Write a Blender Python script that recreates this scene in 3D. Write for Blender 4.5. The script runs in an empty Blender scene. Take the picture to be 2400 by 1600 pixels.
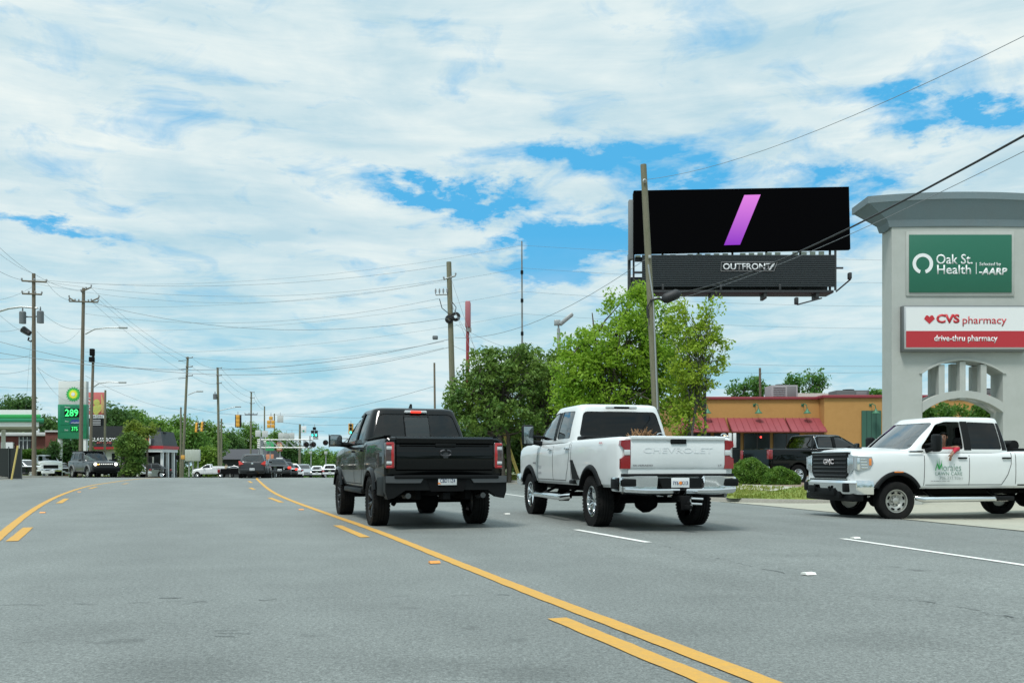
import bpy, bmesh, math, random
import numpy as np
from mathutils import Vector, Matrix
from mathutils.bvhtree import BVHTree
random.seed(7)
R = math.radians
SC = bpy.context.scene
COL = SC.collection
# ------------------------------------------------------------------ camera
F = 2180.0          # focal length in photo pixels (2400 wide)
EYE = 1.05
HOR = 1086.0
cam_d = bpy.data.cameras.new("camera")
cam_d.sensor_width = 36.0
cam_d.lens = F / 2400 * 36
cam_d.shift_y = (HOR - 800) / 2400
cam_d.clip_start = 0.1
cam_d.clip_end = 5000
cam = bpy.data.objects.new("camera", cam_d)
cam.location = (0, 0, EYE)
cam.rotation_euler = (R(90), 0, 0)
COL.objects.link(cam)
SC.camera = cam
# ------------------------------------------------------------------ view / exposure
SC.view_settings.view_transform = 'Standard'
SC.view_settings.look = 'None'
SC.view_settings.exposure = 0.0
SC.view_settings.gamma = 1.0
# ------------------------------------------------------------------ sun
SUN_EL, SUN_AZ = R(62), R(-150)     # azimuth from +Y towards +X
sd = bpy.data.lights.new("sun", 'SUN')
sd.energy = 3.0
sd.angle = R(14)
sd.color = (1.0, 0.97, 0.92)
sun = bpy.data.objects.new("sun", sd)
sdir = Vector((math.sin(SUN_AZ)*math.cos(SUN_EL), math.cos(SUN_AZ)*math.cos(SUN_EL), math.sin(SUN_EL)))
sun.rotation_euler = sdir.to_track_quat('Z', 'Y').to_euler()
sun.location = sdir*100
COL.objects.link(sun)
# ------------------------------------------------------------------ sky (clouds in the world shader, by direction)
world = bpy.data.worlds.new("World")
SC.world = world
world.use_nodes = True
WN = world.node_tree.nodes; WL = world.node_tree.links
for n in list(WN): WN.remove(n)
def wmath(op, a, b=None, c=None, clamp=False):
    n = WN.new('ShaderNodeMath'); n.operation = op; n.use_clamp = clamp
    for i, v in enumerate((a, b, c)):
        if v is None: continue
        if isinstance(v, (int, float)): n.inputs[i].default_value = v
        else: WL.new(v, n.inputs[i])
    return n.outputs[0]
def wnoise(vec, scale, detail, rough, dist=0.0):
    n = WN.new('ShaderNodeTexNoise'); n.inputs['Scale'].default_value = scale
    n.inputs['Detail'].default_value = detail; n.inputs['Roughness'].default_value = rough
    n.inputs['Distortion'].default_value = dist
    WL.new(vec, n.inputs['Vector']); return n.outputs['Fac']
def wmix(f, a, b):
    n = WN.new('ShaderNodeMix'); n.data_type = 'RGBA'
    for s, v in ((n.inputs[0], f), (n.inputs[6], a), (n.inputs[7], b)):
        if isinstance(v, (int, float)): s.default_value = v
        elif isinstance(v, tuple): s.default_value = (*v, 1)
        else: WL.new(v, s)
    return n.outputs[2]
def wcomb(x, y, z):
    n = WN.new('ShaderNodeCombineXYZ')
    for i, v in enumerate((x, y, z)):
        if isinstance(v, (int, float)): n.inputs[i].default_value = v
        else: WL.new(v, n.inputs[i])
    return n.outputs[0]
tc = WN.new('ShaderNodeTexCoord'); sep = WN.new('ShaderNodeSeparateXYZ')
WL.new(tc.outputs['Generated'], sep.inputs[0])
dx, dy, dz = sep.outputs
az = wmath('ARCTAN2', dx, dy)
el = wmath('ARCSINE', dz)
elc = wmath('MAXIMUM', el, 0.0)
den = wmath('ADD', wmath('MAXIMUM', dz, 0.0), 0.16)
px_ = wmath('DIVIDE', dx, den); py_ = wmath('DIVIDE', dy, den)
plane = wcomb(px_, wmath('MULTIPLY', py_, 1.0), 0.0)
big = wnoise(plane, 1.15, 9, 0.60, 0.6)
fine = wnoise(plane, 5.0, 8, 0.62, 0.8)
streak = wnoise(wcomb(wmath('MULTIPLY', az, 3.0), wmath('MULTIPLY', el, 22.0), 3.7), 1.6, 8, 0.6, 0.5)
n_az = wmath('MULTIPLY', wmath('SUBTRACT', wnoise(plane, 3.2, 6, 0.62), 0.5), 0.30)
n_el = wmath('MULTIPLY', wmath('SUBTRACT', wnoise(wcomb(py_, px_, 5.0), 3.6, 7, 0.65), 0.5), 0.13)
azw = wmath('ADD', az, n_az); elw = wmath('ADD', el, n_el)
# openings in the cloud deck: (azimuth, elevation, half width, half height, tilt, strength)
def pix_dir(x, y):
    X = (x-1200)/F; Z = (HOR-y)/F
    return math.atan2(X, 1.0), math.atan2(Z, math.hypot(X, 1.0))
holes = [(1000, 455, 150, 26, -0.10, 1.0), (1180, 470, 90, 22, -0.05, .7), (1400, 368, 150, 36, -0.05, 1.1), (1580, 430, 120, 26, 0.0, .75),
         (1290, 592, 190, 40, 0.12, 1.3), (1960, 400, 130, 22, 0.05, .6), (2210, 262, 110, 30, -0.25, .9), (2340, 300, 70, 26, -.2, .6),
         (130, 528, 130, 20, 0, 1.0), (1450, 540, 120, 50, 0, .8), (1750, 560, 200, 50, 0, .5), (1260, 640, 60, 30, 0, .5), (2010, 470, 60, 40, 0, .6), (2060,425,60,26,0.1,.5)]
hsum = None
for (x, y, w, h, t, s) in holes:
    a0, e0 = pix_dir(x, y)
    u = wmath('DIVIDE', wmath('SUBTRACT', azw, a0), w/F)
    v0 = wmath('SUBTRACT', elw, e0)
    v = wmath('DIVIDE', wmath('SUBTRACT', v0, wmath('MULTIPLY', wmath('SUBTRACT', azw, a0), t)), h/F)
    r2 = wmath('ADD', wmath('MULTIPLY', u, u), wmath('MULTIPLY', v, v))
    gss = wmath('MULTIPLY', wmath('EXPONENT', wmath('MULTIPLY', r2, -0.75)), s)
    hsum = gss if hsum is None else wmath('ADD', hsum, gss)
cov = wmath('ADD', wmath('ADD', 1.02, wmath('MULTIPLY', wmath('SUBTRACT', big, 0.5), 1.3)),
            wmath('MULTIPLY', wmath('SUBTRACT', fine, 0.5), 2.5))
cov = wmath('SUBTRACT', cov, wmath('MULTIPLY', hsum, 1.22))
cov = wmath('SMOOTHSTEP', cov, 0.0, 1.0) if False else wmath('MULTIPLY', wmath('ADD', cov, wmath('MULTIPLY', wmath('SUBTRACT', streak, .5), .6)), 1.1, None, True)
# low sky: pale cyan with thin streaks
lowf = wmath('MULTIPLY', wmath('SUBTRACT', 0.24, el), 6.5, None, True)
lows = wmath('MULTIPLY', wmath('SUBTRACT', wmath('ADD', streak, wmath('MULTIPLY', fine, 0.35)), 0.58), 4.5, None, True)
sky_t = WN.new('ShaderNodeTexSky'); sky_t.sky_type = 'NISHITA'; sky_t.sun_disc = False
sky_t.sun_elevation = SUN_EL; sky_t.sun_rotation = SUN_AZ
nis = WN.new('ShaderNodeVectorMath'); nis.operation = 'SCALE'; nis.inputs['Scale'].default_value = 0.05
WL.new(sky_t.outputs[0], nis.inputs[0])
blue = wmix(0.85, nis.outputs[0], (0.095, 0.52, 0.93))
low = wmix(lows, (0.36, 0.67, 0.80), (0.72, 0.86, 0.89))
grey = wmath('MULTIPLY', wmath('SUBTRACT', wmath('ADD', wmath('MULTIPLY', streak, .5), wmath('MULTIPLY', wnoise(plane, 1.9, 7, .6, .4), .75)), 0.50), 3.3, None, True)
cloud = wmix(grey, (0.50, 0.70, 0.79), (0.85, 0.93, 0.915))
upper = wmix(cov, blue, cloud)
skyc = wmix(lowf, upper, wmix(wmath('MULTIPLY', lowf, .75), upper, low))
skyc = wmix(wmath('MULTIPLY', lowf, .55), skyc, low)
# extra sky brightness added overhead, out of the frame, to light level surfaces
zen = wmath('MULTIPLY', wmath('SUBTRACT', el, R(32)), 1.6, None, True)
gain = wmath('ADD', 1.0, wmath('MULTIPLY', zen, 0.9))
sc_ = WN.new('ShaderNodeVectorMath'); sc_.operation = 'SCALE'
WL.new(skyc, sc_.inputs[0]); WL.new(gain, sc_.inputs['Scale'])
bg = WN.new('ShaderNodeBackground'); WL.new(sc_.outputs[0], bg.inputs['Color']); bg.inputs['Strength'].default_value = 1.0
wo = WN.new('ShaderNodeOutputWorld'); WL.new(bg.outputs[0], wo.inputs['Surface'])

# ------------------------------------------------------------------ materials
MATS = {}
def mat(name, col, rough=0.6, metal=0.0, coat=0.0, bump=None, var=None, emit=0.0, spec=0.5, stretch=None, flake=None):
    if name in MATS: return MATS[name]
    m = bpy.data.materials.new(name); m.use_nodes = True
    nt = m.node_tree; b = nt.nodes['Principled BSDF']
    b.inputs['Base Color'].default_value = (*col, 1)
    b.inputs['Roughness'].default_value = rough
    b.inputs['Metallic'].default_value = metal
    b.inputs['Coat Weight'].default_value = coat
    b.inputs['Coat Roughness'].default_value = 0.04
    b.inputs['Specular IOR Level'].default_value = spec
    t = nt.nodes.new('ShaderNodeTexCoord')
    vec = t.outputs['Object']
    if stretch:
        mp = nt.nodes.new('ShaderNodeMapping'); mp.inputs['Scale'].default_value = stretch
        nt.links.new(vec, mp.inputs[0]); vec = mp.outputs[0]
    if var:
        last = None
        lst = var if isinstance(var, list) else [var]
        colsock = None
        for k, (s, amt, col2) in enumerate(lst):
            n = nt.nodes.new('ShaderNodeTexNoise'); n.inputs['Scale'].default_value = s; n.inputs['Detail'].default_value = 5
            n.inputs['Roughness'].default_value = .65
            nt.links.new(vec, n.inputs['Vector'])
            rp = nt.nodes.new('ShaderNodeMapRange'); rp.inputs[1].default_value = 0.38; rp.inputs[2].default_value = 0.66
            rp.inputs[3].default_value = 0; rp.inputs[4].default_value = amt
            nt.links.new(n.outputs['Fac'], rp.inputs[0])
            mx = nt.nodes.new('ShaderNodeMix'); mx.data_type = 'RGBA'
            nt.links.new(rp.outputs[0], mx.inputs[0])
            if colsock is None: mx.inputs[6].default_value = (*col, 1)
            else: nt.links.new(colsock, mx.inputs[6])
            mx.inputs[7].default_value = (*col2, 1)
            colsock = mx.outputs[2]
        nt.links.new(colsock, b.inputs['Base Color'])
    if bump:
        n = nt.nodes.new('ShaderNodeTexNoise'); n.inputs['Scale'].default_value = bump[0]; n.inputs['Detail'].default_value = 4
        nt.links.new(vec, n.inputs['Vector'])
        bp = nt.nodes.new('ShaderNodeBump'); bp.inputs['Strength'].default_value = bump[1]; bp.inputs['Distance'].default_value = bump[2] if len(bump) > 2 else 0.02
        nt.links.new(n.outputs['Fac'], bp.inputs['Height']); nt.links.new(bp.outputs[0], b.inputs['Normal'])
    if emit:
        b.inputs['Emission Color'].default_value = (*col, 1); b.inputs['Emission Strength'].default_value = emit
    MATS[name] = m
    return m
def glassmat(name, tint, opac=0.0, refl=1.0):
    if name in MATS: return MATS[name]
    m = bpy.data.materials.new(name); m.use_nodes = True; nt = m.node_tree
    for n in list(nt.nodes): nt.nodes.remove(n)
    o = nt.nodes.new('ShaderNodeOutputMaterial')
    tr = nt.nodes.new('ShaderNodeBsdfTransparent'); tr.inputs[0].default_value = (*tint, 1)
    gl = nt.nodes.new('ShaderNodeBsdfGlossy'); gl.inputs['Roughness'].default_value = 0.03
    fr = nt.nodes.new('ShaderNodeFresnel'); fr.inputs[0].default_value = 1.5
    ml = nt.nodes.new('ShaderNodeMath'); ml.operation = 'MULTIPLY'; ml.inputs[1].default_value = refl
    mx = nt.nodes.new('ShaderNodeMixShader')
    nt.links.new(fr.outputs[0], ml.inputs[0]); nt.links.new(ml.outputs[0], mx.inputs[0])
    nt.links.new(tr.outputs[0], mx.inputs[1]); nt.links.new(gl.outputs[0], mx.inputs[2])
    nt.links.new(mx.outputs[0], o.inputs[0])
    MATS[name] = m
    return m
def leafmat(name, c1, c2, scale=0.9, trans=0.35):
    if name in MATS: return MATS[name]
    m = bpy.data.materials.new(name); m.use_nodes = True; nt = m.node_tree
    b = nt.nodes['Principled BSDF']; o = nt.nodes['Material Output']
    b.inputs['Roughness'].default_value = 0.5; b.inputs['Specular IOR Level'].default_value = 0.3
    t = nt.nodes.new('ShaderNodeTexCoord'); n = nt.nodes.new('ShaderNodeTexNoise'); n.inputs['Scale'].default_value = scale; n.inputs['Detail'].default_value = 6
    n.inputs['Roughness'].default_value = .75
    nt.links.new(t.outputs['Object'], n.inputs['Vector'])
    rp = nt.nodes.new('ShaderNodeMapRange'); rp.inputs[1].default_value = .36; rp.inputs[2].default_value = .64
    nt.links.new(n.outputs['Fac'], rp.inputs[0])
    mx = nt.nodes.new('ShaderNodeMix'); mx.data_type = 'RGBA'; nt.links.new(rp.outputs[0], mx.inputs[0])
    mx.inputs[6].default_value = (*c1, 1); mx.inputs[7].default_value = (*c2, 1)
    nt.links.new(mx.outputs[2], b.inputs['Base Color'])
    tl = nt.nodes.new('ShaderNodeBsdfTranslucent'); nt.links.new(mx.outputs[2], tl.inputs[0])
    ms = nt.nodes.new('ShaderNodeMixShader'); ms.inputs[0].default_value = trans
    nt.links.new(b.outputs[0], ms.inputs[1]); nt.links.new(tl.outputs[0], ms.inputs[2]); nt.links.new(ms.outputs[0], o.inputs[0])
    MATS[name] = m
    return m
# ------------------------------------------------------------------ object helpers
def tag(o, label=None, cat=None, group=None, kind=None):
    if label: o['label'] = label
    if cat: o['category'] = cat
    if group: o['group'] = group
    if kind: o['kind'] = kind
    return o
def thing(name, label, cat, loc=(0, 0, 0), rz=0.0, group=None):
    o = bpy.data.objects.new(name, None); COL.objects.link(o)
    o.empty_display_size = 0.2
    o.location = loc; o.rotation_euler = (0, 0, rz)
    return tag(o, label, cat, group)
def finish(name, me, mats, parent=None, smooth=None):
    for m in (mats if isinstance(mats, (list, tuple)) else [mats]): me.materials.append(m)
    if smooth is not None:
        me.polygons.foreach_set('use_smooth', [True]*len(me.polygons))
        if smooth < 180: me.set_sharp_from_angle(angle=R(smooth))
    o = bpy.data.objects.new(name, me); COL.objects.link(o)
    if parent: o.parent = parent
    return o
def obj_np(name, verts, faces, mats, parent=None, smooth=None, k=4):
    me = bpy.data.meshes.new(name)
    verts = np.asarray(verts, dtype=np.float32); faces = np.asarray(faces, dtype=np.int32)
    nv, nf = len(verts), len(faces)
    me.vertices.add(nv); me.vertices.foreach_set('co', verts.ravel())
    me.loops.add(nf*k); me.loops.foreach_set('vertex_index', faces.ravel())
    me.polygons.add(nf); me.polygons.foreach_set('loop_start', np.arange(0, nf*k, k, dtype=np.int32))
    me.polygons.foreach_set('loop_total', np.full(nf, k, dtype=np.int32))
    me.update(calc_edges=True); me.validate()
    return finish(name, me, mats, parent, smooth)
class MB:
    def __init__(s): s.bm = bmesh.new(); s.mi = 0
    def _fin(s, faces):
        for f in faces: f.material_index = s.mi
    def box(s, c, d, bev=0.0, rot=None, seg=2):
        r = bmesh.ops.create_cube(s.bm, size=1.0); vs = r['verts']
        fs = set(f for v in vs for f in v.link_faces); s._fin(fs)
        bmesh.ops.scale(s.bm, vec=d, verts=vs)
        if bev > 0:
            es = list(set(e for v in vs for e in v.link_edges))
            rr = bmesh.ops.bevel(s.bm, geom=es, offset=min(bev, min(d)*.45), segments=seg, affect='EDGES', profile=.5, material=s.mi)
            vs = list(set(v for f in rr['faces'] for v in f.verts) | set(v for v in vs if v.is_valid))
        if rot is not None: bmesh.ops.rotate(s.bm, cent=(0, 0, 0), matrix=rot, verts=vs)
        bmesh.ops.translate(s.bm, vec=c, verts=vs)
        return vs
    def b2(s, x0, x1, y0, y1, z0, z1, bev=0.0):
        return s.box(((x0+x1)/2, (y0+y1)/2, (z0+z1)/2), (abs(x1-x0), abs(y1-y0), abs(z1-z0)), bev)
    def tube(s, pts, r, n=8, cap=True):
        pts = [Vector(p) for p in pts]
        rs = r if isinstance(r, (list, tuple)) else [r]*len(pts)
        rings = []; up = Vector((0, 0, 1))
        for i, p in enumerate(pts):
            a = pts[max(i-1, 0)]; b = pts[min(i+1, len(pts)-1)]
            t = (b-a).normalized()
            ref = up if abs(t.z) < .95 else Vector((1, 0, 0))
            u = t.cross(ref).normalized(); v = t.cross(u).normalized()
            rings.append([s.bm.verts.new(p+u*rs[i]*math.cos(2*math.pi*k/n)+v*rs[i]*math.sin(2*math.pi*k/n)) for k in range(n)])
        for i in range(len(rings)-1):
            for k in range(n):
                f = s.bm.faces.new((rings[i][k], rings[i+1][k], rings[i+1][(k+1) % n], rings[i][(k+1) % n])); f.material_index = s.mi
        if cap:
            for rg in (rings[0][::-1], rings[-1]):
                f = s.bm.faces.new(rg); f.material_index = s.mi
    def lathe(s, prof, c=(0, 0, 0), axis='Z', n=24, cap=False):
        rings = []
        for (r, h) in prof:
            rg = []
            for k in range(n):
                a = 2*math.pi*k/n; x, y = r*math.cos(a), r*math.sin(a)
                p = (x, y, h) if axis == 'Z' else ((x, h, y) if axis == 'Y' else (h, x, y))
                rg.append(s.bm.verts.new((p[0]+c[0], p[1]+c[1], p[2]+c[2])))
            rings.append(rg)
        for i in range(len(rings)-1):
            for k in range(n):
                f = s.bm.faces.new((rings[i][k], rings[i+1][k], rings[i+1][(k+1) % n], rings[i][(k+1) % n])); f.material_index = s.mi
        if cap:
            f = s.bm.faces.new(rings[0]); f.material_index = s.mi
            f = s.bm.faces.new(rings[-1][::-1]); f.material_index = s.mi
    def prism(s, poly, axis, a, b):
        def P(u, v, w): return (w, u, v) if axis == 'X' else ((u, w, v) if axis == 'Y' else (u, v, w))
        A = [s.bm.verts.new(P(u, v, a)) for u, v in poly]; B = [s.bm.verts.new(P(u, v, b)) for u, v in poly]
        n = len(poly)
        fs = [s.bm.faces.new(A[::-1]), s.bm.faces.new(B)]
        for i in range(n): fs.append(s.bm.faces.new((A[i], A[(i+1) % n], B[(i+1) % n], B[i])))
        s._fin(fs)
    def loft(s, rings, closed=True, cap=True):
        V = [[s.bm.verts.new(p) for p in rg] for rg in rings]
        n = len(V[0])
        for i in range(len(V)-1):
            for k in range(n if closed else n-1):
                f = s.bm.faces.new((V[i][k], V[i][(k+1) % n], V[i+1][(k+1) % n], V[i+1][k])); f.material_index = s.mi
        if cap:
            f = s.bm.faces.new(V[0][::-1]); f.material_index = s.mi
            f = s.bm.faces.new(V[-1]); f.material_index = s.mi
    def quad(s, *p):
        f = s.bm.faces.new([s.bm.verts.new(q) for q in p]); f.material_index = s.mi
    def mesh(s, name='m'):
        bmesh.ops.recalc_face_normals(s.bm, faces=s.bm.faces)
        me = bpy.data.meshes.new(name); s.bm.to_mesh(me); s.bm.free(); return me
    def build(s, name, mats, parent=None, smooth=35):
        return finish(name, s.mesh(name), mats, parent, smooth)
def text(parent, st, loc, rot, m, w=None, h=None, name='lettering', bold=0.0, extr=0.002, shear=0.0, align='CENTER'):
    c = bpy.data.curves.new(name, 'FONT'); c.body = st; c.size = 1; c.offset = bold; c.shear = shear; c.extrude = 0; c.resolution_u = 3
    t = bpy.data.objects.new('tmp', c); COL.objects.link(t)
    dg = bpy.context.evaluated_depsgraph_get(); me = bpy.data.meshes.new_from_object(t.evaluated_get(dg))
    bpy.data.objects.remove(t); bpy.data.curves.remove(c)
    co = np.zeros(len(me.vertices)*3, dtype=np.float32); me.vertices.foreach_get('co', co); co = co.reshape(-1, 3)
    lo, hi = co.min(0), co.max(0); ctr = (lo+hi)/2
    sx = w/(hi[0]-lo[0]) if w else h/(hi[1]-lo[1]); sy = h/(hi[1]-lo[1]) if h else sx
    if align == 'LEFT': ctr[0] = lo[0]
    co = (co-ctr)*np.array([sx, sy, 1]); co[:, 2] = 0
    me.vertices.foreach_set('co', co.ravel().astype(np.float32))
    b = bmesh.new(); b.from_mesh(me)
    if extr:
        r = bmesh.ops.extrude_face_region(b, geom=b.faces[:])
        bmesh.ops.translate(b, vec=(0, 0, extr), verts=[v for v in r['geom'] if isinstance(v, bmesh.types.BMVert)])
    b.to_mesh(me); b.free(); me.materials.clear()
    o = finish(name, me, m, parent); o.location = loc; o.rotation_euler = rot
    return o
FACE = (R(90), 0, 0)
def boolean(outer, cutters, intersect=False):
    """outer, cutters: meshes -> new mesh"""
    o = bpy.data.objects.new('t0', outer); COL.objects.link(o); cs = []
    for c in cutters:
        q = bpy.data.objects.new('t1', c); COL.objects.link(q); cs.append(q)
        md = o.modifiers.new('b', 'BOOLEAN'); md.operation = 'DIFFERENCE'; md.object = q; md.solver = 'EXACT'
    bpy.context.view_layer.update()
    dg = bpy.context.evaluated_depsgraph_get(); me = bpy.data.meshes.new_from_object(o.evaluated_get(dg))
    for q in cs: bpy.data.objects.remove(q)
    bpy.data.objects.remove(o)
    return me
def copy_tree(o, parent=None):
    c = o.copy(); COL.objects.link(c); c.parent = parent
    for ch in o.children: copy_tree(ch, c)
    return c
# ------------------------------------------------------------------ terrain functions
_ys = np.arange(-60, 1500, 1.0)
def _slope(y):
    if y < 52: return -.324
    if y < 80: return -.324+(y-52)/28*(.284)
    if y < 110: return -.04-(y-80)/30*.10
    return -.14
_xr = np.zeros_like(_ys); i0 = int(np.where(_ys == 0)[0][0]); _xr[i0] = 2.66
for i in range(i0+1, len(_ys)): _xr[i] = _xr[i-1]+_slope(_ys[i-1]+.5)
for i in range(i0-1, -1, -1): _xr[i] = _xr[i+1]-_slope(_ys[i]+.5)
def Xref(y): return float(np.interp(y, _ys, _xr))
def U(x, y): return (x-Xref(y))*.951
def XofU(u, y): return Xref(y)+u/.951
def sst(t): t = min(1, max(0, t)); return t*t*(3-2*t)
def zlong(y):
    if y < 28: return 0.0
    if y < 60: return .13*sst((y-28)/32)
    z = .13-.004*(y-60)
    line = 1.05-.01514*y-.015
    z = min(z, line) if y > 62 else z
    if y > 120: z = 1.05-.01514*120-.015-.022*(y-120)
    return max(z, -6.5)
KU, LU = 13.4, -14.2
def H(x, y, kerb=True):
    u = U(x, y); f = 1-sst((y-42)/24)
    lat = -.0011*min(max(u, 0), KU)**2*f
    z = zlong(y)+lat
    if not kerb: return z
    if u > KU:
        far = .36*sst((u-KU-.1)/2.6)*f
        if y > 28.6: z = zlong(y)+(lat+.13)+far
        else: z = zlong(y)+lat+.20*sst((u-KU)/12)
    elif u < LU: z += .12
    return z
def G(px, py, kerb=False):
    d = 20.0
    for _ in range(60):
        x = (px-1200)/F*d; z = H(x, d, kerb)
        dn = F*(EYE-z)/(py-HOR)
        d = d*.5+dn*.5
    return Vector(((px-1200)/F*d, d, H((px-1200)/F*d, d, kerb)))
def PX(px, py, d): return Vector(((px-1200)/F*d, d, EYE+(HOR-py)/F*d))
def base(px, d, kerb=True):
    x = (px-1200)/F*d; return Vector((x, d, H(x, d, kerb)))
#PART2
# ================================================================== SURFACES
def asphalt(name, c, stain=1.0, blots=()):
    m = bpy.data.materials.new(name); m.use_nodes = True; nt = m.node_tree; b = nt.nodes['Principled BSDF']
    N = nt.nodes.new; Lk = nt.links.new
    t = N('ShaderNodeTexCoord')
    def noise(s, d, r=.6, sc=None, rot=0):
        v = t.outputs['Object']
        if sc:
            mp = N('ShaderNodeMapping'); mp.vector_type = 'TEXTURE'; mp.inputs['Scale'].default_value = sc; mp.inputs['Rotation'].default_value = (0, 0, rot); Lk(v, mp.inputs[0]); v = mp.outputs[0]
        n = N('ShaderNodeTexNoise'); n.inputs['Scale'].default_value = s; n.inputs['Detail'].default_value = d; n.inputs['Roughness'].default_value = r; Lk(v, n.inputs['Vector']); return n.outputs['Fac']
    def rng(s, a, bb, lo, hi):
        r = N('ShaderNodeMapRange'); Lk(s, r.inputs[0]); r.inputs[1].default_value = a; r.inputs[2].default_value = bb; r.inputs[3].default_value = lo; r.inputs[4].default_value = hi; return r.outputs[0]
    def mul(a, bb):
        n = N('ShaderNodeMath'); n.operation = 'MULTIPLY'; Lk(a, n.inputs[0])
        if isinstance(bb, float): n.inputs[1].default_value = bb
        else: Lk(bb, n.inputs[1])
        return n.outputs[0]
    rd = R(18)
    f = rng(noise(80, 3, .8), .33, .67, .50, 1.50)
    f = mul(f, rng(noise(34, 3, .8), .32, .68, .58, 1.42))
    f = mul(f, rng(noise(12, 4, .75), .30, .70, .90, 1.10))
    f = mul(f, rng(noise(.9, 6, .62), .3, .7, .90, 1.08))
    f = mul(f, rng(noise(.22, 5, .6, (1, 5, 1), rd), .32, .68, .78, 1.12))
    f = mul(f, rng(noise(2.2, 6, .7), .60, .72, 1.0, .86))
    f = mul(f, rng(noise(1.6, 5, .65, (1.0, .35, 1), 0), .63, .74, 1.0, .84 if stain > .5 else 1))    # darker oily patches
    f = mul(f, rng(noise(.5, 6, .7, (2.2, .5, 1), R(4)), .66, .74, 1.0, .88))
    # tar specks along seams
    f = mul(f, rng(noise(9, 4, .8), .74, .80, 1.0, .72))
    if blots:
        sx = N('ShaderNodeSeparateXYZ'); wv = N('ShaderNodeVectorMath'); wv.operation = 'ADD'
        nv = N('ShaderNodeTexNoise'); nv.inputs['Scale'].default_value = 2.6; nv.inputs['Detail'].default_value = 7; nv.inputs['Roughness'].default_value = .7; Lk(t.outputs['Object'], nv.inputs['Vector'])
        sb = N('ShaderNodeVectorMath'); sb.operation = 'MULTIPLY_ADD'; Lk(nv.outputs['Color'], sb.inputs[0]); sb.inputs[1].default_value = (.5, .5, 0); sb.inputs[2].default_value = (-.25, -.25, 0)
        Lk(t.outputs['Object'], wv.inputs[0]); Lk(sb.outputs[0], wv.inputs[1])
        for (bx_, by_, rx_, ry_, am) in blots:
            mp = N('ShaderNodeMapping'); mp.inputs['Location'].default_value = (-bx_/rx_, -by_/ry_, 0); mp.inputs['Scale'].default_value = (1/rx_, 1/ry_, 0); Lk(wv.outputs[0], mp.inputs[0])
            ln = N('ShaderNodeVectorMath'); ln.operation = 'LENGTH'; Lk(mp.outputs[0], ln.inputs[0])
            f = mul(f, rng(ln.outputs['Value'], .45, 1.15, am, 1.0))
    vo = N('ShaderNodeTexVoronoi'); vo.feature = 'F1'; vo.inputs['Scale'].default_value = 95; Lk(t.outputs['Object'], vo.inputs['Vector'])
    f = mul(f, rng(vo.outputs['Distance'], 0, .22, 1.28, 1.0))
    mx = N('ShaderNodeVectorMath'); mx.operation = 'SCALE'; mx.inputs[0].default_value = c; Lk(f, mx.inputs['Scale'])
    Lk(mx.outputs[0], b.inputs['Base Color']); b.inputs['Roughness'].default_value = .68; b.inputs['Specular IOR Level'].default_value = .5
    bp = N('ShaderNodeBump'); bp.inputs['Strength'].default_value = .35; bp.inputs['Distance'].default_value = .008
    Lk(noise(110, 3, .8), bp.inputs['Height']); Lk(bp.outputs[0], b.inputs['Normal'])
    return m
BL = []
for (x, y, w, h, am) in [(2150, 1336, 62, 8, .62), (2100, 1328, 30, 5, .7), (255, 1503, 50, 10, .72), (310, 1498, 75, 16, .72), (735, 1486, 55, 8, .75), (965, 1425, 60, 7, .78), (1104, 1468, 70, 9, .78), (1200, 1500, 60, 14, .8),
        (640, 1190, 380, 9, .88), (420, 1570, 420, 80, .78), (160, 1480, 300, 60, .86), (1560, 1470, 460, 60, .86), (1250, 1580, 260, 50, .82), (1750, 1400, 300, 20, .9), (2100, 1500, 360, 60, .88), (850, 1420, 240, 22, .92), (350, 1330, 360, 14, 1.06), (1500, 1300, 300, 12, 1.05), (1850, 1300, 400, 12, .93), (1000, 1560, 360, 50, .86), (95, 1375, 28, 22, .9)]:
    c = G(x, y); BL.append((c.x, c.y, w/2*c.y/F, abs(G(x, y+h/2).y-G(x, y-h/2).y)/2, am))
M_road = asphalt('asphalt', (.171, .186, .176), 1.0, BL)
M_lot = asphalt('lot_asphalt', (.15, .165, .17))
M_conc = mat('concrete', (.36, .35, .28), .9, var=[(.7, .8, (.30, .31, .25)), (9, .5, (.47, .46, .38)), (60, .5, (.31, .30, .25))], bump=(50, .3, .01))
M_kerb = mat('kerb_concrete', (.21, .20, .17), .9, var=[(1.2, .8, (.17, .17, .145)), (30, .5, (.38, .37, .33))], bump=(40, .3, .01))
M_soil = mat('soil', (.16, .15, .10), .95, var=[(.05, 1, (.10, .15, .04)), (3, .5, (.2, .18, .12))])
M_grass = mat('grass_ground', (.15, .21, .035), .95, var=[(1.5, .9, (.24, .26, .06)), (9, .5, (.08, .14, .02))], bump=(60, .5, .03))
M_mulch = mat('mulch', (.21, .15, .115), .95, var=[(8, .8, (.12, .085, .06)), (30, .5, (.30, .23, .18))], bump=(30, .6, .03))
M_yel = mat('yellow_marking', (.62, .33, .05), .8, spec=.2, var=[(3, .35, (.54, .29, .06)), (70, .5, (.68, .38, .08)), (40, .6, (.46, .27, .08)), (11, .35, (.36, .26, .12)), (150, .6, (.40, .25, .09))])
M_wht = mat('white_marking', (.70, .70, .66), .7, var=[(5, .5, (.5, .5, .48)), (60, .4, (.8, .8, .77))])
def grid(name, us, ys, fn, m, kind='structure'):
    V = []; n = len(us)
    for y in ys:
        for u in us: V.append(fn(u, y))
    Fc = [(j*n+i, j*n+i+1, (j+1)*n+i+1, (j+1)*n+i) for j in range(len(ys)-1) for i in range(n-1)]
    o = obj_np(name, V, Fc, m, None, 180); tag(o, kind=kind); return o
ysr = [-25, -10] + list(np.arange(-4, 130, 1.5)) + list(range(132, 260, 8)) + [300, 350, 400]
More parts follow.
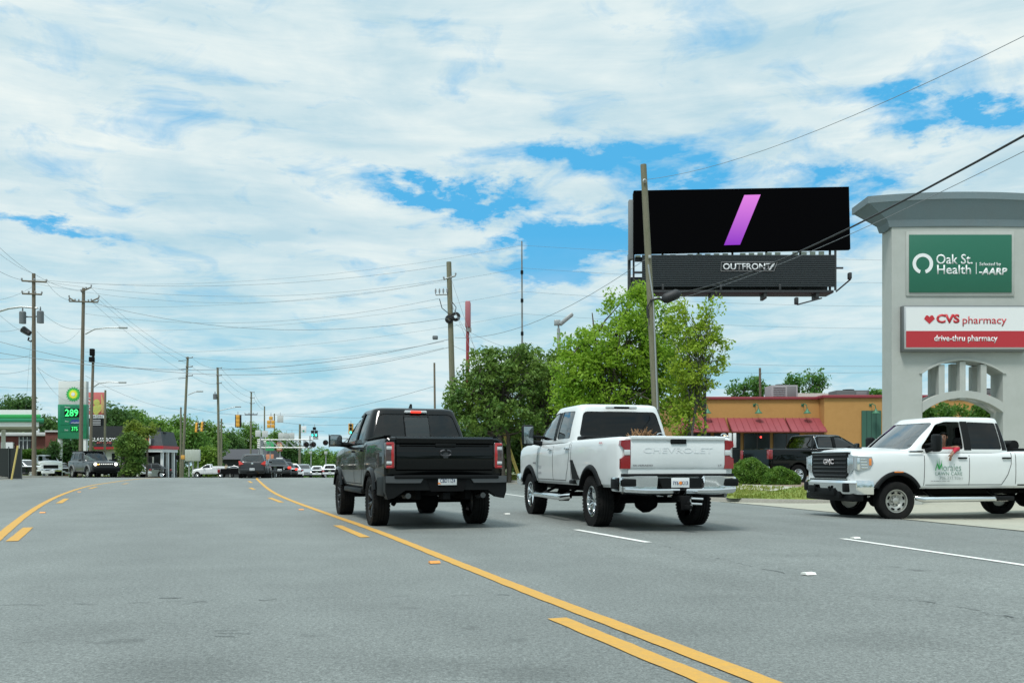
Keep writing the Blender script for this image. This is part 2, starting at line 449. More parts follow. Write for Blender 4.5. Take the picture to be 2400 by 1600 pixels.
# base ground
xs = [-1500, -700, -350, -200] + list(np.arange(-140, 141, 7)) + [200, 350, 700, 1500]
ysg = [-300, -60, -20] + list(np.arange(-4, 140, 4)) + [160, 190, 230, 280, 350, 450, 700, 1100, 2500]
grid('ground', xs, ysg, lambda x, y: (x, y, H(x, min(y, 1400), False)-.22), M_soil)
grid('road', list(np.linspace(LU, KU-1.3, 20))+[KU], ysr, lambda u, y: (XofU(u, y), y, H(XofU(u, y), y, False)), M_road)
# right verge
YK = 29.4
ysv = [YK]+[y for y in ysr if y > YK+.7]
def offset(dz): return lambda u, y: (XofU(u, y), y, H(XofU(u, y), max(y, 28.7))+dz)
grid('grass_verge', [KU+.16, KU+.7, KU+1.5], [YK+.9]+ysv[1:], offset(.02), M_grass)
grid('sidewalk', [KU+1.5, KU+2.3], [YK+.9]+ysv[1:], offset(.03), M_conc)
grid('planting_bed', [KU+2.3, KU+3.0, KU+5.8], [YK+.9]+[y for y in ysv[1:] if y < 60], offset(.015), M_mulch)
grid('parking_lot', [KU+5.8, KU+12, KU+20, KU+40, KU+70, KU+110], [YK+.9]+[y for y in ysv[1:] if y < 130], offset(.0), M_lot)
# driveway apron of pale concrete, its edge cut diagonally across the gutter
dys = [-25, -10]+list(np.arange(-4, 29, 1.5))+[YK+.9]
def dv(u, y):
    e = KU-.2-max(0, (29-y))*.175
    uu = e+(u-10)/(110-10)*(120-e); x = XofU(uu, y)
    return (x, y, (H(x, y, False) if uu < KU else H(x, min(y, 28.5)))+.012)
grid('driveway', [10, 11, 12, 13, 15, 18, 22, 30, 45, 110], dys, dv, M_conc)
# kerbs: a raised strip following a path
def kerb(name, path, wd, ht, m, side=1, label=None):
    mb = MB(); rings = []
    for i, p in enumerate(path):
        a = path[max(0, i-1)]; b = path[min(len(path)-1, i+1)]
        t = Vector((b[0]-a[0], b[1]-a[1], 0)).normalized(); nrm = Vector((t.y, -t.x, 0))*side
        z0 = H(p[0], p[1], False)
        q = Vector((p[0], p[1], 0))
        prof = [(-.35, .006), (-.02, .012), (0.03, ht-.02), (.05, ht), (wd, ht), (wd, -.2), (-.35, -.2)]
        rings.append([q+nrm*o+Vector((0, 0, z0+h)) for o, h in prof])
    mb.loft(rings)
    o = mb.build(name, m, None, 30); tag(o, kind='structure'); return o
kp = [(XofU(KU, y), y) for y in [150, 120, 100]+list(range(96, 30, -3))] + [(XofU(KU, 30.4), 30.4)]
ex, ey = kp[-1]
kp += [(ex+.45, ey-.75), (ex+1.2, ey-1.25), (ex+2.4, ey-1.6), (ex+4.2, ey-1.5), (ex+7, ey-1.0), (ex+12, ey-.3), (ex+30, ey+.3)]
kerb('kerb', kp, .16, .14, M_kerb, side=-1)
# grass fill behind the curled end
kend = kp[-7:]
def gc(x, t):
    yk = float(np.interp(x, [p[0] for p in kend], [p[1] for p in kend]))+.08; y1 = YK+.92
    z0 = H(x, yk, False)+.136; z1 = H(x, y1)+.024; return (x, yk+(y1-yk)*t, z0+(z1-z0)*t)
grid('grass_corner', [ex+.06, ex+.2, ex+.45, ex+.8, ex+1.2, ex+1.8, ex+2.4, ex+3.3, ex+4.2, ex+5.5, ex+7, ex+12, ex+20, ex+30], [0, .25, .5, .75, 1], gc, M_grass)
# left side: kerb, sidewalk, grass, lots
kl = [(XofU(LU, y), y) for y in [30, 34, 38, 42, 46, 50, 54, 58, 62, 66, 70]]
kerb('kerb_left', kl, .16, .13, M_kerb, side=-1)
ysl = [20]+list(np.arange(22, 120, 2.0))
def offl(dz): return lambda u, y: (XofU(u, y), y, H(XofU(u, y), y)+dz)
grid('sidewalk_left', [LU-2.2, LU-1.0, LU-.16], ysl, offl(.02), M_conc)
grid('grass_left', [LU-14, LU-9, LU-5, LU-2.2], ysl, offl(.015), M_grass)
grid('gas_station_lot', [LU-90, LU-50, LU-30, LU-14], ysl, offl(.0), M_lot)
mb = MB()
for (x0, y0, x1, y1) in []: pass
# concrete driveway mouths on the left, crossing grass and sidewalk
def patch_uy(name, u0, u1, y0, y1, m, dz):
    grid(name, list(np.linspace(u0, u1, 6)), list(np.linspace(y0, y1, 8)), offl(dz), m)
patch_uy('driveway_left', LU-20, LU-.3, 53, 60, M_conc, .045)
patch_uy('driveway_far', LU-20, LU-.3, 72, 80, M_conc, .045)

# ------------------------------------------------------------------ painted markings
def strip(mb, pts, w, dz=.008, jit=0.0):
    L = []; Rr = []
    for i, p in enumerate(pts):
        a = pts[max(0, i-1)]; b = pts[min(len(pts)-1, i+1)]
        t = Vector((b[0]-a[0], b[1]-a[1], 0)).normalized(); n = Vector((t.y, -t.x, 0))
        for s, lst in ((-1, L), (1, Rr)):
            q = Vector((p[0], p[1], 0))+n*s*(w/2+random.uniform(-jit, jit))
            lst.append(mb.bm.verts.new((q.x, q.y, H(q.x, q.y, False)+dz)))
    for i in range(len(pts)-1): mb.bm.faces.new((L[i], L[i+1], Rr[i+1], Rr[i]))
def dens(pts, step=1.2):
    out = []
    for a, b in zip(pts[:-1], pts[1:]):
        n = max(1, int((Vector(b)-Vector(a)).length/step))
        for k in range(n): out.append(Vector(a).lerp(Vector(b), k/n))
    out.append(Vector(pts[-1])); return out
def smooth_path(pts, it=3):
    pts = [Vector(p) for p in pts]
    for _ in range(it):
        o = [pts[0]]
        for a, b in zip(pts[:-1], pts[1:]): o += [a*.75+b*.25, a*.25+b*.75]
        pts = o+[pts[-1]]
    return pts
def g2(x, y): p = G(x, y); return (p.x, p.y, 0)
rl = [g2(1200, 1372), g2(969, 1278), g2(867, 1238), g2(765, 1203), g2(679, 1172), g2(633, 1150)]
rl = [(XofU(.02, 3), 3, 0), g2(1557, 1507)] + rl + [(XofU(0, y), y, 0) for y in (52, 58, 64, 72, 80)]
mb = MB(); strip(mb, dens(smooth_path(rl), .12), .138, .006, .005); 
lls = [(0, 1256), (31, 1229), (66, 1202), (102, 1179), (138, 1161), (179, 1146), (219, 1136), (262, 1130)]
ll = [g2(*p) for p in lls]; d0 = Vector(ll[0])-Vector(ll[1])
ll = [tuple(Vector(ll[0])+d0.normalized()*30), tuple(Vector(ll[0])+d0.normalized()*8)]+ll
lend = Vector(ll[-1]); ll += [(lend.x-.324*4*.8, lend.y+4, 0), (lend.x-2.2, lend.y+9, 0), (lend.x-3, lend.y+16, 0)]
strip(mb, dens(smooth_path(ll), .25), .145, .006, .004)
tag(mb.build('yellow_line', M_yel), kind='structure')
mb = MB()
for a, b in [((1305, 1449), (1700, 1612)), ((790, 1231), (856, 1259)), ((632, 1166), (660, 1177)), ((586, 1142.5), (596, 1147)), ((583, 1127), (590, 1131))]:
    strip(mb, dens([g2(*a), g2(*b)], .12), .14, .006, .005)
for a, b in [((66, 1236), (28, 1268)), ((156, 1168), (138, 1179)), ((226, 1140.5), (210, 1145)), ((300, 1132), (288, 1134))]:
    strip(mb, dens([g2(*a), g2(*b)], .2), .15, .006, .004)
tag(mb.build('yellow_dashes', M_yel), kind='structure')
mb = MB()
for a, b in [((1350, 1241), (1520, 1271)), ((1975, 1262), (2440, 1330)), ((1178, 1156), (1240, 1165))]:
    strip(mb, dens([g2(*a), g2(*b)], .12), .12, .006, .005)
tag(mb.build('white_line', M_wht), kind='structure')
# seams and cracks
M_crack = mat('crack', (.12, .132, .13), .9)
mb = MB()
def crack(pts, w, jit, brk=.25, step=.12):
    P = dens([g2(*p) for p in pts], step); run = []
    for p in P:
        p = p+Vector((random.uniform(-1, 1)*jit, random.uniform(-1, 1)*jit, 0))
        if random.random() < brk:
            if len(run) > 1: strip(mb, run, w*random.uniform(.3, 1.0), .004)
            run = []
        else: run.append(p)
    if len(run) > 1: strip(mb, run, w, .005)
crack([(0, 1418), (250, 1412), (520, 1405), (850, 1398), (1100, 1392)], .012, .02, .30)
crack([(1520, 1271), (1800, 1335), (2100, 1395), (2440, 1458)], .022, .03, .40, .10)
crack([(1520, 1273), (1800, 1337), (2100, 1397), (2440, 1460)], .012, .06, .6, .07)
crack([(0, 1421), (520, 1407), (1200, 1393)], .016, .05, .6, .08)
crack([(370, 1401), (425, 1401)], .022, .012, .05)
crack([(500, 1490), (550, 1491)], .012, .012, .1); crack([(505, 1478), (560, 1476)], .01, .012, .3); crack([(510, 1484), (592, 1484)], .01, .012, .3)
crack([(50, 1505), (90, 1502)], .008, .01, .1); crack([(300, 1530), (335, 1531)], .008, .02, .2)
crack([(1240, 1428), (1300, 1432)], .012, .01, .2)
tag(mb.build('road_cracks', M_crack), kind='structure')
M_dk = mat('patch_asphalt', (.125, .15, .155), .9, var=[(14, .6, (.16, .185, .19))])
def blot(x, y, w, h, name='road_patch'):
    c = G(x, y); k = (EYE-c.z)/(y-HOR); rx = w/2*c.y/F; n = 22
    ry = abs(G(x, y+h/2).y-G(x, y-h/2).y)/2
    mb = MB(); ph = random.random()*6
    vs = []
    for i in range(n):
        a = 2*math.pi*i/n; q = 1+.28*math.sin(3*a+ph)+.2*math.sin(5*a+2*ph)+random.uniform(-.18, .18)
        X, Y = c.x+rx*q*math.cos(a), c.y+ry*q*math.sin(a); vs.append(mb.bm.verts.new((X, Y, H(X, Y, False)+.004)))
    mb.bm.faces.new(vs)
    tag(mb.build(name, M_dk), kind='structure')

# raised lane markers
def rpm(x, y, m, lab, w=.11):
    p = G(x, y); t = thing('lane_marker', lab, 'road marker', (p.x, p.y, p.z+.008), R(18), 'raised reflective lane markers')
    mb = MB(); mb.prism([(-.05, 0), (.05, 0), (.03, .02), (-.03, .02)], 'X', -.055, .055); mb.build('reflector', m, t)
M_rw = mat('reflector_white', (.75, .75, .70), .4); M_ra = mat('reflector_amber', (.75, .30, .06), .4)
rpm(1895, 1347, M_rw, 'white lane marker alone on the asphalt in front of the white lettered pickup')
rpm(2005, 1262, M_rw, 'white lane marker beside the start of the long white line')
rpm(1188, 1205, M_rw, 'white lane marker between the black and the white pickup')
rpm(1018, 1320, M_ra, 'amber lane marker beside the solid yellow line behind the black pickup')
rpm(706, 1195, M_ra, 'amber lane marker beside the yellow line left of the black pickup')
rpm(100, 1202, M_ra, 'amber lane marker inside the left yellow line')
rpm(186, 1153, M_ra, 'small distant amber lane marker near the curve of the left yellow line')
# ================================================================== VEHICLES
def paint(name, c, metal=0.0, rough=.35, coat=.6): return mat(name, c, rough, metal, coat, spec=.3 if c[0] > .02 else .05, var=(3, .12, tuple(x*.8 for x in c)))
M_blk = paint('black_paint', (.002, .0025, .0027), .0, .25, .55)
M_wp = paint('white_paint', (.66, .69, .69), 0, .35)
M_plast = mat('black_plastic', (.0065, .0075, .008), .5, spec=.14)
M_dark = mat('underbody_black', (.006, .0065, .007), .8, spec=.1)
M_rub = mat('tyre_rubber', (.009, .0095, .010), .8, spec=.12, var=(6, .5, (.024, .022, .020)), bump=(60, .2, .004))
M_chrome = mat('chrome', (.75, .77, .78), .12, 1.0)
M_steel = mat('steel_wheel', (.42, .42, .39), .4, .7)
M_darkrim = mat('dark_rim', (.03, .032, .035), .3, .6)
M_glassd = glassmat('tinted_glass', (.10, .11, .11), refl=1.1)
M_glass = glassmat('clear_glass', (.55, .62, .58), refl=1.4)
M_redl = mat('red_lens', (.24, .006, .010), .15, 0, 1.0)
M_redon = mat('red_lamp_lit', (.9, .05, .03), .3, emit=1.2)
M_whl = mat('white_lens', (.62, .64, .64), .12, .3, 1.0)
M_hl = mat('headlight_lit', (1.0, .97, .85), .3, emit=2.5)
M_amb = mat('amber_lens', (.75, .22, .03), .2, 0, 1)
M_ambon = mat('amber_lit', (1.0, .45, .08), .3, emit=2.5)
M_seat = mat('seat_fabric', (.05, .052, .055), .8)
M_seam = mat('seam_black', (.01, .01, .01), .9)
M_plate = mat('licence_plate', (.66, .68, .68), .4)
M_ink = mat('plate_ink', (.04, .05, .12), .6)

def ring(xr, xf, w, z, n=44, e=5.0, bow=.0):
    out = []; cx, hl = (xr+xf)/2, (xf-xr)/2
    for i in range(n):
        a = 2*math.pi*(i+.5)/n; c, s = math.cos(a), math.sin(a)
        X = math.copysign(abs(c)**(2/e), c); Y = math.copysign(abs(s)**(2/e), s)
        x = cx+hl*X
        if X > 0: x -= bow*(Y*Y)*X
        out.append((x, w*Y, z))
    return out
def section(x, zb, zt, w, cr=.02, sh=1.0):
    h = zt-zb
    pts = [(0, zb), (w*.75, zb), (w-.07, zb+.015), (w-.025, zb+.08*min(1, h)), (w-.004, zb+.25*h), (w, zb+.5*h), (w-.002, zb+.68*h),
           (w-.012*sh, zt-.15*h), (w-.035*sh, zt-.065*h), (w-.075*sh, zt-.02*h), (w-.13*sh, zt), (w*.5, zt+cr), (0, zt+cr*1.25)]
    half = [(x, y, z) for y, z in pts]
    return half+[(x, -y, z) for _, y, z in reversed(half[1:-1])]
def subdiv_poly(poly, nx=4):
    """2D polygon -> bmesh cut in strips"""
    b = bmesh.new(); b.faces.new([b.verts.new((u, v, 0)) for u, v in poly])
    us = [p[0] for p in poly]; vs = [p[1] for p in poly]
    for ax, lo, hi, n in ((0, min(us), max(us), nx), (1, min(vs), max(vs), 8)):
        for k in range(1, n):
            co = [0, 0, 0]; no = [0, 0, 0]; co[ax] = lo+(hi-lo)*k/n; no[ax] = 1
            bmesh.ops.bisect_plane(b, geom=b.verts[:]+b.edges[:]+b.faces[:], plane_co=co, plane_no=no)
    return b
def rpoly(poly, r=.04, seg=3):
    """round the corners of a polygon"""
    out = []; n = len(poly)
    for i in range(n):
        p = Vector(poly[i]); a = Vector(poly[i-1])-p; b = Vector(poly[(i+1) % n])-p
        rr = min(r, a.length*.4, b.length*.4); pa = p+a.normalized()*rr; pb = p+b.normalized()*rr
        for k in range(seg+1):
            t = k/seg; q = pa*(1-t)**2+p*2*t*(1-t)+pb*t*t; out.append((q.x, q.y))
    return out
def project(bvh, poly, axis, side, off, name, m, parent, thick=.006, nx=4):
    """lay a polygon on a surface. axis 'Y': poly in (x,z), cast from +-y; axis 'X': poly in (y,z), cast from +-x"""
    b = subdiv_poly(poly, nx); bad = []
    for v in b.verts:
        u, w = v.co.x, v.co.y
        if axis == 'Y': o, d = Vector((u, 5*side, w)), Vector((0, -side, 0))
        elif axis == 'X': o, d = Vector((12*side, u, w)), Vector((-side, 0, 0))
        else: o, d = Vector((u, w, 5)), Vector((0, 0, -1))
        h = bvh.ray_cast(o, d)[0]
        if h is None: bad.append(v); v.co = o+d*5; continue
        v.co = h-d*off
    if bad: bmesh.ops.delete(b, geom=bad, context='VERTS')
    b.normal_update()
    want = Vector((0, side, 0)) if axis == 'Y' else (Vector((side, 0, 0)) if axis == 'X' else Vector((0, 0, 1)))
    for f in b.faces:
        if f.normal.dot(want) < 0: f.normal_flip()
    if thick:
        r = bmesh.ops.extrude_face_region(b, geom=b.faces[:])
        vs = [v for v in r['geom'] if isinstance(v, bmesh.types.BMVert)]
        bmesh.ops.translate(b, vec=want*thick, verts=vs)
        bmesh.ops.recalc_face_normals(b, faces=b.faces)
    me = bpy.data.meshes.new(name); b.to_mesh(me); b.free()
    return finish(name, me, m, parent, 30)
_wc = {}
def wheel(parent, x, y, Rr, wd, style, steer=0.0, lod=2):
    key = (Rr, wd, style, lod); side = 1 if y > 0 else -1
    if key not in _wc:
        rim = Rr*(.60 if style != 'dark' else .66)
        n = 48 if lod > 1 else 24; h = wd/2
        mb = MB()
        pr = [(rim, -h*.72), (rim*1.04, -h*.86), ((Rr+rim)/2, -h*1.0), (Rr*.94, -h*.93), (Rr*.985, -h*.80), (Rr, -h*.62)]
        for g in (-.32, 0, .32): pr += [(Rr, h*(g-.07)), (Rr-.012, h*(g-.04)), (Rr-.012, h*(g+.04)), (Rr, h*(g+.07))]
        pr += [(Rr, h*.62), (Rr*.985, h*.80), (Rr*.94, h*.93), ((Rr+rim)/2, h), (rim*1.04, h*.86), (rim, h*.72)]
        mb.lathe(pr, axis='Y', n=n)
        if lod > 1 and style != 'steel':
            for k in range(44):
                a = 2*math.pi*k/44
                for s in (-1, 1):
                    rot = Matrix.Rotation(-a, 3, 'Y')
                    mb.box((rot @ Vector((Rr*.985, s*h*.80, 0))), (.03, h*.30, Rr*.075), 0, rot=None) if False else None
                    c = rot @ Vector((Rr*.955, s*h*.84, 0)); mb.box(c, (.035, h*.26, Rr*.080), 0, rot=rot.to_4x4() if False else rot)
                    # box() rotates about the origin before moving, so only the lug turns
        tyre = mb.mesh('tyre'); tyre.materials.append(M_rub)
        tyre.polygons.foreach_set('use_smooth', [True]*len(tyre.polygons)); tyre.set_sharp_from_angle(angle=R(30))
        mb = MB(); f = h*.55
        mb.lathe([(rim*1.02, -h*.7), (rim*1.0, h*.80), (rim*.93, h*.78), (rim*.90, h*.45), (rim*.88, -h*.3), (.02, -h*.35)], axis='Y', n=n)
        M = M_chrome
        if style == 'steel':
            mb.lathe([(rim*.93, h*.5), (rim*.84, h*.62), (rim*.60, h*.52), (rim*.42, h*.25), (.01, h*.25)], axis='Y', n=n)
            M = M_steel
            mb.mi = 1
            for k in range(8):
                a = 2*math.pi*k/8+.2; rot = Matrix.Rotation(-a, 3, 'Y')
                c = rot @ Vector((rim*.73, h*.575, 0)); mb.box(c, (rim*.15, .045, rim*.30), .012, rot=rot)
            mb.mi = 0
            for k in range(8):
                a = 2*math.pi*k/8; rot = Matrix.Rotation(-a, 3, 'Y'); c = rot @ Vector((rim*.36, h*.30, 0)); mb.box(c, (rim*.16, .05, rim*.10), .01, rot=rot)
            mb.lathe([(rim*.28, h*.2), (rim*.27, h*.52), (rim*.2, h*.58), (.005, h*.58)], axis='Y', n=16)
        else:
            ns = 6 if style in ('chrome6', 'dark') else 5
            if style == 'dark': M = M_darkrim
            for k in range(ns):
                for dlt in ((-.17, .17) if style != 'five' else (0,)):
                    a = 2*math.pi*k/ns+dlt; a2 = 2*math.pi*k/ns
                    p0 = Vector((math.cos(a2)*rim*.22, h*.42, math.sin(a2)*rim*.22)); p1 = Vector((math.cos(a)*rim*.95, h*.62, math.sin(a)*rim*.95))
                    mb.tube([p0, p0.lerp(p1, .5)+Vector((0, .01, 0)), p1], [rim*.11, rim*.085, rim*.10] if style != 'five' else [rim*.16]*3, 6)
            mb.lathe([(rim*.30, h*.3), (rim*.28, h*.5), (rim*.2, h*.55), (.005, h*.56)], axis='Y', n=16)
        rm = mb.mesh('rim'); rm.materials.append(M); rm.materials.append(M_dark)
        rm.polygons.foreach_set('use_smooth', [True]*len(rm.polygons)); rm.set_sharp_from_angle(angle=R(30))
        _wc[key] = (tyre, rm)
    tyre, rm = _wc[key]
    w = bpy.data.objects.new('wheel', tyre); COL.objects.link(w); w.parent = parent; w.location = (x, y, Rr-.012)
    w.rotation_euler = (0, random.uniform(0, 6), 0) if side > 0 else (0, random.uniform(0, 6), math.pi)
    if steer: w.rotation_euler.z += steer
    r = bpy.data.objects.new('rim', rm); COL.objects.link(r); r.parent = w
    return w

def vehicle(name, label, cat, loc, heading, S, group=None):
    """heading: degrees of the travel direction, measured from +X; origin = ground below the rear axle centre"""
    t = thing(name, label, cat, loc, R(heading), group)
    pm = S['paint']; W = S['W']; lod = S.get('lod', 2)
    # ---- lower body
    mb = MB(); mb.loft([section(*st) for st in S['st']]); outer = mb.mesh()
    bvh = BVHTree.FromPolygons([v.co[:] for v in outer.vertices], [p.vertices[:] for p in outer.polygons])
    cut = []; ar = S['ar']; zc = S['R']
    for ax in (0, S['wb']):
        for sd_ in (1, -1):
            m = MB(); m.lathe([(.001, 0), (ar, 0), (ar, .45), (.001, .45)], (ax, (W-.36) if sd_ > 0 else -(W-.36)-.45, zc), 'Y', 40)
            # flatten lower part: let the arch run straight down
            m.b2(ax-ar+.001, ax+ar-.001, *((W-.359, W+.3) if sd_ > 0 else (-W-.3, -W+.359)), 0, zc)
            mm = m.bm; bmesh.ops.remove_doubles(mm, verts=mm.verts, dist=1e-4)
            cut.append(m.mesh())
    if 'bed' in S:
        x0, x1, w, zf = S['bed']; m = MB(); m.b2(x0, x1, -w, w, zf, 3); cut.append(m.mesh())
    if S.get('cabin'):
        x0, x1, w, zf = S['cabin']; m = MB(); m.b2(x0, x1, -w, w, zf, 3); cut.append(m.mesh())
    me = boolean(outer, cut)
    me.materials.clear(); me.materials.append(pm); me.materials.append(M_dark)
    for p in me.polygons:
        c = p.center
        p.material_index = 0
        for ax in (0, S['wb']):
            if math.hypot(c.x-ax, max(0, c.z-zc)) < ar+.015 and abs(c.y) < W-.015 and c.z < zc+ar+.02 and (abs(p.normal.y) < .5 or abs(c.y) < W-.3): p.material_index = 1
        if p.normal.z < -.8 and c.z < S['zb']+.1: p.material_index = 1
        if 'bed' in S and S['bed'][0]-.01 < c.x < S['bed'][1]+.01 and abs(c.y) < S['bed'][2]+.01 and c.z > S['bed'][3]-.01 and c.z < S['zbed']-.01: p.material_index = 1
        if S.get('cabin') and S['cabin'][0]-.01 < c.x < S['cabin'][1]+.01 and abs(c.y) < S['cabin'][2]+.01 and c.z > S['cabin'][3]-.01 and abs(p.normal.z) < .9 : p.material_index = 1 if abs(c.y) < S['cabin'][2]+.005 and c.z < S['st'][len(S['st'])//2][2]-.02 else p.material_index
    body = finish('body', me, [], t, 32)
    # ---- greenhouse
    g = S['green']; xr0, xf0, xr1, xf1, z0, z1, w0, w1 = g; e = S.get('sq', 9)
    lv = []
    for k in range(9):
        s = k/8; zz = z0+(z1-.06-z0)*s; q = s**1.0; bulge = .025*math.sin(math.pi*s)
        lv.append((xr0+(xr1-xr0)*q-.3*bulge, xf0+(xf1-xf0)*q+bulge*.9, w0+(w1-w0)*(s**1.35), zz))
    xr, xf, w_, zt = lv[-1]
    for dzz, ins in ((.025, .02), (.045, .06), (.058, .13), (.068, .28), (.078, .5)): lv.append((xr+ins*.8, xf-ins*1.1, w_-ins*.9, zt+dzz))
    lv = [(a, b, max(c, .08), d) for a, b, c, d in lv]
    mb = MB(); mb.loft([ring(a, b, c, d, 48, e, .10) for a, b, c, d in lv]); og = mb.mesh()
    gb = BVHTree.FromPolygons([v.co[:] for v in og.vertices], [p.vertices[:] for p in og.polygons])
    th = .05
    mb = MB(); inner = [(a+th, b-th, c-th, d) for a, b, c, d in lv[:9]]+[(lv[9][0]+th*1.5, lv[9][1]-th*1.5, lv[9][2]-th*1.3, lv[9][3]-.03)]
    inner[0] = (inner[0][0], inner[0][1], inner[0][2], z0-.02)
    mb.loft([ring(a, b, c, d, 48, e, .10) for a, b, c, d in inner]); cg = [mb.mesh()]
    sw = [rpoly(p, S.get('wr', .05)) for p in S['side']]
    for p in sw: m = MB(); m.prism(p, 'Y', -2, 2); cg.append(m.mesh())
    fz0, fz1, fw0, fw1 = S['front']; fp = rpoly([(-fw0, fz0), (fw0, fz0), (fw1, fz1), (-fw1, fz1)], .08)
    xm = (xr1+xf1)/2
    m = MB(); m.prism(fp, 'X', xm, 9); cg.append(m.mesh())
    rz0, rz1, rw0, rw1 = S['rear']; rp = rpoly([(-rw0, rz0), (rw0, rz0), (rw1, rz1), (-rw1, rz1)], .08)
    m = MB(); m.prism(rp, 'X', -9, xm-.1); cg.append(m.mesh())
    me = boolean(og, cg); me.materials.clear(); me.materials.append(S.get('roofpaint', pm))
    finish('cab' if 'bed' in S else 'roof', me, [], t, 32)
    dg = S.get('gs', M_glassd)
    for i, p in enumerate(sw):
        for s in (1, -1):
            if (i, s) in S.get('open', ()): continue
            gm = S.get('gside', {}).get(i, dg)
            project(gb, p, 'Y', s, -.018, 'side_window', gm, t, .004)
    project(gb, fp, 'X', 1, -.016, 'windshield', S.get('gf', M_glass), t, .004, 6)
    project(gb, rp, 'X', -1, -.016, 'rear_window', S.get('gr', dg), t, .004, 6)
    # trims around openings
    for (poly, m_, off) in S.get('gtrim', []):
        for s in (1, -1): project(gb, rpoly(poly, .01), 'Y', s, off, 'pillar_trim', m_, t, .003)
    # interior
    if lod > 0:
        for (sx, sy) in S.get('seats', []):
            mb = MB(); zs = z0-.02
            mb.box((sx, sy, zs-.18), (.14, .50, .75), .05); mb.box((sx-.03, sy, zs+.28), (.10, .26, .17), .04); mb.box((sx+.28, sy, zs-.50), (.5, .5, .14), .05)
            mb.build('seat', M_seat, t)
        if S.get('cabin'):
            x0, x1, w, zf = S['cabin']; mb = MB(); mb.box((x1-.22, 0, z0-.09), (.42, w*1.9, .2), .05)
            mb.build('dashboard', M_seat, t)
            mb = MB(); c = Vector((x1-.55, .42, z0-.02)); pts = [c+Vector((.06*math.sin(a)*0-.05*math.sin(a), .18*math.cos(a), .17*math.sin(a))) for a in np.linspace(0, 2*math.pi, 17)]
            mb.tube(pts, .014, 6, False); mb.build('steering_wheel', M_plast, t)
    # seams, handles
    for seg in S.get('seams', []):
        (x0, z0_), (x1, z1_) = seg; d = Vector((x1-x0, z1_-z0_)).normalized()*.006; nn = (-d.y, d.x)
        poly = [(x0+nn[0], z0_+nn[1]), (x1+nn[0], z1_+nn[1]), (x1-nn[0], z1_-nn[1]), (x0-nn[0], z0_-nn[1])]
        for s in (1, -1):
            if poly[0][1] > 0: project(bvh, poly, "Y", s, .004, "door_seam", M_seam, t, .001, 1)
    for (hx, hz) in S.get('handles', []):
        for s in (1, -1):
            h = bvh.ray_cast(Vector((hx, 5*s, hz)), Vector((0, -s, 0)))[0]; y = h.y
            mb = MB(); mb.box((hx, y+.022*s, hz), (.22, .028, .035), .012); mb.box((hx-.09, y+.008*s, hz), (.03, .03, .03), .005); mb.box((hx+.09, y+.008*s, hz), (.03, .03, .03), .005)
            mb.build('door_handle', S.get('hm', M_plast), t)
    # flares
    fl = S.get('flare')
    if fl:
        for ax in (0, S['wb']):
            for s in (1, -1):
                mb = MB(); rings = []
                a0 = math.asin(max(-1, min(1, (S['zb']+.02-zc)/ar)))
                for k in range(25):
                    a = a0+(math.pi-2*a0)*k/24; cc, ss = math.cos(a), math.sin(a)
                    def P(r, y): return (ax+r*cc, s*y, zc+r*ss)
                    rings.append([P(ar-.012, W-.08), P(ar-.012, W+fl[0]), P(ar+.01, W+fl[0]+.006), P(ar+fl[1]*.7, W+fl[0]*.8), P(ar+fl[1], W-.002), P(ar+fl[1]-.01, W-.05)])
                mb.loft(rings); mb.build('wheel_arch', fl[2], t, 40)
    # wheels
    for ax, st in ((0, 0), (S['wb'], S.get('steer', 0))):
        for s in (1, -1): wheel(t, ax, s*S['tr']/2, S['R'], S['ww'], S['rim'], st, lod)
    # underside
    if lod > 1:
        mb = MB(); zf = S['zb']-.06
        for s in (1, -1): mb.b2(S['st'][0][0]+.1, S['st'][-1][0]-.4, s*.42-.05, s*.42+.05, zf-.06, zf+.12, .01)
        mb.tube([(0, -S['tr']/2+.1, S['R']), (0, S['tr']/2-.1, S['R'])], .055, 10)
        mb.lathe([(.02, -.20), (.12, -.17), (.19, -.05), (.20, .05), (.12, .17), (.02, .20)], (0, 0, S['R']-.02), 'Y', 18)
        mb.tube([(S['wb'], -S['tr']/2+.1, S['R']-.02), (S['wb'], S['tr']/2-.1, S['R']-.02)], .05, 8)
        mb.lathe([(.02, -.16), (.14, -.1), (.14, .1), (.02, .16)], (S['wb'], .25, S['R']-.03), 'Y', 14)
        mb.tube([(.1, 0, S['R']), (S['wb']-.3, 0, zf)], .045, 8)
        mb.b2(.9, 2.2, -.4, -.1, zf-.10, zf+.1, .03); mb.b2(S['wb']-.6, S['wb']+.5, -.38, .38, zf-.08, zf+.1, .03)
        for s in (1, -1):
            mb.tube([(-.75, s*.56, zf), (-.1, s*.58, S['R']+.08), (.65, s*.56, zf)], .035, 6)
            mb.tube([(-.28, s*.5, zf+.1), (-.08, s*.62, S['R']-.08)], .04, 8)
        mb.lathe([(.30, -.1), (.36, -.06), (.36, .06), (.30, .1), (.1, .1), (.1, -.1)], (-.68, 0, zf+.10), 'Z', 24)
        mb.build('underbody', M_dark, t)
    return t, bvh, gb

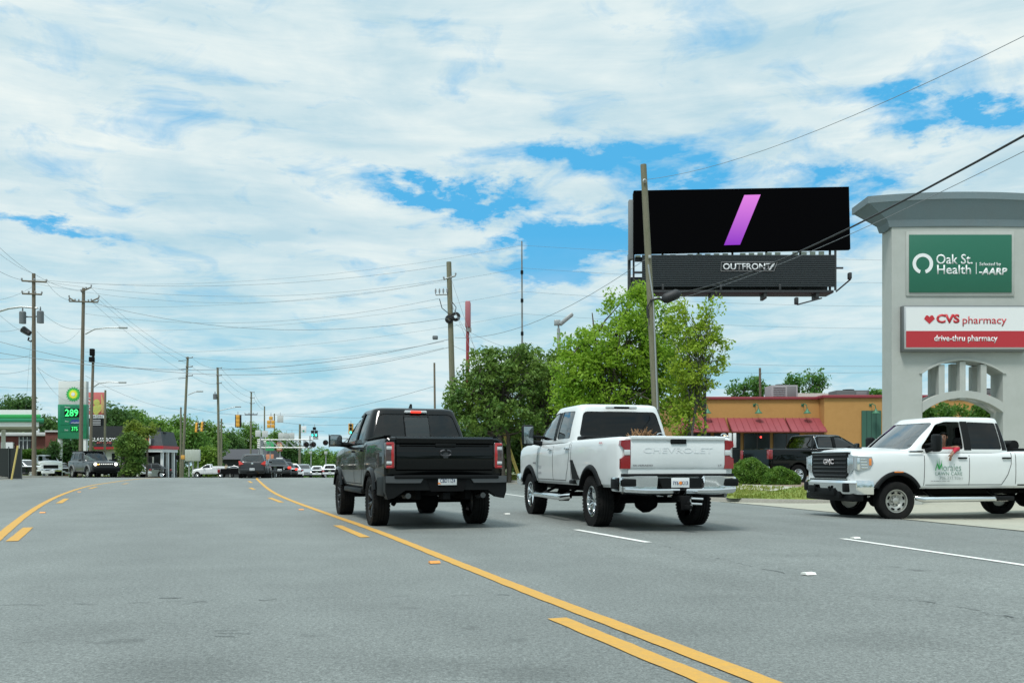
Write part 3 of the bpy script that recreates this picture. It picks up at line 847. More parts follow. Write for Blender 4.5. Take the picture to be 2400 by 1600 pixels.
def license(t, x, y, z, txt, rz, m=M_plate, sc=1.0, top=None, deco=True):
    mb = MB(); mb.box((0, 0, 0), (.305, .008, .152), .003); p = mb.build('license_plate', m, t)
    p.location = (x, y, z); p.rotation_euler = (0, 0, rz)
    text(p, txt, (0, -.006, -.005), FACE, M_ink, w=.25, h=.062, bold=.01)
    if top:
        mb = MB(); mb.box((0, -.005, .055), (.29, .003, .026)); mb.build('plate_band', top, p)
    return p
def mirror(t, x, y, z, w, h, s, arm=.16, tow=False):
    mb = MB(); yy = s*(abs(y)+arm+w/2)
    mb.box((x, yy, z), (.13, w, h), .05, seg=3)
    mb.tube([(x+.05, s*(abs(y)-.04), z-h*.42), (x+.02, yy, z-h*.30)], [.055, .045], 8)
    if tow: mb.tube([(x+.05, s*(abs(y)-.04), z-h*.1), (x+.02, yy, z-h*.05)], [.03, .03], 8)
    o = mb.build('side_mirror', M_plast, t)
    mb = MB(); mb.box((x-.068, yy, z), (.006, w*.82, h*.82), .002); mb.build('mirror_glass', mat('mirror_glass', (.30, .34, .35), .08, .9), o)
    return o

# ---------------------------------------------------------------- pickup shapes
def spec_hd():      # tall three-quarter-ton pickup
    S = dict(W=1.02, zb=.66, R=.435, ww=.29, wb=4.04, tr=1.75, ar=.56, zbed=1.49)
    S['st'] = [(-1.32, .74, 1.46, .935, .0, .6), (-1.29, .70, 1.485, .965, .0, .6), (-1.2, .67, 1.49, .995, .0, .6), (-.8, .66, 1.49, 1.02, 0, .6), (0, .66, 1.49, 1.02, 0, .6), (1.0, .66, 1.49, 1.02, 0, .6),
               (1.2, .66, 1.485, 1.02, .0, .8), (2.2, .66, 1.48, 1.02, 0, 1), (3.2, .66, 1.48, 1.02, .0, 1), (3.55, .66, 1.49, 1.02, .03, 1.2), (3.8, .66, 1.50, 1.02, .05, 1.5),
               (4.3, .66, 1.50, 1.02, .07, 1.6), (4.7, .66, 1.475, 1.01, .07, 1.6), (4.9, .68, 1.455, .995, .06, 1.6), (4.99, .72, 1.43, .97, .04, 1.5), (5.03, .78, 1.38, .94, .01, 1.2)]
    S['bed'] = (-1.22, 1.05, .84, .98)
    S['green'] = (1.12, 3.80, 1.30, 2.84, 1.46, 2.17, .975, .80)
    S['side'] = [[(2.36, 1.53), (3.34, 1.53), (2.86, 2.02), (2.36, 2.06)], [(1.38, 1.53), (2.20, 1.53), (2.20, 2.06), (1.44, 2.04)]]
    S['front'] = (1.53, 2.04, .84, .72); S['rear'] = (1.56, 2.03, .83, .71)
    S['gtrim'] = [([(2.19, 1.51), (2.37, 1.51), (2.37, 2.05), (2.19, 2.05)], M_plast, .002)]
    S['seats'] = [(2.15, .42), (2.15, -.42), (1.35, .4), (1.35, -.4)]
    S['cabin'] = (1.22, 3.42, .86, .78)
    S['seams'] = [((3.40, .74), (3.38, 1.46)), ((2.28, .74), (2.27, 1.50)), ((1.30, .98), (1.22, 1.20)), ((1.22, 1.2), (1.20, 1.5)), ((1.30, .98), (1.45, .76)), ((1.45, .755), (3.36, .755)), ((1.10, .68), (1.10, 1.45))]
    S['handles'] = [(2.45, 1.34), (1.34, 1.34)]
    S['hm'] = M_wp
    S['steer'] = 0
    return S
def steps(t, S, x0, x1, chrome=True):
    for s in (1, -1):
        mb = MB(); mb.tube([(x0, s*(S['W']-.08), .47), (x0+.12, s*(S['W']+.04), .44), (x1-.12, s*(S['W']+.04), .44), (x1, s*(S['W']-.08), .47)], [.05, .06, .06, .05], 12)
        mb.mi = 1
        for x in (x0+.3, x1-.4): mb.tube([(x, s*(S['W']-.35), .62), (x, s*(S['W']-.02), .46)], .03, 6)
        if not chrome: mb.b2(x0-.02, x0+.42, s*(S['W']-.1) , s*(S['W']+.12), .40, .50, .02)
        mb.build('side_step', [M_chrome, M_plast], t)
# ================================================================ 1. black pickup (rear view)
S = dict(W=1.005, zb=.58, R=.42, ww=.29, wb=3.67, tr=1.74, ar=.52, zbed=1.47, paint=M_blk)
S['st'] = [(-1.20, .72, 1.43, .955, .0, .6), (-1.17, .66, 1.46, .985, .0, .6), (-1.05, .60, 1.475, 1.00, .0, .6), (-.5, .58, 1.475, 1.005, 0, .6), (.3, .58, 1.47, 1.005, 0, .6), (.62, .58, 1.46, 1.005, 0, .7),
           (.75, .58, 1.44, 1.0, 0, .9), (1.8, .58, 1.425, 1.0, 0, 1), (2.8, .58, 1.42, 1.0, 0, 1), (3.2, .58, 1.42, 1.0, .04, 1.4), (3.6, .58, 1.40, 1.005, .07, 1.8), (4.1, .58, 1.36, .995, .08, 1.9), (4.4, .62, 1.30, .96, .06, 1.9), (4.55, .7, 1.2, .90, .03, 1.5), (4.6, .78, 1.1, .84, .0, 1)]
S['bed'] = (-1.10, .58, .82, .92)
S['green'] = (.64, 3.45, .92, 2.25, 1.41, 2.06, .955, .77)
S['side'] = [[(1.78, 1.48), (2.90, 1.46), (2.28, 1.93), (1.78, 1.97)], [(.98, 1.49), (1.66, 1.48), (1.66, 1.97), (1.10, 1.94)]]
S['front'] = (1.47, 1.96, .82, .66); S['rear'] = (1.50, 1.94, .81, .68)
S['gtrim'] = [([(1.65, 1.46), (1.79, 1.46), (1.79, 1.99), (1.65, 1.99)], M_plast, .002)]
S['seats'] = [(1.75, .4), (1.75, -.4), (.98, .4), (.98, -.4)]
S['cabin'] = (.74, 2.95, .85, .7)
S['seams'] = [((2.95, .66), (2.95, 1.40)), ((1.72, .66), (1.72, 1.42)), ((.85, .9), (.80, 1.42)), ((.85, .9), (1.0, .68)), ((1.0, .675), (2.93, .675)), ((.63, .6), (.63, 1.42))]
S['handles'] = [(1.9, 1.27), (.98, 1.28)]; S['hm'] = M_blk
S['flare'] = (.03, .05, M_blk); S['rim'] = 'dark'
S['gs'] = M_glassd
hd = math.degrees(math.atan2(3.5, -1.19))
fw = Vector((math.cos(R(hd)), math.sin(R(hd)), 0)); lf = Vector((-fw.y, fw.x, 0))
o = Vector((-2.30, 15.9, 0))-lf*(S['tr']/2); o.z = H(o.x, o.y, False)+.01
bk, bvh, gb = vehicle('pickup_truck', 'glossy black crew cab pickup seen from behind, straddling the lane right of the yellow line', 'pickup truck', o, hd, S)
# tailgate, with a spoiler lip, a crease and a handle recess
mb = MB()
mb.prism([(-1.215, .93), (-1.245, .95), (-1.262, 1.05), (-1.262, 1.30), (-1.245, 1.345), (-1.27, 1.37), (-1.285, 1.44), (-1.25, 1.47), (-1.13, 1.478), (-1.13, .93)], 'Y', -.80, .80)
mb.box((-1.262, 0, 1.335), (.05, 1.5, .018), .006)
tg = mb.build('tailgate', M_blk, bk, 30)
mb = MB(); mb.box((-1.272, 0, 1.335), (.03, .34, .055), .012); mb.build('tailgate_handle', M_plast, tg)
mb = MB()   # embossed emblem: two curled horns over a tapering head
mb.prism([(-.035, -.06), (.035, -.06), (.05, 0), (.03, .03), (-.03, .03), (-.05, 0)], 'X', -1.275, -1.262)
for s in (1, -1): mb.tube([(-1.268, s*(.02+.075*math.sin(a)), .02+.045*math.cos(a)) for a in np.linspace(0, 4.0, 9)], [.02-.0012*k for k in range(9)], 6)
e_ = mb.build('emblem', mat('dark_emblem', (.07, .07, .075), .3, .8), tg); e_.location = (0, 0, 1.19)
for s in (1, -1):
    mb = MB(); mb.box((-1.20, s*.895, 1.175), (.11, .165, .42), .03, seg=3); l = mb.build('tail_light', mat('smoked_lens', (.06, .04, .04), .15, 0, 1), bk)
    mb = MB(); mb.box((-1.225, s*.86, 1.175), (.075, .055, .41), .02); mb.box((-1.225, s*.90, 1.355), (.075, .13, .05), .018); mb.box((-1.225, s*.90, .99), (.075, .13, .05), .018); mb.build('red_lens', mat('red_lens_bright', (.40, .012, .014), .15, 0, 1.0), l)
    mb = MB(); mb.box((-1.232, s*.915, 1.29), (.06, .09, .055), .01); mb.box((-1.232, s*.915, 1.055), (.06, .09, .05), .01); mb.build('white_lens', M_whl, l)
# bumper
mb = MB()
pl = [(-.99, .80), (.99, .80), (.97, .50), (.80, .47), (.42, .62), (.28, .56), (-.28, .56), (-.42, .62), (-.80, .47), (-.97, .50)]
mb.prism([(-1.0, .84), (1.0, .84), (1.0, .60), (.96, .48), (.86, .50), (.68, .62), (-.68, .62), (-.86, .50), (-.96, .48), (-1.0, .60)], 'X', -1.36, -1.12)
mb.b2(-1.40, -1.30, -.86, .86, .80, .86, .015)
for s in (1, -1): mb.b2(-1.2, -.62, s*.93, s*1.0, .52, .84, .02)
bp_ = mb.build('rear_bumper', M_plast, bk, 30)
for s in (1, -1):
    mb = MB(); mb.prism([(s*.36, .845), (s*.995, .845), (s*.995, .74), (s*.80, .735), (s*.44, .735)], 'X', -1.385, -1.355); mb.build('bumper_insert', mat('grey_metallic', (.10, .105, .11), .4, .6), bp_)
mb = MB(); mb.prism([(-.33, .80), (.33, .80), (.27, .60), (-.27, .60)], 'X', -1.375, -1.35); mb.build('plate_recess', M_dark, bp_)
license(bk, -1.385, 0.0, .775, 'CBD11Z4', R(-90), top=mat('plate_blue', (.18, .40, .62), .5))
mb = MB(); mb.prism([(.0, 0), (.05, .0), (.045, .03), (.01, .02)], 'X', -.002, .002); pe = mb.build('plate_emblem', M_amb, bk); pe.rotation_euler = (0, 0, 0); pe.location = (-1.391, .14-.03, .715)
for s in (1, -1):
    mb = MB(); mb.tube([(-1.30, s*.62, .53), (-1.0, s*.62, .52)], .045, 12); mb.build('exhaust_tip', mat('dark_steel', (.12, .12, .12), .35, .8), bk)
mb = MB(); mb.b2(-1.34, -1.0, -.06, .06, .47, .58, .01); mb.build('hitch_receiver', M_dark, bk)
# high brake light, antenna, sliding pane
mb = MB(); mb.box((.90, 0, 1.985), (.06, .42, .055), .02); hb = mb.build('brake_light', M_whl, bk)
mb = MB(); mb.box((.885, 0, 1.985), (.06, .20, .045), .015); mb.build('red_lens', M_redon, hb)
mb = MB(); mb.prism([(1.25, 2.05), (1.52, 2.06), (1.38, 2.10), (1.29, 2.155)], 'Y', -.02, .02); mb.build('antenna_fin', M_plast, bk)
project(gb, rpoly([(-.22, 1.53), (.22, 1.53), (.22, 1.88), (-.22, 1.88)], .02), 'X', -1, .004, 'sliding_pane', glassmat('slider_glass', (.32, .36, .36), refl=1.6), bk, .004)
for s in (1, -1):
    project(gb, [(s*.22, 1.50), (s*.235, 1.50), (s*.235, 1.92), (s*.22, 1.92)], 'X', -1, .006, 'pane_frame', M_plast, bk, .004)
    mirror(bk, 2.72, .95, 1.50, .26, .22, s, .12)
    mb = MB(); mb.box((4.35, s*.78, 1.15), (.4, .3, .16), .05); mb.build('headlight', M_whl, bk)
    mb = MB(); mb.b2(.95, 2.95, s*.80, s*1.0, .50, .60, .03); mb.build('side_step', M_plast, bk)
    mb = MB(); mb.prism([(.62, 1.455), (-1.15, 1.48), (-1.15, 1.495), (.62, 1.475)], 'Y', s*.86, s*.985); mb.build('bed_rail', M_plast, bk)
mb = MB(); mb.box((4.52, 0, 1.0), (.2, 1.5, .45), .05); mb.build('grille', M_plast, bk)
mb = MB(); mb.box((4.6, 0, .66), (.35, 1.9, .25), .06); mb.build('front_bumper', M_blk, bk)

# ================================================================ 2. white heavy duty pickup (rear view)
S = spec_hd(); S['paint'] = M_wp; S['rim'] = 'chrome6'; S['flare'] = (.035, .065, M_plast)
S['gside'] = {0: glassmat('front_side_glass', (.42, .48, .48), refl=1.8), 1: glassmat('rear_side_glass', (.22, .26, .27), refl=1.8)}; S['gr'] = M_glassd; S['ar'] = .55; S['hm'] = M_chrome
hd = math.degrees(math.atan2(4.0, -.98)); fw = Vector((math.cos(R(hd)), math.sin(R(hd)), 0)); lf = Vector((-fw.y, fw.x, 0))
o = Vector((1.47, 15.9, 0))-lf*(S['tr']/2); o.z = H(o.x, o.y, False)+.01
wt, bvh, gb = vehicle('pickup_truck', 'white crew cab pickup seen from behind, dark toolbox line across its bed', 'pickup truck', o, hd, S)
mb = MB()
mb.prism([(-1.30, .985), (-1.345, 1.0), (-1.362, 1.06), (-1.362, 1.38), (-1.35, 1.42), (-1.385, 1.455), (-1.385, 1.485), (-1.35, 1.50), (-1.24, 1.50), (-1.24, .985)], 'Y', -.80, .80)
tg = mb.build('tailgate', M_wp, wt, 30)
mb = MB(); mb.prism([(-.84, .965), (.84, .965), (.84, .80), (-.84, .80)], 'X', -1.345, -1.25); mb.build('lower_valance', M_wp, wt)
mb = MB(); mb.box((-1.368, 0, 1.425), (.03, .27, .10), .025); mb.build('tailgate_handle', M_plast, tg)
M_emb = mat('embossed_white', (.69, .71, .72), .4, 0, .6)
text(tg, 'CHEVROLET', (-1.363, 0, 1.275), (R(90), 0, R(-90)), M_emb, w=1.18, h=.085, extr=.004, name='embossed_lettering')
text(tg, 'SILVERADO', (-1.363, .60, 1.035), (R(90), 0, R(-90)), mat('badge_grey', (.12, .12, .13), .3, .6), w=.33, h=.028, extr=.003)
text(tg, 'LT', (-1.363, -.72, 1.035), (R(90), 0, R(-90)), mat('badge_grey', (.12, .12, .13), .3, .6), w=.06, h=.026, extr=.003)
for s in (1, -1):
    poly = [(s*.805, 1.44), (s*.955, 1.43), (s*.97, 1.35), (s*.90, 1.29), (s*.90, 1.19), (s*.965, 1.14), (s*.965, .985), (s*.805, .985)]
    mb = MB(); mb.prism(poly, 'X', -1.352, -1.18)
    # wrap along the side
    l = mb.build('tail_light', M_redl, wt, 20)
    mb = MB(); mb.box((-1.352, s*.86, 1.24), (.02, .10, .085), .006); mb.build('reverse_lens', M_whl, l)
mb = MB()
for s in (1, -1):
    pf_ = [(-1.36, .868), (-1.45, .872), (-1.482, .858), (-1.478, .80), (-1.455, .69), (-1.50, .682), (-1.555, .668), (-1.560, .645), (-1.535, .60), (-1.45, .572), (-1.36, .572)]
    rg_ = []
    for k_ in range(9):
        q_ = k_/8; yb_ = .40+(.94-.40)*q_; dx_ = .10*max(0, q_-.5)**1.5*2
        rg_.append([(x+dx_, s*(yb_ if z > .68 else (.06+(yb_-.40)*(.88/.54))), z+(.05*max(0, q_-.6) if z < .68 else 0)) for x, z in pf_])
    mb.loft(rg_)
    mb.b2(-1.38, -.98, s*.94, s*1.0, .62, .855, .02)
cb = mb.build('rear_bumper', M_chrome, wt, 30)
mb = MB()
mb.prism([(-.295, .64), (.295, .64), (.38, .835), (-.38, .835)], 'X', -1.475, -1.36)
mb.b2(-1.40, -1.30, -.95, .95, .86, .905, .01)
for s in (1, -1): mb.box((-1.455, s*.87, .765), (.05, .24, .12), .02); mb.b2(-1.3, -1.0, s*.995, s*1.008, .66, .82, .01)
mb.build('bumper_inset', M_plast, cb)
license(wt, -1.485, 0.02, .765, 'IY6  K13', R(-90)); mb = MB(); mb.lathe([(.001, 0), (.028, 0), (.028, .004), (.001, .004)], (0, 0, 0), 'Y', 14); q = mb.build('plate_emblem', M_amb, wt); q.rotation_euler = (0, 0, R(-90)); q.location = (-1.494, .02, .76)
mb = MB(); mb.b2(-1.62, -1.2, -.05, .05, .46, .56, .01); mb.b2(-1.66, -1.60, -.07, .07, .34, .56, .01); mb.b2(-1.8, -1.60, -.04, .04, .36, .42, .01); mb.lathe([(.001, 0), (.03, .01), (.03, .05), (.001, .065)], (-1.75, 0, .42), 'Z', 12); mb.build('tow_hitch', M_dark, wt)
mb = MB(); mb.tube([(-1.62, -.10, .52), (-1.62, -.30, .51)], .018, 8); mb.tube([(-1.62, -.10, .44), (-1.62, -.28, .43)], .018, 8); mb.build('hitch_pin', M_chrome, wt)
mb = MB(); mb.box((1.22, 0, 2.075), (.05, .62, .06), .02); hb = mb.build('brake_light', M_whl, wt); hb.location.z = .03
mb = MB(); mb.box((1.21, 0, 2.072), (.05, .30, .035), .01); mb.build('dark_lens', M_dark, hb)
mb = MB(); mb.b2(.62, 1.02, -.93, .93, 1.47, 1.56, .03); mb.b2(-1.15, .62, .80, .90, 1.49, 1.515, .005); mb.b2(-1.15, .62, -.90, -.80, 1.49, 1.515, .005); mb.build('toolbox', M_plast, wt)
mb = MB()
for y in (.20,): mb.tube([(-1.1+.0, y+.05*math.cos(a), 1.525+.028*math.sin(a)) for a in np.linspace(0, 2*math.pi, 9)], .01, 6)
mb.tube([(-1.1, .36, 1.50), (-1.1, .10, 1.505)], .012, 6); td = mb.build('tie_down', M_chrome, wt); td2 = td.copy(); COL.objects.link(td2); td2.location = (0, -1.12, 0)
text(wt, '4X4', (-.55, 1.022, 1.405), (R(90), 0, R(180)), mat('badge_red', (.5, .05, .06), .4), w=.16, h=.035)
text(wt, '2500HD', (3.62, 1.024, 1.08), (R(90), 0, R(180)), mat('badge_grey', (.12, .12, .13), .3, .6), w=.22, h=.035)
for k, (s_, w_) in enumerate((('P  LA', .22), ('Tree Care', .24), ('706 555', .18))):
    if k < 2: text(wt, ('CCU', 'LAWN')[k], (3.22, 1.022, 1.00-k*.12), (R(90), 0, R(180)), mat('decal_grey', (.30, .31, .33), .5), w=w_, h=.055)
for s in (1, -1):
    mirror(wt, 3.18, .96, 1.64, .24, .42, s, .20, True)
    mb = MB(); mb.box((4.93, s*.80, 1.22), (.2, .3, .2), .05); mb.build('headlight', M_whl, wt)
    mb = MB(); mb.prism([(.60, .78), (.98, .78), (1.12, 1.13), (.98, 1.13)], 'Y', s*1.0, s*1.032); mb.b2(.85, 1.15, s*.9, s*1.04, .70, .77, .02); mb.build('mud_guard', M_plast, wt)
steps(wt, S, 1.35, 3.45)
mb = MB(); mb.box((5.0, 0, 1.1), (.12, 1.5, .4), .05); mb.build('grille', M_plast, wt)
mb = MB(); mb.box((5.08, 0, .72), (.35, 2.0, .28), .06); mb.build('front_bumper', M_chrome, wt)
bvw = bvh
mb = MB(); mb.tube([(-.5, -.72, .60), (-.95, -.74, .56), (-1.2, -.9, .56)], .05, 10); mb.build('exhaust_pipe', mat('dark_steel', (.12, .12, .12), .35, .8), wt)
# loose straw-coloured brush lying in the bed
mb = MB()
for k in range(150):
    a = random.uniform(-.45, .45); p = Vector((random.uniform(-1.0, -.5), .40+a*.28, 1.38)); q = p+Vector((random.uniform(-.2, .2), random.uniform(-.16, .08), random.uniform(.12, .31-abs(a)*.35)))
    mb.tube([p, p.lerp(q, .5)+Vector((0, 0, .04)), q], [.012, .01, .004], 4)
br = mb.build('brush_pile', mat('dry_brush', (.30, .17, .08), .9, var=(12, .6, (.18, .10, .05))), None)
br.location = o; br.rotation_euler = (0, 0, R(hd)); tag(br, 'tuft of dry tan brush sticking up over the tailgate of the white pickup', 'brush')

# ================================================================ 3. white work pickup turning out of the driveway
S = spec_hd(); S['paint'] = M_wp; S['rim'] = 'steel'; S['flare'] = (.03, .075, M_plast); S['open'] = ((0, 1),); S['R'] = .42; S['steer'] = R(-4)
S['hm'] = M_plast; S['gs'] = glassmat('dark_rear_glass', (.13, .14, .14), refl=1.2)
S['gtrim'] = [([(2.19, 1.51), (2.37, 1.51), (2.37, 2.15), (2.19, 2.15)], mat('pillar_black', (.012, .013, .014), .5, spec=.1), .002),
              ([(1.25, 1.51), (1.40, 1.51), (1.46, 2.12), (1.35, 2.12)], mat('pillar_black', (.012, .013, .014), .5, spec=.1), .002)]
S['green'] = (1.12, 3.86, 1.32, 2.98, 1.46, 2.25, .975, .79); S['side'] = [[(2.36, 1.53), (3.42, 1.53), (3.40, 1.60), (2.96, 2.08), (2.75, 2.14), (2.36, 2.14)], [(1.40, 1.53), (2.20, 1.53), (2.20, 2.14), (1.47, 2.12)]]; S['front'] = (1.53, 2.12, .85, .72); S['rear'] = (1.56, 2.08, .82, .70)
S['gf'] = glassmat('pale_windshield', (.62, .72, .66), refl=3.0)
ga = 180+12
fw = Vector((math.cos(R(ga)), math.sin(R(ga)), 0)); lf = Vector((-fw.y, fw.x, 0))
fl_ = Vector((8.27, 20.2, 0)); o = fl_-fw*S['wb']-lf*(S['tr']/2)+Vector((.02, 0, 0)); o.z = -.165
gm, bvh, gb = vehicle('pickup_truck', 'white work pickup with green lawn care lettering on its door, nosing out of the driveway', 'pickup truck', o, ga, S)
# grille + face
mb = MB()
mb.prism([(-.60, .88), (.60, .88), (.72, .97), (.74, 1.42), (.68, 1.46), (-.68, 1.46), (-.74, 1.42), (-.72, .97)], 'X', 4.95, 5.055)
gr = mb.build('grille', M_plast, gm)
mb = MB()
for z in (.94, 1.03, 1.12, 1.21, 1.30, 1.39): mb.b2(5.05, 5.07, -.68, .68, z, z+.035, .008)
mb.build('grille_bar', mat('grille_black', (.025, .026, .028), .25, .3), gr)
text(gr, 'GMC', (5.075, 0, 1.26), (R(90), 0, R(90)), mat('badge_chrome_red', (.55, .50, .50), .25, .6), w=.42, h=.12, bold=.03, extr=.015)
mb = MB()
mb.prism([(-.78, .84), (.78, .84), (.78, .89), (-.78, .89)], 'X', 5.02, 5.09); mb.b2(4.98, 5.07, -.74, .74, 1.455, 1.485, .01)
mb.build('grille_trim', M_chrome, gr)
for s in (1, -1):
    mb = MB(); mb.prism([(s*.745, 1.02), (s*.83, 1.0), (s*.93, 1.10), (s*.94, 1.38), (s*.745, 1.42)], 'X', 4.84, 5.05)
    mb.prism([(4.62, 1.22), (4.70, 1.10), (4.99, 1.06), (5.04, 1.10), (5.04, 1.37), (4.66, 1.36)], 'Y', s*.93, s*1.018)
    hl = mb.build('headlight', mat('headlight_lens', (.45, .48, .50), .12, .5, 1.0), gm, 25)
    mb = MB()
    for i in range(3): mb.box((5.055, s*(.80+.05*i), 1.20), (.012, .025, .26), .004)
    mb.box((5.06, s*.755, 1.18), (.02, .04, .34), .01); mb.box((4.985, s*1.02, 1.21), (.06, .012, .26), .004)
    for i in range(4): mb.box((4.84+.01*i, s*1.020, 1.13+.06*i), (.15, .012, .03), .004)
    mb.build('lamp_insert', M_chrome, hl)
    mb = MB(); mb.box((4.70, s*1.020, 1.25), (.06, .012, .15), .008); mb.build('amber_lens', M_amb, hl)
    mb = MB(); mb.box((4.04, s*1.062, .42+.56+.055), (.22, .012, .028), .006); mb.build('side_marker', M_amb, gm)
    mirror(gm, 3.25, .96, 1.66, .24, .38, s, .14, True)
mb = MB()
rings = []
for y in np.linspace(-1, 1, 17):
    xx = 5.22-.20*abs(y)**3; w_ = y*1.03
    rings.append([(xx-.03, w_, .56), (xx+.02, w_, .66), (xx+.03, w_, .80), (xx-.01, w_, .85), (xx-.22, w_, .85), (xx-.22, w_, .56)])
mb.loft(rings)
for s in (1, -1): mb.b2(4.62, 5.03, s*.985, s*1.035, .55, .86, .015)
fb = mb.build('front_bumper', M_chrome, gm, 30)
mb = MB()
mb.b2(4.95, 5.20, -.62, .62, .46, .62, .03); mb.b2(4.8, 5.1, -.95, .95, .40, .56, .04); mb.b2(5.0, 5.255, -.50, .50, .52, .68, .02); mb.box((5.02, 0, .865), (.15, 1.55, .03), .01)
for s in (1, -1): mb.box((5.14, s*.80, .70), (.12, .15, .20), .03)
mb.build('air_dam', M_plast, fb)
mb = MB()
for s in (.35, -.35): mb.tube([(5.25, s, .64), (5.28, s, .72)], .03, 8)
mb.build('tow_hook', M_plast, fb)
mb = MB(); mb.box((5.30, -.35, .66), (.02, .30, .15), .005, rot=Matrix.Rotation(0, 3, 'X')); mb.build('plate_bracket', M_plast, fb)
mb = MB(); mb.box((4.62, .30, 1.56), (.10, .42, .035), .012); mb.build('hood_scoop', M_plast, gm)
steps(gm, S, 1.25, 3.55, False)
mb = MB(); mb.box((3.60, 1.018, 1.475), (.36, .012, .045), .012); bd = mb.build('fender_badge', M_chrome, gm)
mb = MB(); mb.box((3.60, 1.026, 1.475), (.29, .008, .028), .004); mb.build('badge_inset', M_plast, bd)
M_grn = mat('decal_green', (.03, .38, .09), .5); M_dkg = mat('decal_dark_green', (.12, .26, .20), .5); M_gry = mat('decal_thin_grey', (.30, .36, .34), .5)
SD = (R(90), 0, R(180)); yb = 1.0255
text(gm, 'orales', (2.71, yb, 1.135), SD, M_dkg, w=.44, h=.155, name='door_lettering', bold=-.012)
text(gm, 'LAWN CARE', (2.79, yb, 1.00), SD, M_dkg, w=.66, h=.075, name='door_lettering', bold=-.012)
text(gm, '706.332.9361', (2.74, yb, .905), SD, M_gry, w=.56, h=.07, name='door_lettering', bold=-.012)
text(gm, 'DURAMAX 2500 HD', (3.0, yb, .835), SD, mat('badge_grey', (.12, .12, .13), .3, .6), w=.46, h=.02, name='door_lettering')
mb = MB()
for (x0, zz0, x1, zz1, w_) in [(3.12, 1.07, 3.08, 1.22, .022), (3.08, 1.22, 3.02, 1.10, .03), (3.02, 1.10, 2.975, 1.22, .03), (2.975, 1.22, 2.95, 1.07, .022), (3.05, 1.09, 3.09, 1.30, .014), (3.03, 1.09, 3.03, 1.33, .016), (3.01, 1.09, 2.96, 1.30, .014)]:
    mb.tube([(x0, yb, zz0), ((x0+x1)/2, yb, (zz0+zz1)/2), (x1, yb, zz1)], [w_*.5, w_*.5, w_*.15], 6)
for v in mb.bm.verts: v.co.y = yb+(v.co.y-yb)*.15
mb.build('grass_logo', M_grn, gm)
# trailer tank / black tarp roll behind the cab
mb = MB(); mb.tube([(.95, -.8, 1.62), (.95, .8, 1.62)], .12, 12); mb.b2(.75, 1.06, -.9, .9, 1.44, 1.56, .03); mb.build('tool_roll', M_plast, gm)
mb = MB(); mb.b2(.62, 1.06, .90, 1.0, .72, 1.05, .02); mb.build('mud_guard', M_plast, gm)

# driver leaning out
def skin(name, nodes, edges, mats, parent=None, sub=2):
    me = bpy.data.meshes.new(name); me.from_pydata([n[0] for n in nodes], edges, [])
    o_ = bpy.data.objects.new(name, me); COL.objects.link(o_)
    md = o_.modifiers.new('s', 'SKIN')
    for i, n in enumerate(nodes): me.skin_vertices[0].data[i].radius = (n[1], n[2] if len(n) > 2 else n[1])
    me.skin_vertices[0].data[0].use_root = True
    sb = o_.modifiers.new('u', 'SUBSURF'); sb.levels = sub; sb.render_levels = sub
    bpy.context.view_layer.update(); dg = bpy.context.evaluated_depsgraph_get(); m2 = bpy.data.meshes.new_from_object(o_.evaluated_get(dg))
    bpy.data.objects.remove(o_); m2.materials.clear()
    return finish(name, m2, mats, parent, 180)
M_skin = mat('skin', (.24, .125, .08), .55); M_red = mat('red_shirt', (.42, .012, .035), .8, bump=(30, .2, .01)); M_hair = mat('hair', (.012, .010, .009), .7)
SX, SY, SZ = 2.52, .50, 1.02
def L(x, y, z): return (SX+x, SY+y, SZ+z)
nodes = [(L(0, 0, 0), .17, .15), (L(.02, .02, .25), .16, .13), (L(.06, .04, .46), .17, .12), (L(.09, .07, .55), .09, .08), (L(.11, .10, .62), .055, .055),
         (L(.12, .12, .70), .075, .085), (L(.12, .125, .79), .080, .098), (L(.12, .125, .86), .055, .07),
         (L(.05, .22, .49), .095, .09), (L(.12, .42, .33), .055, .05), (L(.20, .545, .50), .05), (L(.20, .565, .44), .042),   # left arm: shoulder, elbow region replaced below
         (L(.06, -.16, .47), .075, .07), (L(.14, -.24, .24), .055), (L(.40, -.14, .20), .042), (L(.52, -.08, .26), .035)]
nodes[9] = (L(-.01, .43, .53), .078, .074); nodes[10] = (L(.10, .53, .51), .056, .054); nodes[11] = (L(.22, .575, .42), .034, .032)
edges = [(0, 1), (1, 2), (2, 3), (3, 4), (4, 5), (5, 6), (6, 7), (2, 8), (8, 9), (9, 10), (10, 11), (2, 12), (12, 13), (13, 14), (14, 15)]
hb_ = Vector(nodes[11][0]); base_i = len(nodes)
nodes.append(((hb_.x+.045, hb_.y+.006, hb_.z-.055), .036, .02)); edges.append((11, base_i))
for k, (ox, ln) in enumerate(((-.028, .065), (-.010, .078), (.009, .074), (.027, .058))):
    i = len(nodes); p = Vector(nodes[base_i][0])+Vector((ox*.8+.012, .002, -.03-.008*abs(k-1.5)))
    nodes.append((tuple(p), .0095)); edges.append((base_i, i))
    nodes.append((tuple(p+Vector((.012, .004, -ln*.5))), .009)); edges.append((i, i+1))
    nodes.append((tuple(p+Vector((.008, -.008, -ln))), .007)); edges.append((i+1, i+2))
i = len(nodes); p = hb_+Vector((.075, .0, -.035)); nodes.append((tuple(p), .010)); edges.append((base_i, i)); nodes.append((tuple(p+Vector((.028, -.005, -.035))), .008)); edges.append((i, i+1))
pr = skin('person', nodes, edges, [M_skin, M_red])
for p in pr.data.polygons:
    c = p.center; rel = c-Vector((SX, SY, SZ))
    arm_l = rel.y > .2 and rel.x < .17 and rel.z < .6
    p.material_index = 1 if (rel.z < .555 and not (rel.y > .45 and rel.x > .205) and not (rel.y < -.1 and rel.x > .30)) else 0
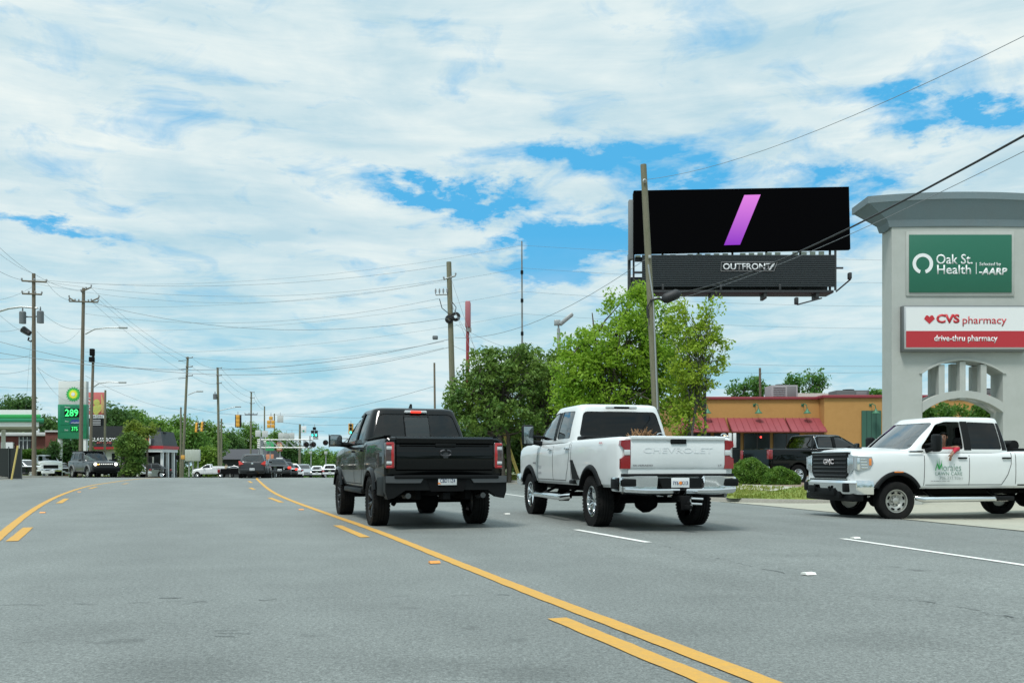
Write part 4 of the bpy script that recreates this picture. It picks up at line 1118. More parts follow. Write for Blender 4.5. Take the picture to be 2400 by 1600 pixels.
pr.location = o; pr.rotation_euler = (0, 0, R(ga)); tag(pr, 'person in a red shirt with one arm hanging out of the work pickup window', 'person')
hc = Vector(L(.12, .125, .79))
bm_ = bmesh.new(); bmesh.ops.create_uvsphere(bm_, u_segments=20, v_segments=12, radius=.098)
for v in bm_.verts: v.co = Vector((v.co.x*1.05-.012, v.co.y*.92, v.co.z*1.02+.018))
bmesh.ops.delete(bm_, geom=[v for v in bm_.verts if (v.co.x > .035 and v.co.z < .045) or v.co.z < -.035], context='VERTS')
me = bpy.data.meshes.new('hair'); bm_.to_mesh(me); bm_.free(); hr = finish('hair', me, M_hair, pr, 180); hr.location = hc; hr.rotation_euler = (0, 0, R(50))
def facebit(nm, pos, dim, m, rz=50):
    mb = MB(); mb.box((0, 0, 0), dim, min(dim)*.4); q = mb.build(nm, m, pr, 180)
    rot = Matrix.Rotation(R(rz), 3, 'Z'); q.location = hc+rot @ Vector(pos); q.rotation_euler = (0, 0, R(rz))
M_eye = mat('eye_dark', (.03, .02, .02), .4)
for s in (1, -1):
    facebit('eye', (.078, s*.030, -.005), (.018, .024, .010), M_eye); facebit('eyebrow', (.082, s*.031, .018), (.016, .032, .007), M_hair); facebit('ear', (-.005, s*.086, -.012), (.03, .02, .055), M_skin)
facebit('nose', (.092, 0, -.022), (.034, .024, .042), M_skin); facebit('mouth', (.080, 0, -.058), (.016, .042, .010), mat('lips', (.30, .10, .08), .5))
# ================================================================== STRUCTURES ON THE RIGHT
M_stucco = mat('grey_stucco', (.42, .44, .415), .9, var=[(.9, .6, (.37, .39, .365)), (6, .35, (.44, .465, .44)), (40, .3, (.38, .405, .38)), (2.2, .25, (.31, .33, .30))], bump=(70, .35, .01))
M_cap = mat('slate_stucco', (.14, .195, .215), .85, var=[(1.5, .5, (.145, .175, .185)), (30, .4, (.19, .225, .235))], bump=(60, .3, .01))
M_white = mat('white_board', (.70, .72, .72), .45)
M_signgreen = mat('sign_green', (.012, .125, .075), .45)
M_signred = mat('sign_red', (.42, .022, .032), .45)
M_hred = mat('letter_red', (.48, .02, .03), .45)
# ---- shopping centre pylon
D0 = 27.0; s_ = F/D0
pxl, pxr = 2090, 2446
X0 = (pxl-1200)/s_; X1 = (pxr-1200)/s_; XC = (2256-1200)/s_; ZG = H(XC, D0)-.1
def Z(y, d=D0): return EYE+(HOR-y)/F*d
def Xp(x, d=D0): return (x-1200)/F*d
py = thing('pylon_sign', 'tall pale grey stucco pylon sign with dark curved cap and arched opening', 'pylon sign', (XC, D0+.4, ZG))
TH = .70
def rel(x, y, z): return (x-XC, y-D0-.4, z-ZG)
hw = X1-XC; ztop = Z(524)
zk = [Z(875), Z(843), Z(842)]     # springing of the arch / crown
ao = .0
def arch(c, xw, z_spring, z_crown, n=20):
    pts = []
    r = (xw*xw+(z_crown-z_spring)**2)/(2*(z_crown-z_spring)); a0 = math.asin(xw/r)
    for i in range(n+1):
        a = -a0+2*a0*i/n; pts.append((c+r*math.sin(a), z_crown-r+r*math.cos(a)))
    return pts
aw = (2351-2162)/2/s_
A = arch(XC, aw, Z(875), Z(845))
body_poly_out = [(X0, ZG-.3), (X1, ZG-.3), (X1, ztop), (X0, ztop)]
m1 = MB(); m1.prism(body_poly_out, 'Y', D0, D0+TH); outer = m1.mesh()
m2 = MB(); m2.prism([(XC-aw, ZG-1), (XC+aw, ZG-1)]+[(x, z) for x, z in reversed(A)], 'Y', D0-1, D0+TH+1)
OV = .35; m3 = MB(); m3.b2(XC-aw*1.0-.4, XC+aw+.4, D0+.30, D0+TH-.30, Z(935), Z(835))
me = boolean(outer, [m2.mesh()]); me.transform(Matrix.Translation((-XC, -D0-.4, -ZG)))
finish('shaft', me, M_stucco, py, 20)
# moulding round the arch, mullions and lower curved band, front and back
B_in = arch(XC, aw, Z(966), Z(932)); B_up = arch(XC, aw, Z(943), Z(915))
for yy in (D0-.03, D0+TH-.22):
    mb = MB(); y1_ = yy+.25
    poly = [rel(x, 0, z) for x, z in B_in]+[rel(x, 0, z) for x, z in reversed(B_up)]
    mb.prism([(p[0], p[2]) for p in poly], 'Y', yy-D0-.4, y1_-D0-.4)
    for fx in (-.52, 0, .52):
        cx = fx*aw*1.0; w_ = .085
        mb.b2(cx-w_, cx+w_, yy-D0-.4+.02, y1_-D0-.4-.02, Z(935)-ZG, Z(848+12*abs(fx))-ZG)
    mb.build('arch_screen', M_stucco, py, 25)
mb = MB(); A2 = arch(XC, aw+.09, Z(875), Z(839.5))
poly = [(x-XC, z-ZG) for x, z in A]+[(x-XC, z-ZG) for x, z in reversed(A2)]
mb.prism(poly, 'Y', -.44, -.38); mb.build('arch_moulding', M_stucco, py, 25)
# flared cap with a curved top
mb = MB(); rings = []
xa, xb = X0-XC, X1-XC
def bow(x): return -.16*((x)/(hw+.8))**2
for k, (ov, zz) in enumerate([(.08, Z(529)-.02), (.11, Z(523)), (.14, Z(523)+.10), (.72, Z(472)-.02), (.80, Z(472)), (.80, Z(456)), (.70, Z(456)+.01)]):
    rg = []
    n = 14
    for i in range(n+1): x = xa-ov+(xb-xa+2*ov)*i/n; rg.append((x, -.4-ov*OV, zz-ZG+bow(x)*(1 if k > 2 else .35)))
    for i in range(1, 4): rg.append((xb+ov, -.4-ov*OV+(TH+2*ov*OV)*i/4, zz-ZG+bow(xb+ov)))
    for i in range(n+1): x = xb+ov-(xb-xa+2*ov)*i/n; rg.append((x, -.4+TH+ov*OV, zz-ZG+bow(x)*(1 if k > 2 else .35)))
    for i in range(1, 4): rg.append((xa-ov, -.4+TH+ov*OV-(TH+2*ov*OV)*i/4, zz-ZG+bow(xa-ov)))
    rings.append(rg)
mb.loft(rings); mb.build('cap', M_cap, py, 15)
# raised fields + signs
def panel(name, x0, y0, x1, y1, m, parent, yoff, th=.05, bev=.01):
    mb = MB(); mb.b2(Xp(x0)-XC, Xp(x1)-XC, yoff-th, yoff, Z(y1)-ZG, Z(y0)-ZG, bev); return mb.build(name, m, parent)
fy = -.4
panel('sign_recess', 2123, 543, 2376, 694, M_stucco, py, fy+.004, .035, .006)
sg = panel('sign_face', 2129, 551, 2369, 686, M_signgreen, py, fy-.033, .03)
def tx(p, st, x0, x1, y0, y1, m, yoff, bold=0, nm='lettering', **k):
    return text(p, st, (Xp((x0+x1)/2)-XC, yoff, Z((y0+y1)/2)-ZG), FACE, m, w=(x1-x0)/s_, h=(y1-y0)/s_, bold=bold, name=nm, extr=.006, **k)
M_lw = mat('letter_white', (.74, .76, .76), .5)
yo = fy-.064
tx(sg, 'Oak St.', 2192, 2277, 597, 620, M_lw, yo, .008); tx(sg, 'Health', 2194, 2273, 622, 643.5, M_lw, yo, .008)
tx(sg, 'Selected by', 2293, 2343, 616, 626, M_lw, yo, .005); tx(sg, '-AARP', 2292, 2358, 629, 645, M_lw, yo, .035, shear=.15)
mb = MB(); mb.b2(Xp(2284.6)-XC, Xp(2286)-XC, yo-.006, yo+.004, Z(643)-ZG, Z(616)-ZG)
mb.build('divider', M_lw, sg)
mb = MB(); c = (Xp(2160.5)-XC, Z(619)-ZG); ro, ri = 24/s_, 16/s_; rings = []
for a in np.linspace(R(-72), R(252), 40):
    rings.append([(c[0]+r*math.cos(a), y, c[1]+r*math.sin(a)) for r, y in ((ri, yo), (ro, yo), (ro, yo-.006), (ri, yo-.006))])
mb.loft(rings); mb.build('ring_logo', M_lw, sg)
cb = panel('sign_box', 2109, 719, 2398, 825, mat('sign_frame', (.16, .17, .17), .4, .6), py, fy-.002, .20)
panel('sign_frame', 2112, 721, 2397, 820, mat('aluminium', (.52, .53, .53), .35, .6), cb, fy-.20, .02)
panel('white_panel', 2116, 724, 2393, 780, M_white, cb, fy-.221, .006, 0); panel('red_panel', 2116, 778, 2393, 816, M_signred, cb, fy-.2235, .006, 0)
yo = fy-.230
tx(cb, 'CVS', 2186, 2240, 739, 760, M_hred, yo, .045); tx(cb, 'pharmacy', 2247, 2349, 744, 767, M_hred, yo, .004); tx(cb, 'drive-thru pharmacy', 2181, 2328, 788, 806, M_lw, yo-.002, .015)
mb = MB(); hx, hz, q = Xp(2170)-XC, Z(751)-ZG, 12.5/s_
mb.prism([(hx, hz-q*.85), (hx+q, hz+q*.10), (hx+q*.62, hz+q*.72), (hx+q*.3, hz+q*.74), (hx, hz+q*.42), (hx-q*.3, hz+q*.74), (hx-q*.62, hz+q*.72), (hx-q, hz+q*.10)], 'Y', yo-.006, yo); mb.build('heart_logo', M_hred, cb)

# ---- restaurant
M_or = mat('orange_stucco', (.46, .245, .075), .9, var=[(.8, .6, (.40, .21, .065)), (5, .4, (.50, .27, .09))], bump=(12, .3, .02))
M_awn = mat('red_awning', (.25, .045, .055), .55, var=(2, .5, (.20, .035, .045)))
M_trimr = mat('maroon_trim', (.25, .035, .045), .5)
M_win = mat('dark_window', (.015, .018, .02), .08)
DR = 55.0; zg = H(20, DR)
def zr(y, d=DR): return EYE+(HOR-y)/F*d-zg
def xr_(x, d=DR): return (x-1200)/F*d
rs = thing('restaurant', 'low orange stucco restaurant with sloping red awnings and maroon roof trim', 'building', (0, DR, zg))
xl, xm, xR = xr_(1592), xr_(1920), xr_(1920)+26
mb = MB(); mb.b2(xl, xm+.3, 0, 16, 0, zr(935)); mb.b2(xm, xR, -.9, 16, 0, zr(934)); mb.build('wall', M_or, rs, 20)
mb = MB(); mb.b2(xl-.12, xm+.02, -.12, 16.1, zr(936), zr(929.5), .02); mb.b2(xm-.12, xR+.1, -1.02, 16.1, zr(934.7), zr(928), .02)
mb.build('roof_trim', M_trimr, rs)
mb = MB(); mb.b2(xl+.1, xm-.02, -.10, .0, zr(1013), zr(1009)); mb.build('awning_fascia', M_or, rs)
for i, (a, b) in enumerate([(1560, 1700), (1701.5, 1839), (1837.5, 1924)]):
    x0, x1 = xr_(a)+.06, xr_(b)-.06
    if i == 0: x0 = xl-.2
    mb = MB(); z0, z1 = zr(1010, DR-1.3), zr(979, DR-.1)
    mb.prism([(-.03, z1), (-1.3, z0), (-1.3, z0-.06), (-1.24, z0-.06), (-.03, z1-.12)], 'X', x0, x1)
    n = max(2, int((x1-x0)/.36))
    for k in range(n+1):
        x = x0+.02+(x1-x0-.04)*k/n; mb.tube([(x, -.03, z1+.015), (x, -1.3, z0+.015)], .022, 4)
    mb.build('awning', M_awn, rs, 20)
x = xl+.3
while x < xm-1.2:
    mb = MB(); mb.b2(x, x+1.55, -.05, .02, .75, zr(1015)); w = mb.build('window', M_win, rs)
    mb = MB()
    for xx in (x, x+.76, x+1.5): mb.b2(xx, xx+.05, -.08, -.03, .75, zr(1015))
    mb.b2(x, x+1.55, -.075, -.03, 1.55, 1.60); mb.build('window_frame', mat('bronze_frame', (.05, .045, .04), .5), w)
    x += 1.75
for i, (a, b) in enumerate([(1748, 1005), (1846, 1005)]): pass
mb = MB(); mb.b2(xm+.02, xm+.03, -.9, 0, .7, 2.6)
mb = MB(); mb.b2(xr_(2019, DR-.9), xr_(2064, DR-.9), -.99, -.88, .2, zr(962, DR-.9))
gd = mb.build('green_shutter', mat('shutter_green', (.035, .11, .075), .6), rs)
mb = MB()
for k in range(1, 4): x = xr_(2019+k*11, DR-.9); mb.b2(x-.012, x+.012, -1.0, -.98, .2, zr(962, DR-.9))
mb.build('board_joint', mat('shutter_dark', (.015, .05, .035), .7), gd)
for i, (a, b, dy) in enumerate([(1768, 955, 0), (1881, 955, 0), (2040, 955, -.9), (2180, 955, -.9), (1650, 955, 0)]):
    x = xr_(a, DR+dy); z = zr(b, DR+dy); mb = MB()
    mb.tube([(x, dy, z+.15), (x, dy-.25, z+.22), (x+.08, dy-.5, z+.12), (x+.1, dy-.55, z-.12)], .025, 6); mb.lathe([(.05, .12), (.10, .0), (.24, -.14), (.20, -.14), (.05, 0)], (x+.1, dy-.55, z-.22), 'Z', 12)
    mb.box((x, dy-.01, z+.15), (.16, .04, .16), .02)
    mb.build('gooseneck_lamp', mat('lamp_green', (.03, .14, .07), .5), rs)
M_hv = mat('hvac_grey', (.27, .27, .28), .6, var=(3, .3, (.33, .33, .34)))
for (x0, x1, yt, tall, lab) in [(1808, 1870, 902, 1, 'tall grey rooftop air unit above the middle awning'), (1961, 2037, 914, 0, 'long low dark rooftop air unit near the pylon sign'), (2300, 2345, 912, 0, 'rooftop air unit seen through the pylon arch')]:
    d = DR+4; X_0, X_1 = xr_(x0, d), xr_(x1, d); z0 = EYE+(HOR-936)/F*d; z1 = EYE+(HOR-yt)/F*d
    tt = thing('air_unit', lab, 'air conditioner', ((X_0+X_1)/2, d+.8, z0-.6), 0, 'rooftop air units'); w = (X_1-X_0)/2
    mb = MB(); mb.b2(-w, w, -.8, .8, 0, z1-z0+.6, .04); mb.build('casing', M_hv if tall else mat('hvac_dark', (.09, .10, .10), .6), tt)
    mb = MB()
    for k in range(7): mb.b2(-w*.85, w*.05, -.83, -.79, .68+k*.11*(1+tall*.2), .72+k*.11*(1+tall*.2)) if .72+k*.13 < z1-z0+.5 else None
    mb.b2(w*.2, w*.85, -.825, -.79, .65, z1-z0+.52, .01); mb.build('louvre', mat('hvac_louvre', (.16, .165, .17), .5), tt)
    mb = MB(); mb.lathe([(.0+.02, 0), (.36, 0), (.36, .10), (.30, .10)], (0, 0, z1-z0+.6), 'Z', 16); mb.build('fan_guard', M_plast, tt)
mb = MB(); mb.b2(xr_(1870, DR+9), xr_(1965, DR+9), 9, 13, 0, zr(921, DR+9)); mb.build('parapet', mat('pale_parapet', (.55, .55, .50), .8), rs)
M_neon = mat('neon_red', (1.0, .06, .05), .4, emit=3); M_warm = mat('warm_bulb', (1.0, .75, .45), .4, emit=2)
for (x, y, m) in [(1720, 1025, M_neon), (1782, 1024, M_neon), (1703, 1022, M_warm), (1697, 1021, M_warm), (1880, 1024, M_warm)]:
    mb = MB(); mb.box((xr_(x), -.11, zr(y)), (.10, .05, .10), .02); mb.build('lit_sign_lamp', m, rs)
# white parking sign post in front of it
for (x, lab) in [(1715, 'white sign on a thin post behind the round bushes'),]:
    d = 40; b = base(x, d); t = thing('parking_sign', lab, 'sign', b); mb = MB(); mb.tube([(0, 0, 0), (0, 0, 2.0)], .03, 6); mb.build('post', M_steel, t)
    mb = MB(); mb.box((-.08, -.03, 1.72), (.13, .02, .62), .005); mb.box((.12, -.03, 1.72), (.13, .02, .62), .005); mb.build('sign_plate', M_white, t)

# ---- billboard
DB = 63.0; sB = F/DB
def xb(x, d=DB): return (x-1200)/F*d
def zb(y, d=DB): return EYE+(HOR-y)/F*d
M_steelk = mat('billboard_black_steel', (.022, .026, .028), .6)
M_apron = mat('apron_grey', (.035, .043, .047), .5)
gz = H(xb(1515), DB); XB = xb(1516)
bb = thing('billboard', 'large black digital billboard with a purple slash above a ribbed dark apron', 'billboard', (XB, DB, gz))
def rb(x, y=0.0): return xb(x)-XB
mb = MB(); mb.prism([(rb(1485.5), zb(594.6)-gz), (rb(1992), zb(584.5)-gz), (rb(1988.6), zb(438.6)-gz), (rb(1485.2), zb(447.6)-gz)], 'Y', -.10, .28)
sc_r = mb.build('screen', mat('screen_black', (.0015, .0015, .002), .9, spec=.03), bb)
mb = MB(); mb.prism([(rb(1696), zb(575.5)-gz), (rb(1733.5), zb(574.5)-gz), (rb(1781.5), zb(457.5)-gz), (rb(1743.5), zb(458.5)-gz)], 'Y', -.13, -.104)
m = bpy.data.materials.new('screen_purple'); m.use_nodes = True; nt = m.node_tree; b_ = nt.nodes['Principled BSDF']
t_ = nt.nodes.new('ShaderNodeTexCoord'); sp = nt.nodes.new('ShaderNodeSeparateXYZ'); nt.links.new(t_.outputs['Generated'], sp.inputs[0])
mx = nt.nodes.new('ShaderNodeMix'); mx.data_type = 'RGBA'; nt.links.new(sp.outputs[2], mx.inputs[0]); mx.inputs[6].default_value = (.25, .015, .55, 1); mx.inputs[7].default_value = (.78, .22, .78, 1)
b_.inputs['Base Color'].default_value = (0.02, 0, 0.03, 1); nt.links.new(mx.outputs[2], b_.inputs['Emission Color']); b_.inputs['Emission Strength'].default_value = .95
mb.build('slash_graphic', m, sc_r)
mb = MB()
ztop_, zbot_ = zb(597)-gz, zb(672)-gz
mb.b2(rb(1505), rb(1957), .02, .10, zbot_, ztop_)
n = 17
for k in range(n):
    z0 = zbot_+(ztop_-zbot_)*k/n; h = (ztop_-zbot_)/n
    mb.prism([(0.018, z0+.01), (-.06, z0+.03), (-.06, z0+h*.62), (.018, z0+h*.8)], 'X', rb(1505.5), rb(1956.5))
mb.build('apron', M_apron, bb, 20)
lg = text(bb, 'OUTFRONT', (rb(1750), -.10, zb(625.5)-gz), FACE, mat('logo_white', (.62, .65, .66), .5), w=3.25, h=.44, bold=.02, extr=.02, name='logo_lettering')
mb = MB(); q0, q1 = rb(1800.5), rb(1816); mb.prism([(q0-.02, zb(633.2)-gz), (q0+.12, zb(633.2)-gz), (q1-.02, zb(618)-gz), (q1-.16, zb(618)-gz)], 'Y', -.12, -.10)
mb.build('logo_slash', mat('logo_white', (.62, .65, .66), .5), bb)
mb = MB(); fr_ = [(rb(1689), zb(636)-gz), (rb(1813), zb(636)-gz), (rb(1821), zb(615)-gz), (rb(1690), zb(615)-gz)]
for a, b in zip(fr_, fr_[1:]+fr_[:1]): mb.tube([(a[0], -.09, a[1]), (b[0], -.09, b[1])], .02, 4)
mb.build('logo_frame', mat('logo_grey', (.2, .21, .21), .5), bb)
mb = MB()   # structure: beams, catwalk, uprights
mb.b2(rb(1505), rb(1950), -.35, 1.2, zb(688)-gz, zb(682)-gz, .02)
mb.b2(rb(1500), rb(1950), .9, 1.2, zb(682)-gz, zb(660)-gz)
mb.b2(rb(1490), rb(1960), .32, .5, zb(610)-gz, zb(600)-gz)
for x in (1487, 1555, 1640, 1720, 1800, 1880, 1950): mb.b2(rb(x)-.06, rb(x)+.06, .35, .5, zb(686)-gz, zb(450)-gz)
mb.b2(rb(1958)-.06, rb(1958)+.06, -.05, .08, zb(680)-gz, zb(586)-gz)
for x in (1552, 1687, 1825): mb.b2(rb(x)-.07, rb(x)+.07, -.36, -.30, zb(683)-gz, zb(668)-gz, .01)
for x in (1668, 1791, 1913): mb.b2(rb(x)-.10, rb(x)+.10, -.3, .7, zb(701)-gz, zb(687)-gz, .02)
mb.b2(rb(1960), rb(1978), .1, .2, zb(629)-gz, zb(625)-gz, .01); mb.b2(rb(1488), rb(1515), .1, .2, zb(640)-gz, zb(635)-gz, .01)
mb.build('frame', M_steelk, bb)
mb = MB()
for k in range(22):
    if k in (5, 11, 17): continue
    x = rb(1488+k*20.5); mb.b2(x+.03, x+.40, .05, .10, zb(602)-gz, zb(597.6-k*.42)-gz)
mb.build('spacer_panel', mat('spacer_olive', (.30, .34, .27), .7), bb)
mb = MB(); mb.b2(rb(1474), rb(1484), -.02, .5, zb(607)-gz, zb(468)-gz, .02); mb.build('side_edge', mat('grey_edge', (.16, .17, .17), .5), bb)
mb = MB(); mb.b2(rb(1475), rb(1481), .6, 1.0, zb(690)-gz, zb(590)-gz); mb.b2(rb(1487), rb(1515), .6, 2.4, zb(686)-gz, zb(650)-gz, .05)
mb.b2(rb(1484), rb(1800), 1.3, 2.0, zb(672)-gz, zb(640)-gz, .05); mb.build('torsion_beam', M_steelk, bb)
mb = MB(); mb.tube([(0.3, 1.6, 0), (0.3, 1.6, zb(650)-gz)], .45, 20); mb.build('column', M_steelk, bb)
for pts, hd_ in [([(1913, 701, 0), (1925, 699, 0), (1845, 727, -2.2)], (1842, 719, -2.3)), ([(1960, 683, .1), (1983, 660, -.8)], (1980, 653, -.9))]:
    mb = MB(); mb.tube([(rb(x), y-.05, zb(yy)-gz) for x, yy, y in pts], .05, 6); arm = mb.build('floodlight_arm', M_steelk, bb)
    mb = MB(); mb.box((rb(hd_[0]), hd_[2], zb(hd_[1])-gz), (.22, .35, .45), .06, rot=Matrix.Rotation(R(20), 3, 'Y') if False else None); mb.build('floodlight', M_steelk, arm)
# ---- big utility pole by the road
M_pole = mat('weathered_pole', (.17, .165, .115), .95, var=[(2, .7, (.10, .12, .06)), (9, .5, (.24, .21, .16))], stretch=(4, 4, .5), bump=(20, .5, .02))
M_pole2 = mat('brown_pole', (.15, .125, .095), .95, var=[(2, .6, (.10, .10, .06)), (9, .5, (.22, .18, .14))], stretch=(4, 4, .5), bump=(20, .5, .02))
M_ins = mat('insulator_grey', (.25, .26, .27), .4); M_tank = mat('transformer_grey', (.12, .135, .145), .5); M_cable = mat('cable_black', (.015, .016, .018), .6); M_wire = mat('wire_grey', (.16, .17, .18), .5, .3)
M_galv = mat('galvanised', (.36, .38, .38), .45, .5)
GP = 'wooden utility poles along the road'
def pole(label, xt, yt, xb_, d, rpx, m=M_pole, name='utility_pole', group=GP):
    """pole from a top point to its foot on the ground at depth d; rpx: half width in photo px"""
    b = base(xb_, d); tp = PX(xt, yt, d); r = rpx/F*d
    t = thing(name, label, 'utility pole' if name == 'utility_pole' else 'pole', b, 0, group)
    v = tp-b; mb = MB(); mb.tube([(0, 0, -.3), v*.5, v], [r*1.12, r, r*.86], 14); mb.build('shaft', m, t, 60)
    t['_'] = 0; del t['_']
    return t, b, v
def at(b, v, px, py_, d, off=0.0):   # local point for a pixel at the pole's depth
    return PX(px, py_, d+off)-b
def crossarm(t, b, v, d, x0, y0, x1, y1, nins=3, m=M_pole2, h=.12, iz=.22):
    p, q = at(b, v, x0, y0, d, -.15), at(b, v, x1, y1, d, -.15)
    mb = MB(); mb.tube([p, q], h*.5, 4); a = mb.build('crossarm', m, t)
    for k in range(nins):
        c = p.lerp(q, k/(nins-1) if nins > 1 else .5); mb = MB(); mb.lathe([(.02, 0), (.03, iz*.3), (.07, iz*.4), (.05, iz*.6), (.075, iz*.7), (.03, iz)], c, 'Z', 8); mb.build('insulator', M_ins, a)
    return a
p1, b1, v1 = pole('tallest near wooden pole, leaning in front of the billboard, with a black splice case', 1508, 386, 1546, 40, 8.2)
mb = MB(); q0, q1 = at(b1, v1, 1531, 700, 40, -.17), at(b1, v1, 1541, 960, 40, -.20); q2 = at(b1, v1, 1519, 620, 40, -.16)
mb.tube([q2, q0, q1], .035, 6); mb.build('conduit', M_galv, p1)
mb = MB(); mb.tube([at(b1, v1, 1519, 745, 40, -.2), at(b1, v1, 1517, 720, 40, -.2), at(b1, v1, 1526, 703, 40, -.2), at(b1, v1, 1545, 699, 40, -.25), at(b1, v1, 1562, 708, 40, -.25)], .05, 8)
mb.build('cable_loop', M_cable, p1)
mb = MB(); a_, c_ = at(b1, v1, 1552, 703, 40, -.3), at(b1, v1, 1594, 686, 40, -.3)
mb.tube([a_.lerp(c_, -.02), a_.lerp(c_, .06), a_.lerp(c_, .2), a_.lerp(c_, .8), a_.lerp(c_, .94), a_.lerp(c_, 1.02)], [.05, .16, .22, .22, .16, .05], 14); mb.build('splice_case', M_cable, p1)
mb = MB(); mb.lathe([(.05, -.03), (.09, 0), (.05, .03)], at(b1, v1, 1511, 424, 40, -.2), 'Y', 10); mb.build('eye_bolt', M_galv, p1)
mb = MB(); mb.box(at(b1, v1, 1523, 602, 40, -.2), (.12, .08, .14), .02); mb.build('clamp', M_galv, p1)

p2, b2_, v2 = pole('wooden pole left of the tree cluster, with a bracket of fuses and a coiled cable', 1052, 614, 1066, 66, 6.8)
crossarm(p2, b2_, v2, 66, 1040, 655, 1068, 646, 2, M_galv)
a = crossarm(p2, b2_, v2, 66, 1021, 691, 1048, 690, 4, M_galv, .10, .45)
mb = MB()
for cx, cy, rr in ((1053, 748, 9), (1068, 742, 10)):
    c = at(b2_, v2, cx, cy, 66, -.3)
    for k in range(3): mb.tube([c+Vector(((rr-k*2.4)/33*math.cos(q), -.03*k, (rr-k*2.4)/33*math.sin(q))) for q in np.linspace(0, 2*math.pi, 13)], .045, 5)
mb.build('cable_coil', M_cable, p2)
mb = MB(); mb.tube([at(b2_, v2, x, y, 66, -.25) for x, y in ((1030, 700), (1036, 722), (1052, 735), (1060, 738))], .03, 5); mb.tube([at(b2_, v2, x, y, 66, -.25) for x, y in ((1060, 708), (1069, 720), (1066, 738))], .03, 5); mb.build('jumper_cable', M_cable, p2)
mb = MB(); mb.box(at(b2_, v2, 1020, 791, 66, -.2), (.38, .25, .28), .06); mb.build('splice_box', M_tank, p2)
p3, b3, v3 = pole('short broken topped pole beside the coiled cable pole', 1018, 850, 1021, 78, 2.6, M_pole2)
# tall thin mast, floodlight pole, red pole sign
t = thing('radio_mast', 'very tall thin banded mast rising behind the tree cluster', 'mast', base(1225, 110)); b = t.location; v = PX(1223, 565, 110)-b
mb = MB(); mb.tube([(0, 0, 0), v*.5, v], [.14, .12, .08], 8); mb.build('mast_tube', mat('mast_grey', (.25, .27, .27), .6, var=(.35, 1, (.10, .10, .09))), t)
mb = MB()
for f in (.25, .45, .6, .74, .86): mb.tube([v*f, v*(f+.015)], .17, 8)
mb.build('mast_joint', M_plast, t)
t = thing('area_light', 'twin headed parking lot floodlight standing behind the trees', 'floodlight', base(1310, 75)); b = t.location
mb = MB(); mb.tube([(0, 0, 0), PX(1309, 770, 75)-b], .13, 8); mb.build('post', M_galv, t)
mb = MB(); mb.box(PX(1306, 756, 75)-b, (.50, .4, .45), .05); mb.tube([PX(1309, 772, 75)-b, PX(1309, 762, 75)-b], .08, 6); mb.build('lamp_head', M_galv, t)
mb = MB(); c = PX(1327, 748, 75)-b; mb.box((0, 0, 0), (1.35, .6, .30), .08, rot=Matrix.Rotation(R(-40), 3, 'Y')); bmesh.ops.translate(mb.bm, vec=c, verts=mb.bm.verts); mb.build('lamp_head', M_galv, t)
t = thing('pole_sign', 'narrow pink sign box on a tall red post', 'pole sign', base(1096, 92)); b = t.location
mb = MB(); mb.tube([(0, 0, 0), PX(1096, 768, 92)-b], .17, 10); mb.build('post', mat('red_post', (.26, .025, .03), .5), t)
c = PX(1097, 738, 92)-b; mb = MB(); mb.box(c, (.50, 1.3, 2.6), .10); sb_ = mb.build('sign_box', mat('sign_pink', (.36, .12, .14), .5), t)
mb = MB(); mb.box(c+Vector((-.25, 0, 0)), (.06, 1.1, 2.35), .02); mb.box(c+Vector((.1, 0, -1.45)), (.45, .8, .4), .05); mb.build('sign_edge', mat('sign_pale_edge', (.45, .42, .40), .5), sb_)
# yellow guy-wire guards
def guy(label, x0, y0, x1, y1, d, pole_top=None, m=None):
    a = PX(x0, y0, d); b = base(x1, d); t = thing('guy_wire_guard', label, 'guy wire guard', b, 0, 'yellow guy wire guards'); mb = MB()
    mb.tube([(0, 0, 0), a-b], .05, 6); mb.build('guard', mat('guard_yellow', (.62, .48, .15), .6), t)
    if pole_top is not None: mb = MB(); mb.tube([a-b, pole_top-b], .012, 4); mb.build('guy_wire', M_wire, t)
tp = PX(1053, 640, 66)
guy('yellow guy wire guard just right of the black pickup, left one of a close pair', 1178, 1011, 1217, 1092, 52, tp)
guy('yellow guy wire guard just right of the black pickup, right one of a close pair', 1182, 1011, 1221, 1092, 52, PX(1054, 700, 66))
guy('yellow guy wire guard touching the mirror of the white pickup', 1217, 998, 1232, 1040, 54, PX(1060, 720, 66))

# ================================================================== LEFT SIDE
def bx3(mb, x0, x1, y0, y1, d, dep, loc, bev=0):   # box from pixel rect at depth d, given real depth
    a = PX(x0, y1, d); b = PX(x1, y0, d); mb.b2(a.x-loc[0], b.x-loc[0], d-loc[1], d+dep-loc[1], a.z-loc[2], b.z-loc[2], bev)
M_brick = mat('red_brick', (.17, .055, .045), .9, var=[(2, .5, (.13, .045, .04)), (25, .5, (.22, .08, .06))])
M_bpg = mat('station_green', (.02, .33, .08), .4, coat=.3); M_bpd = mat('station_dark_green', (.008, .21, .10), .4, coat=.3); M_bpl = mat('bright_green', (.12, .62, .05), .4)
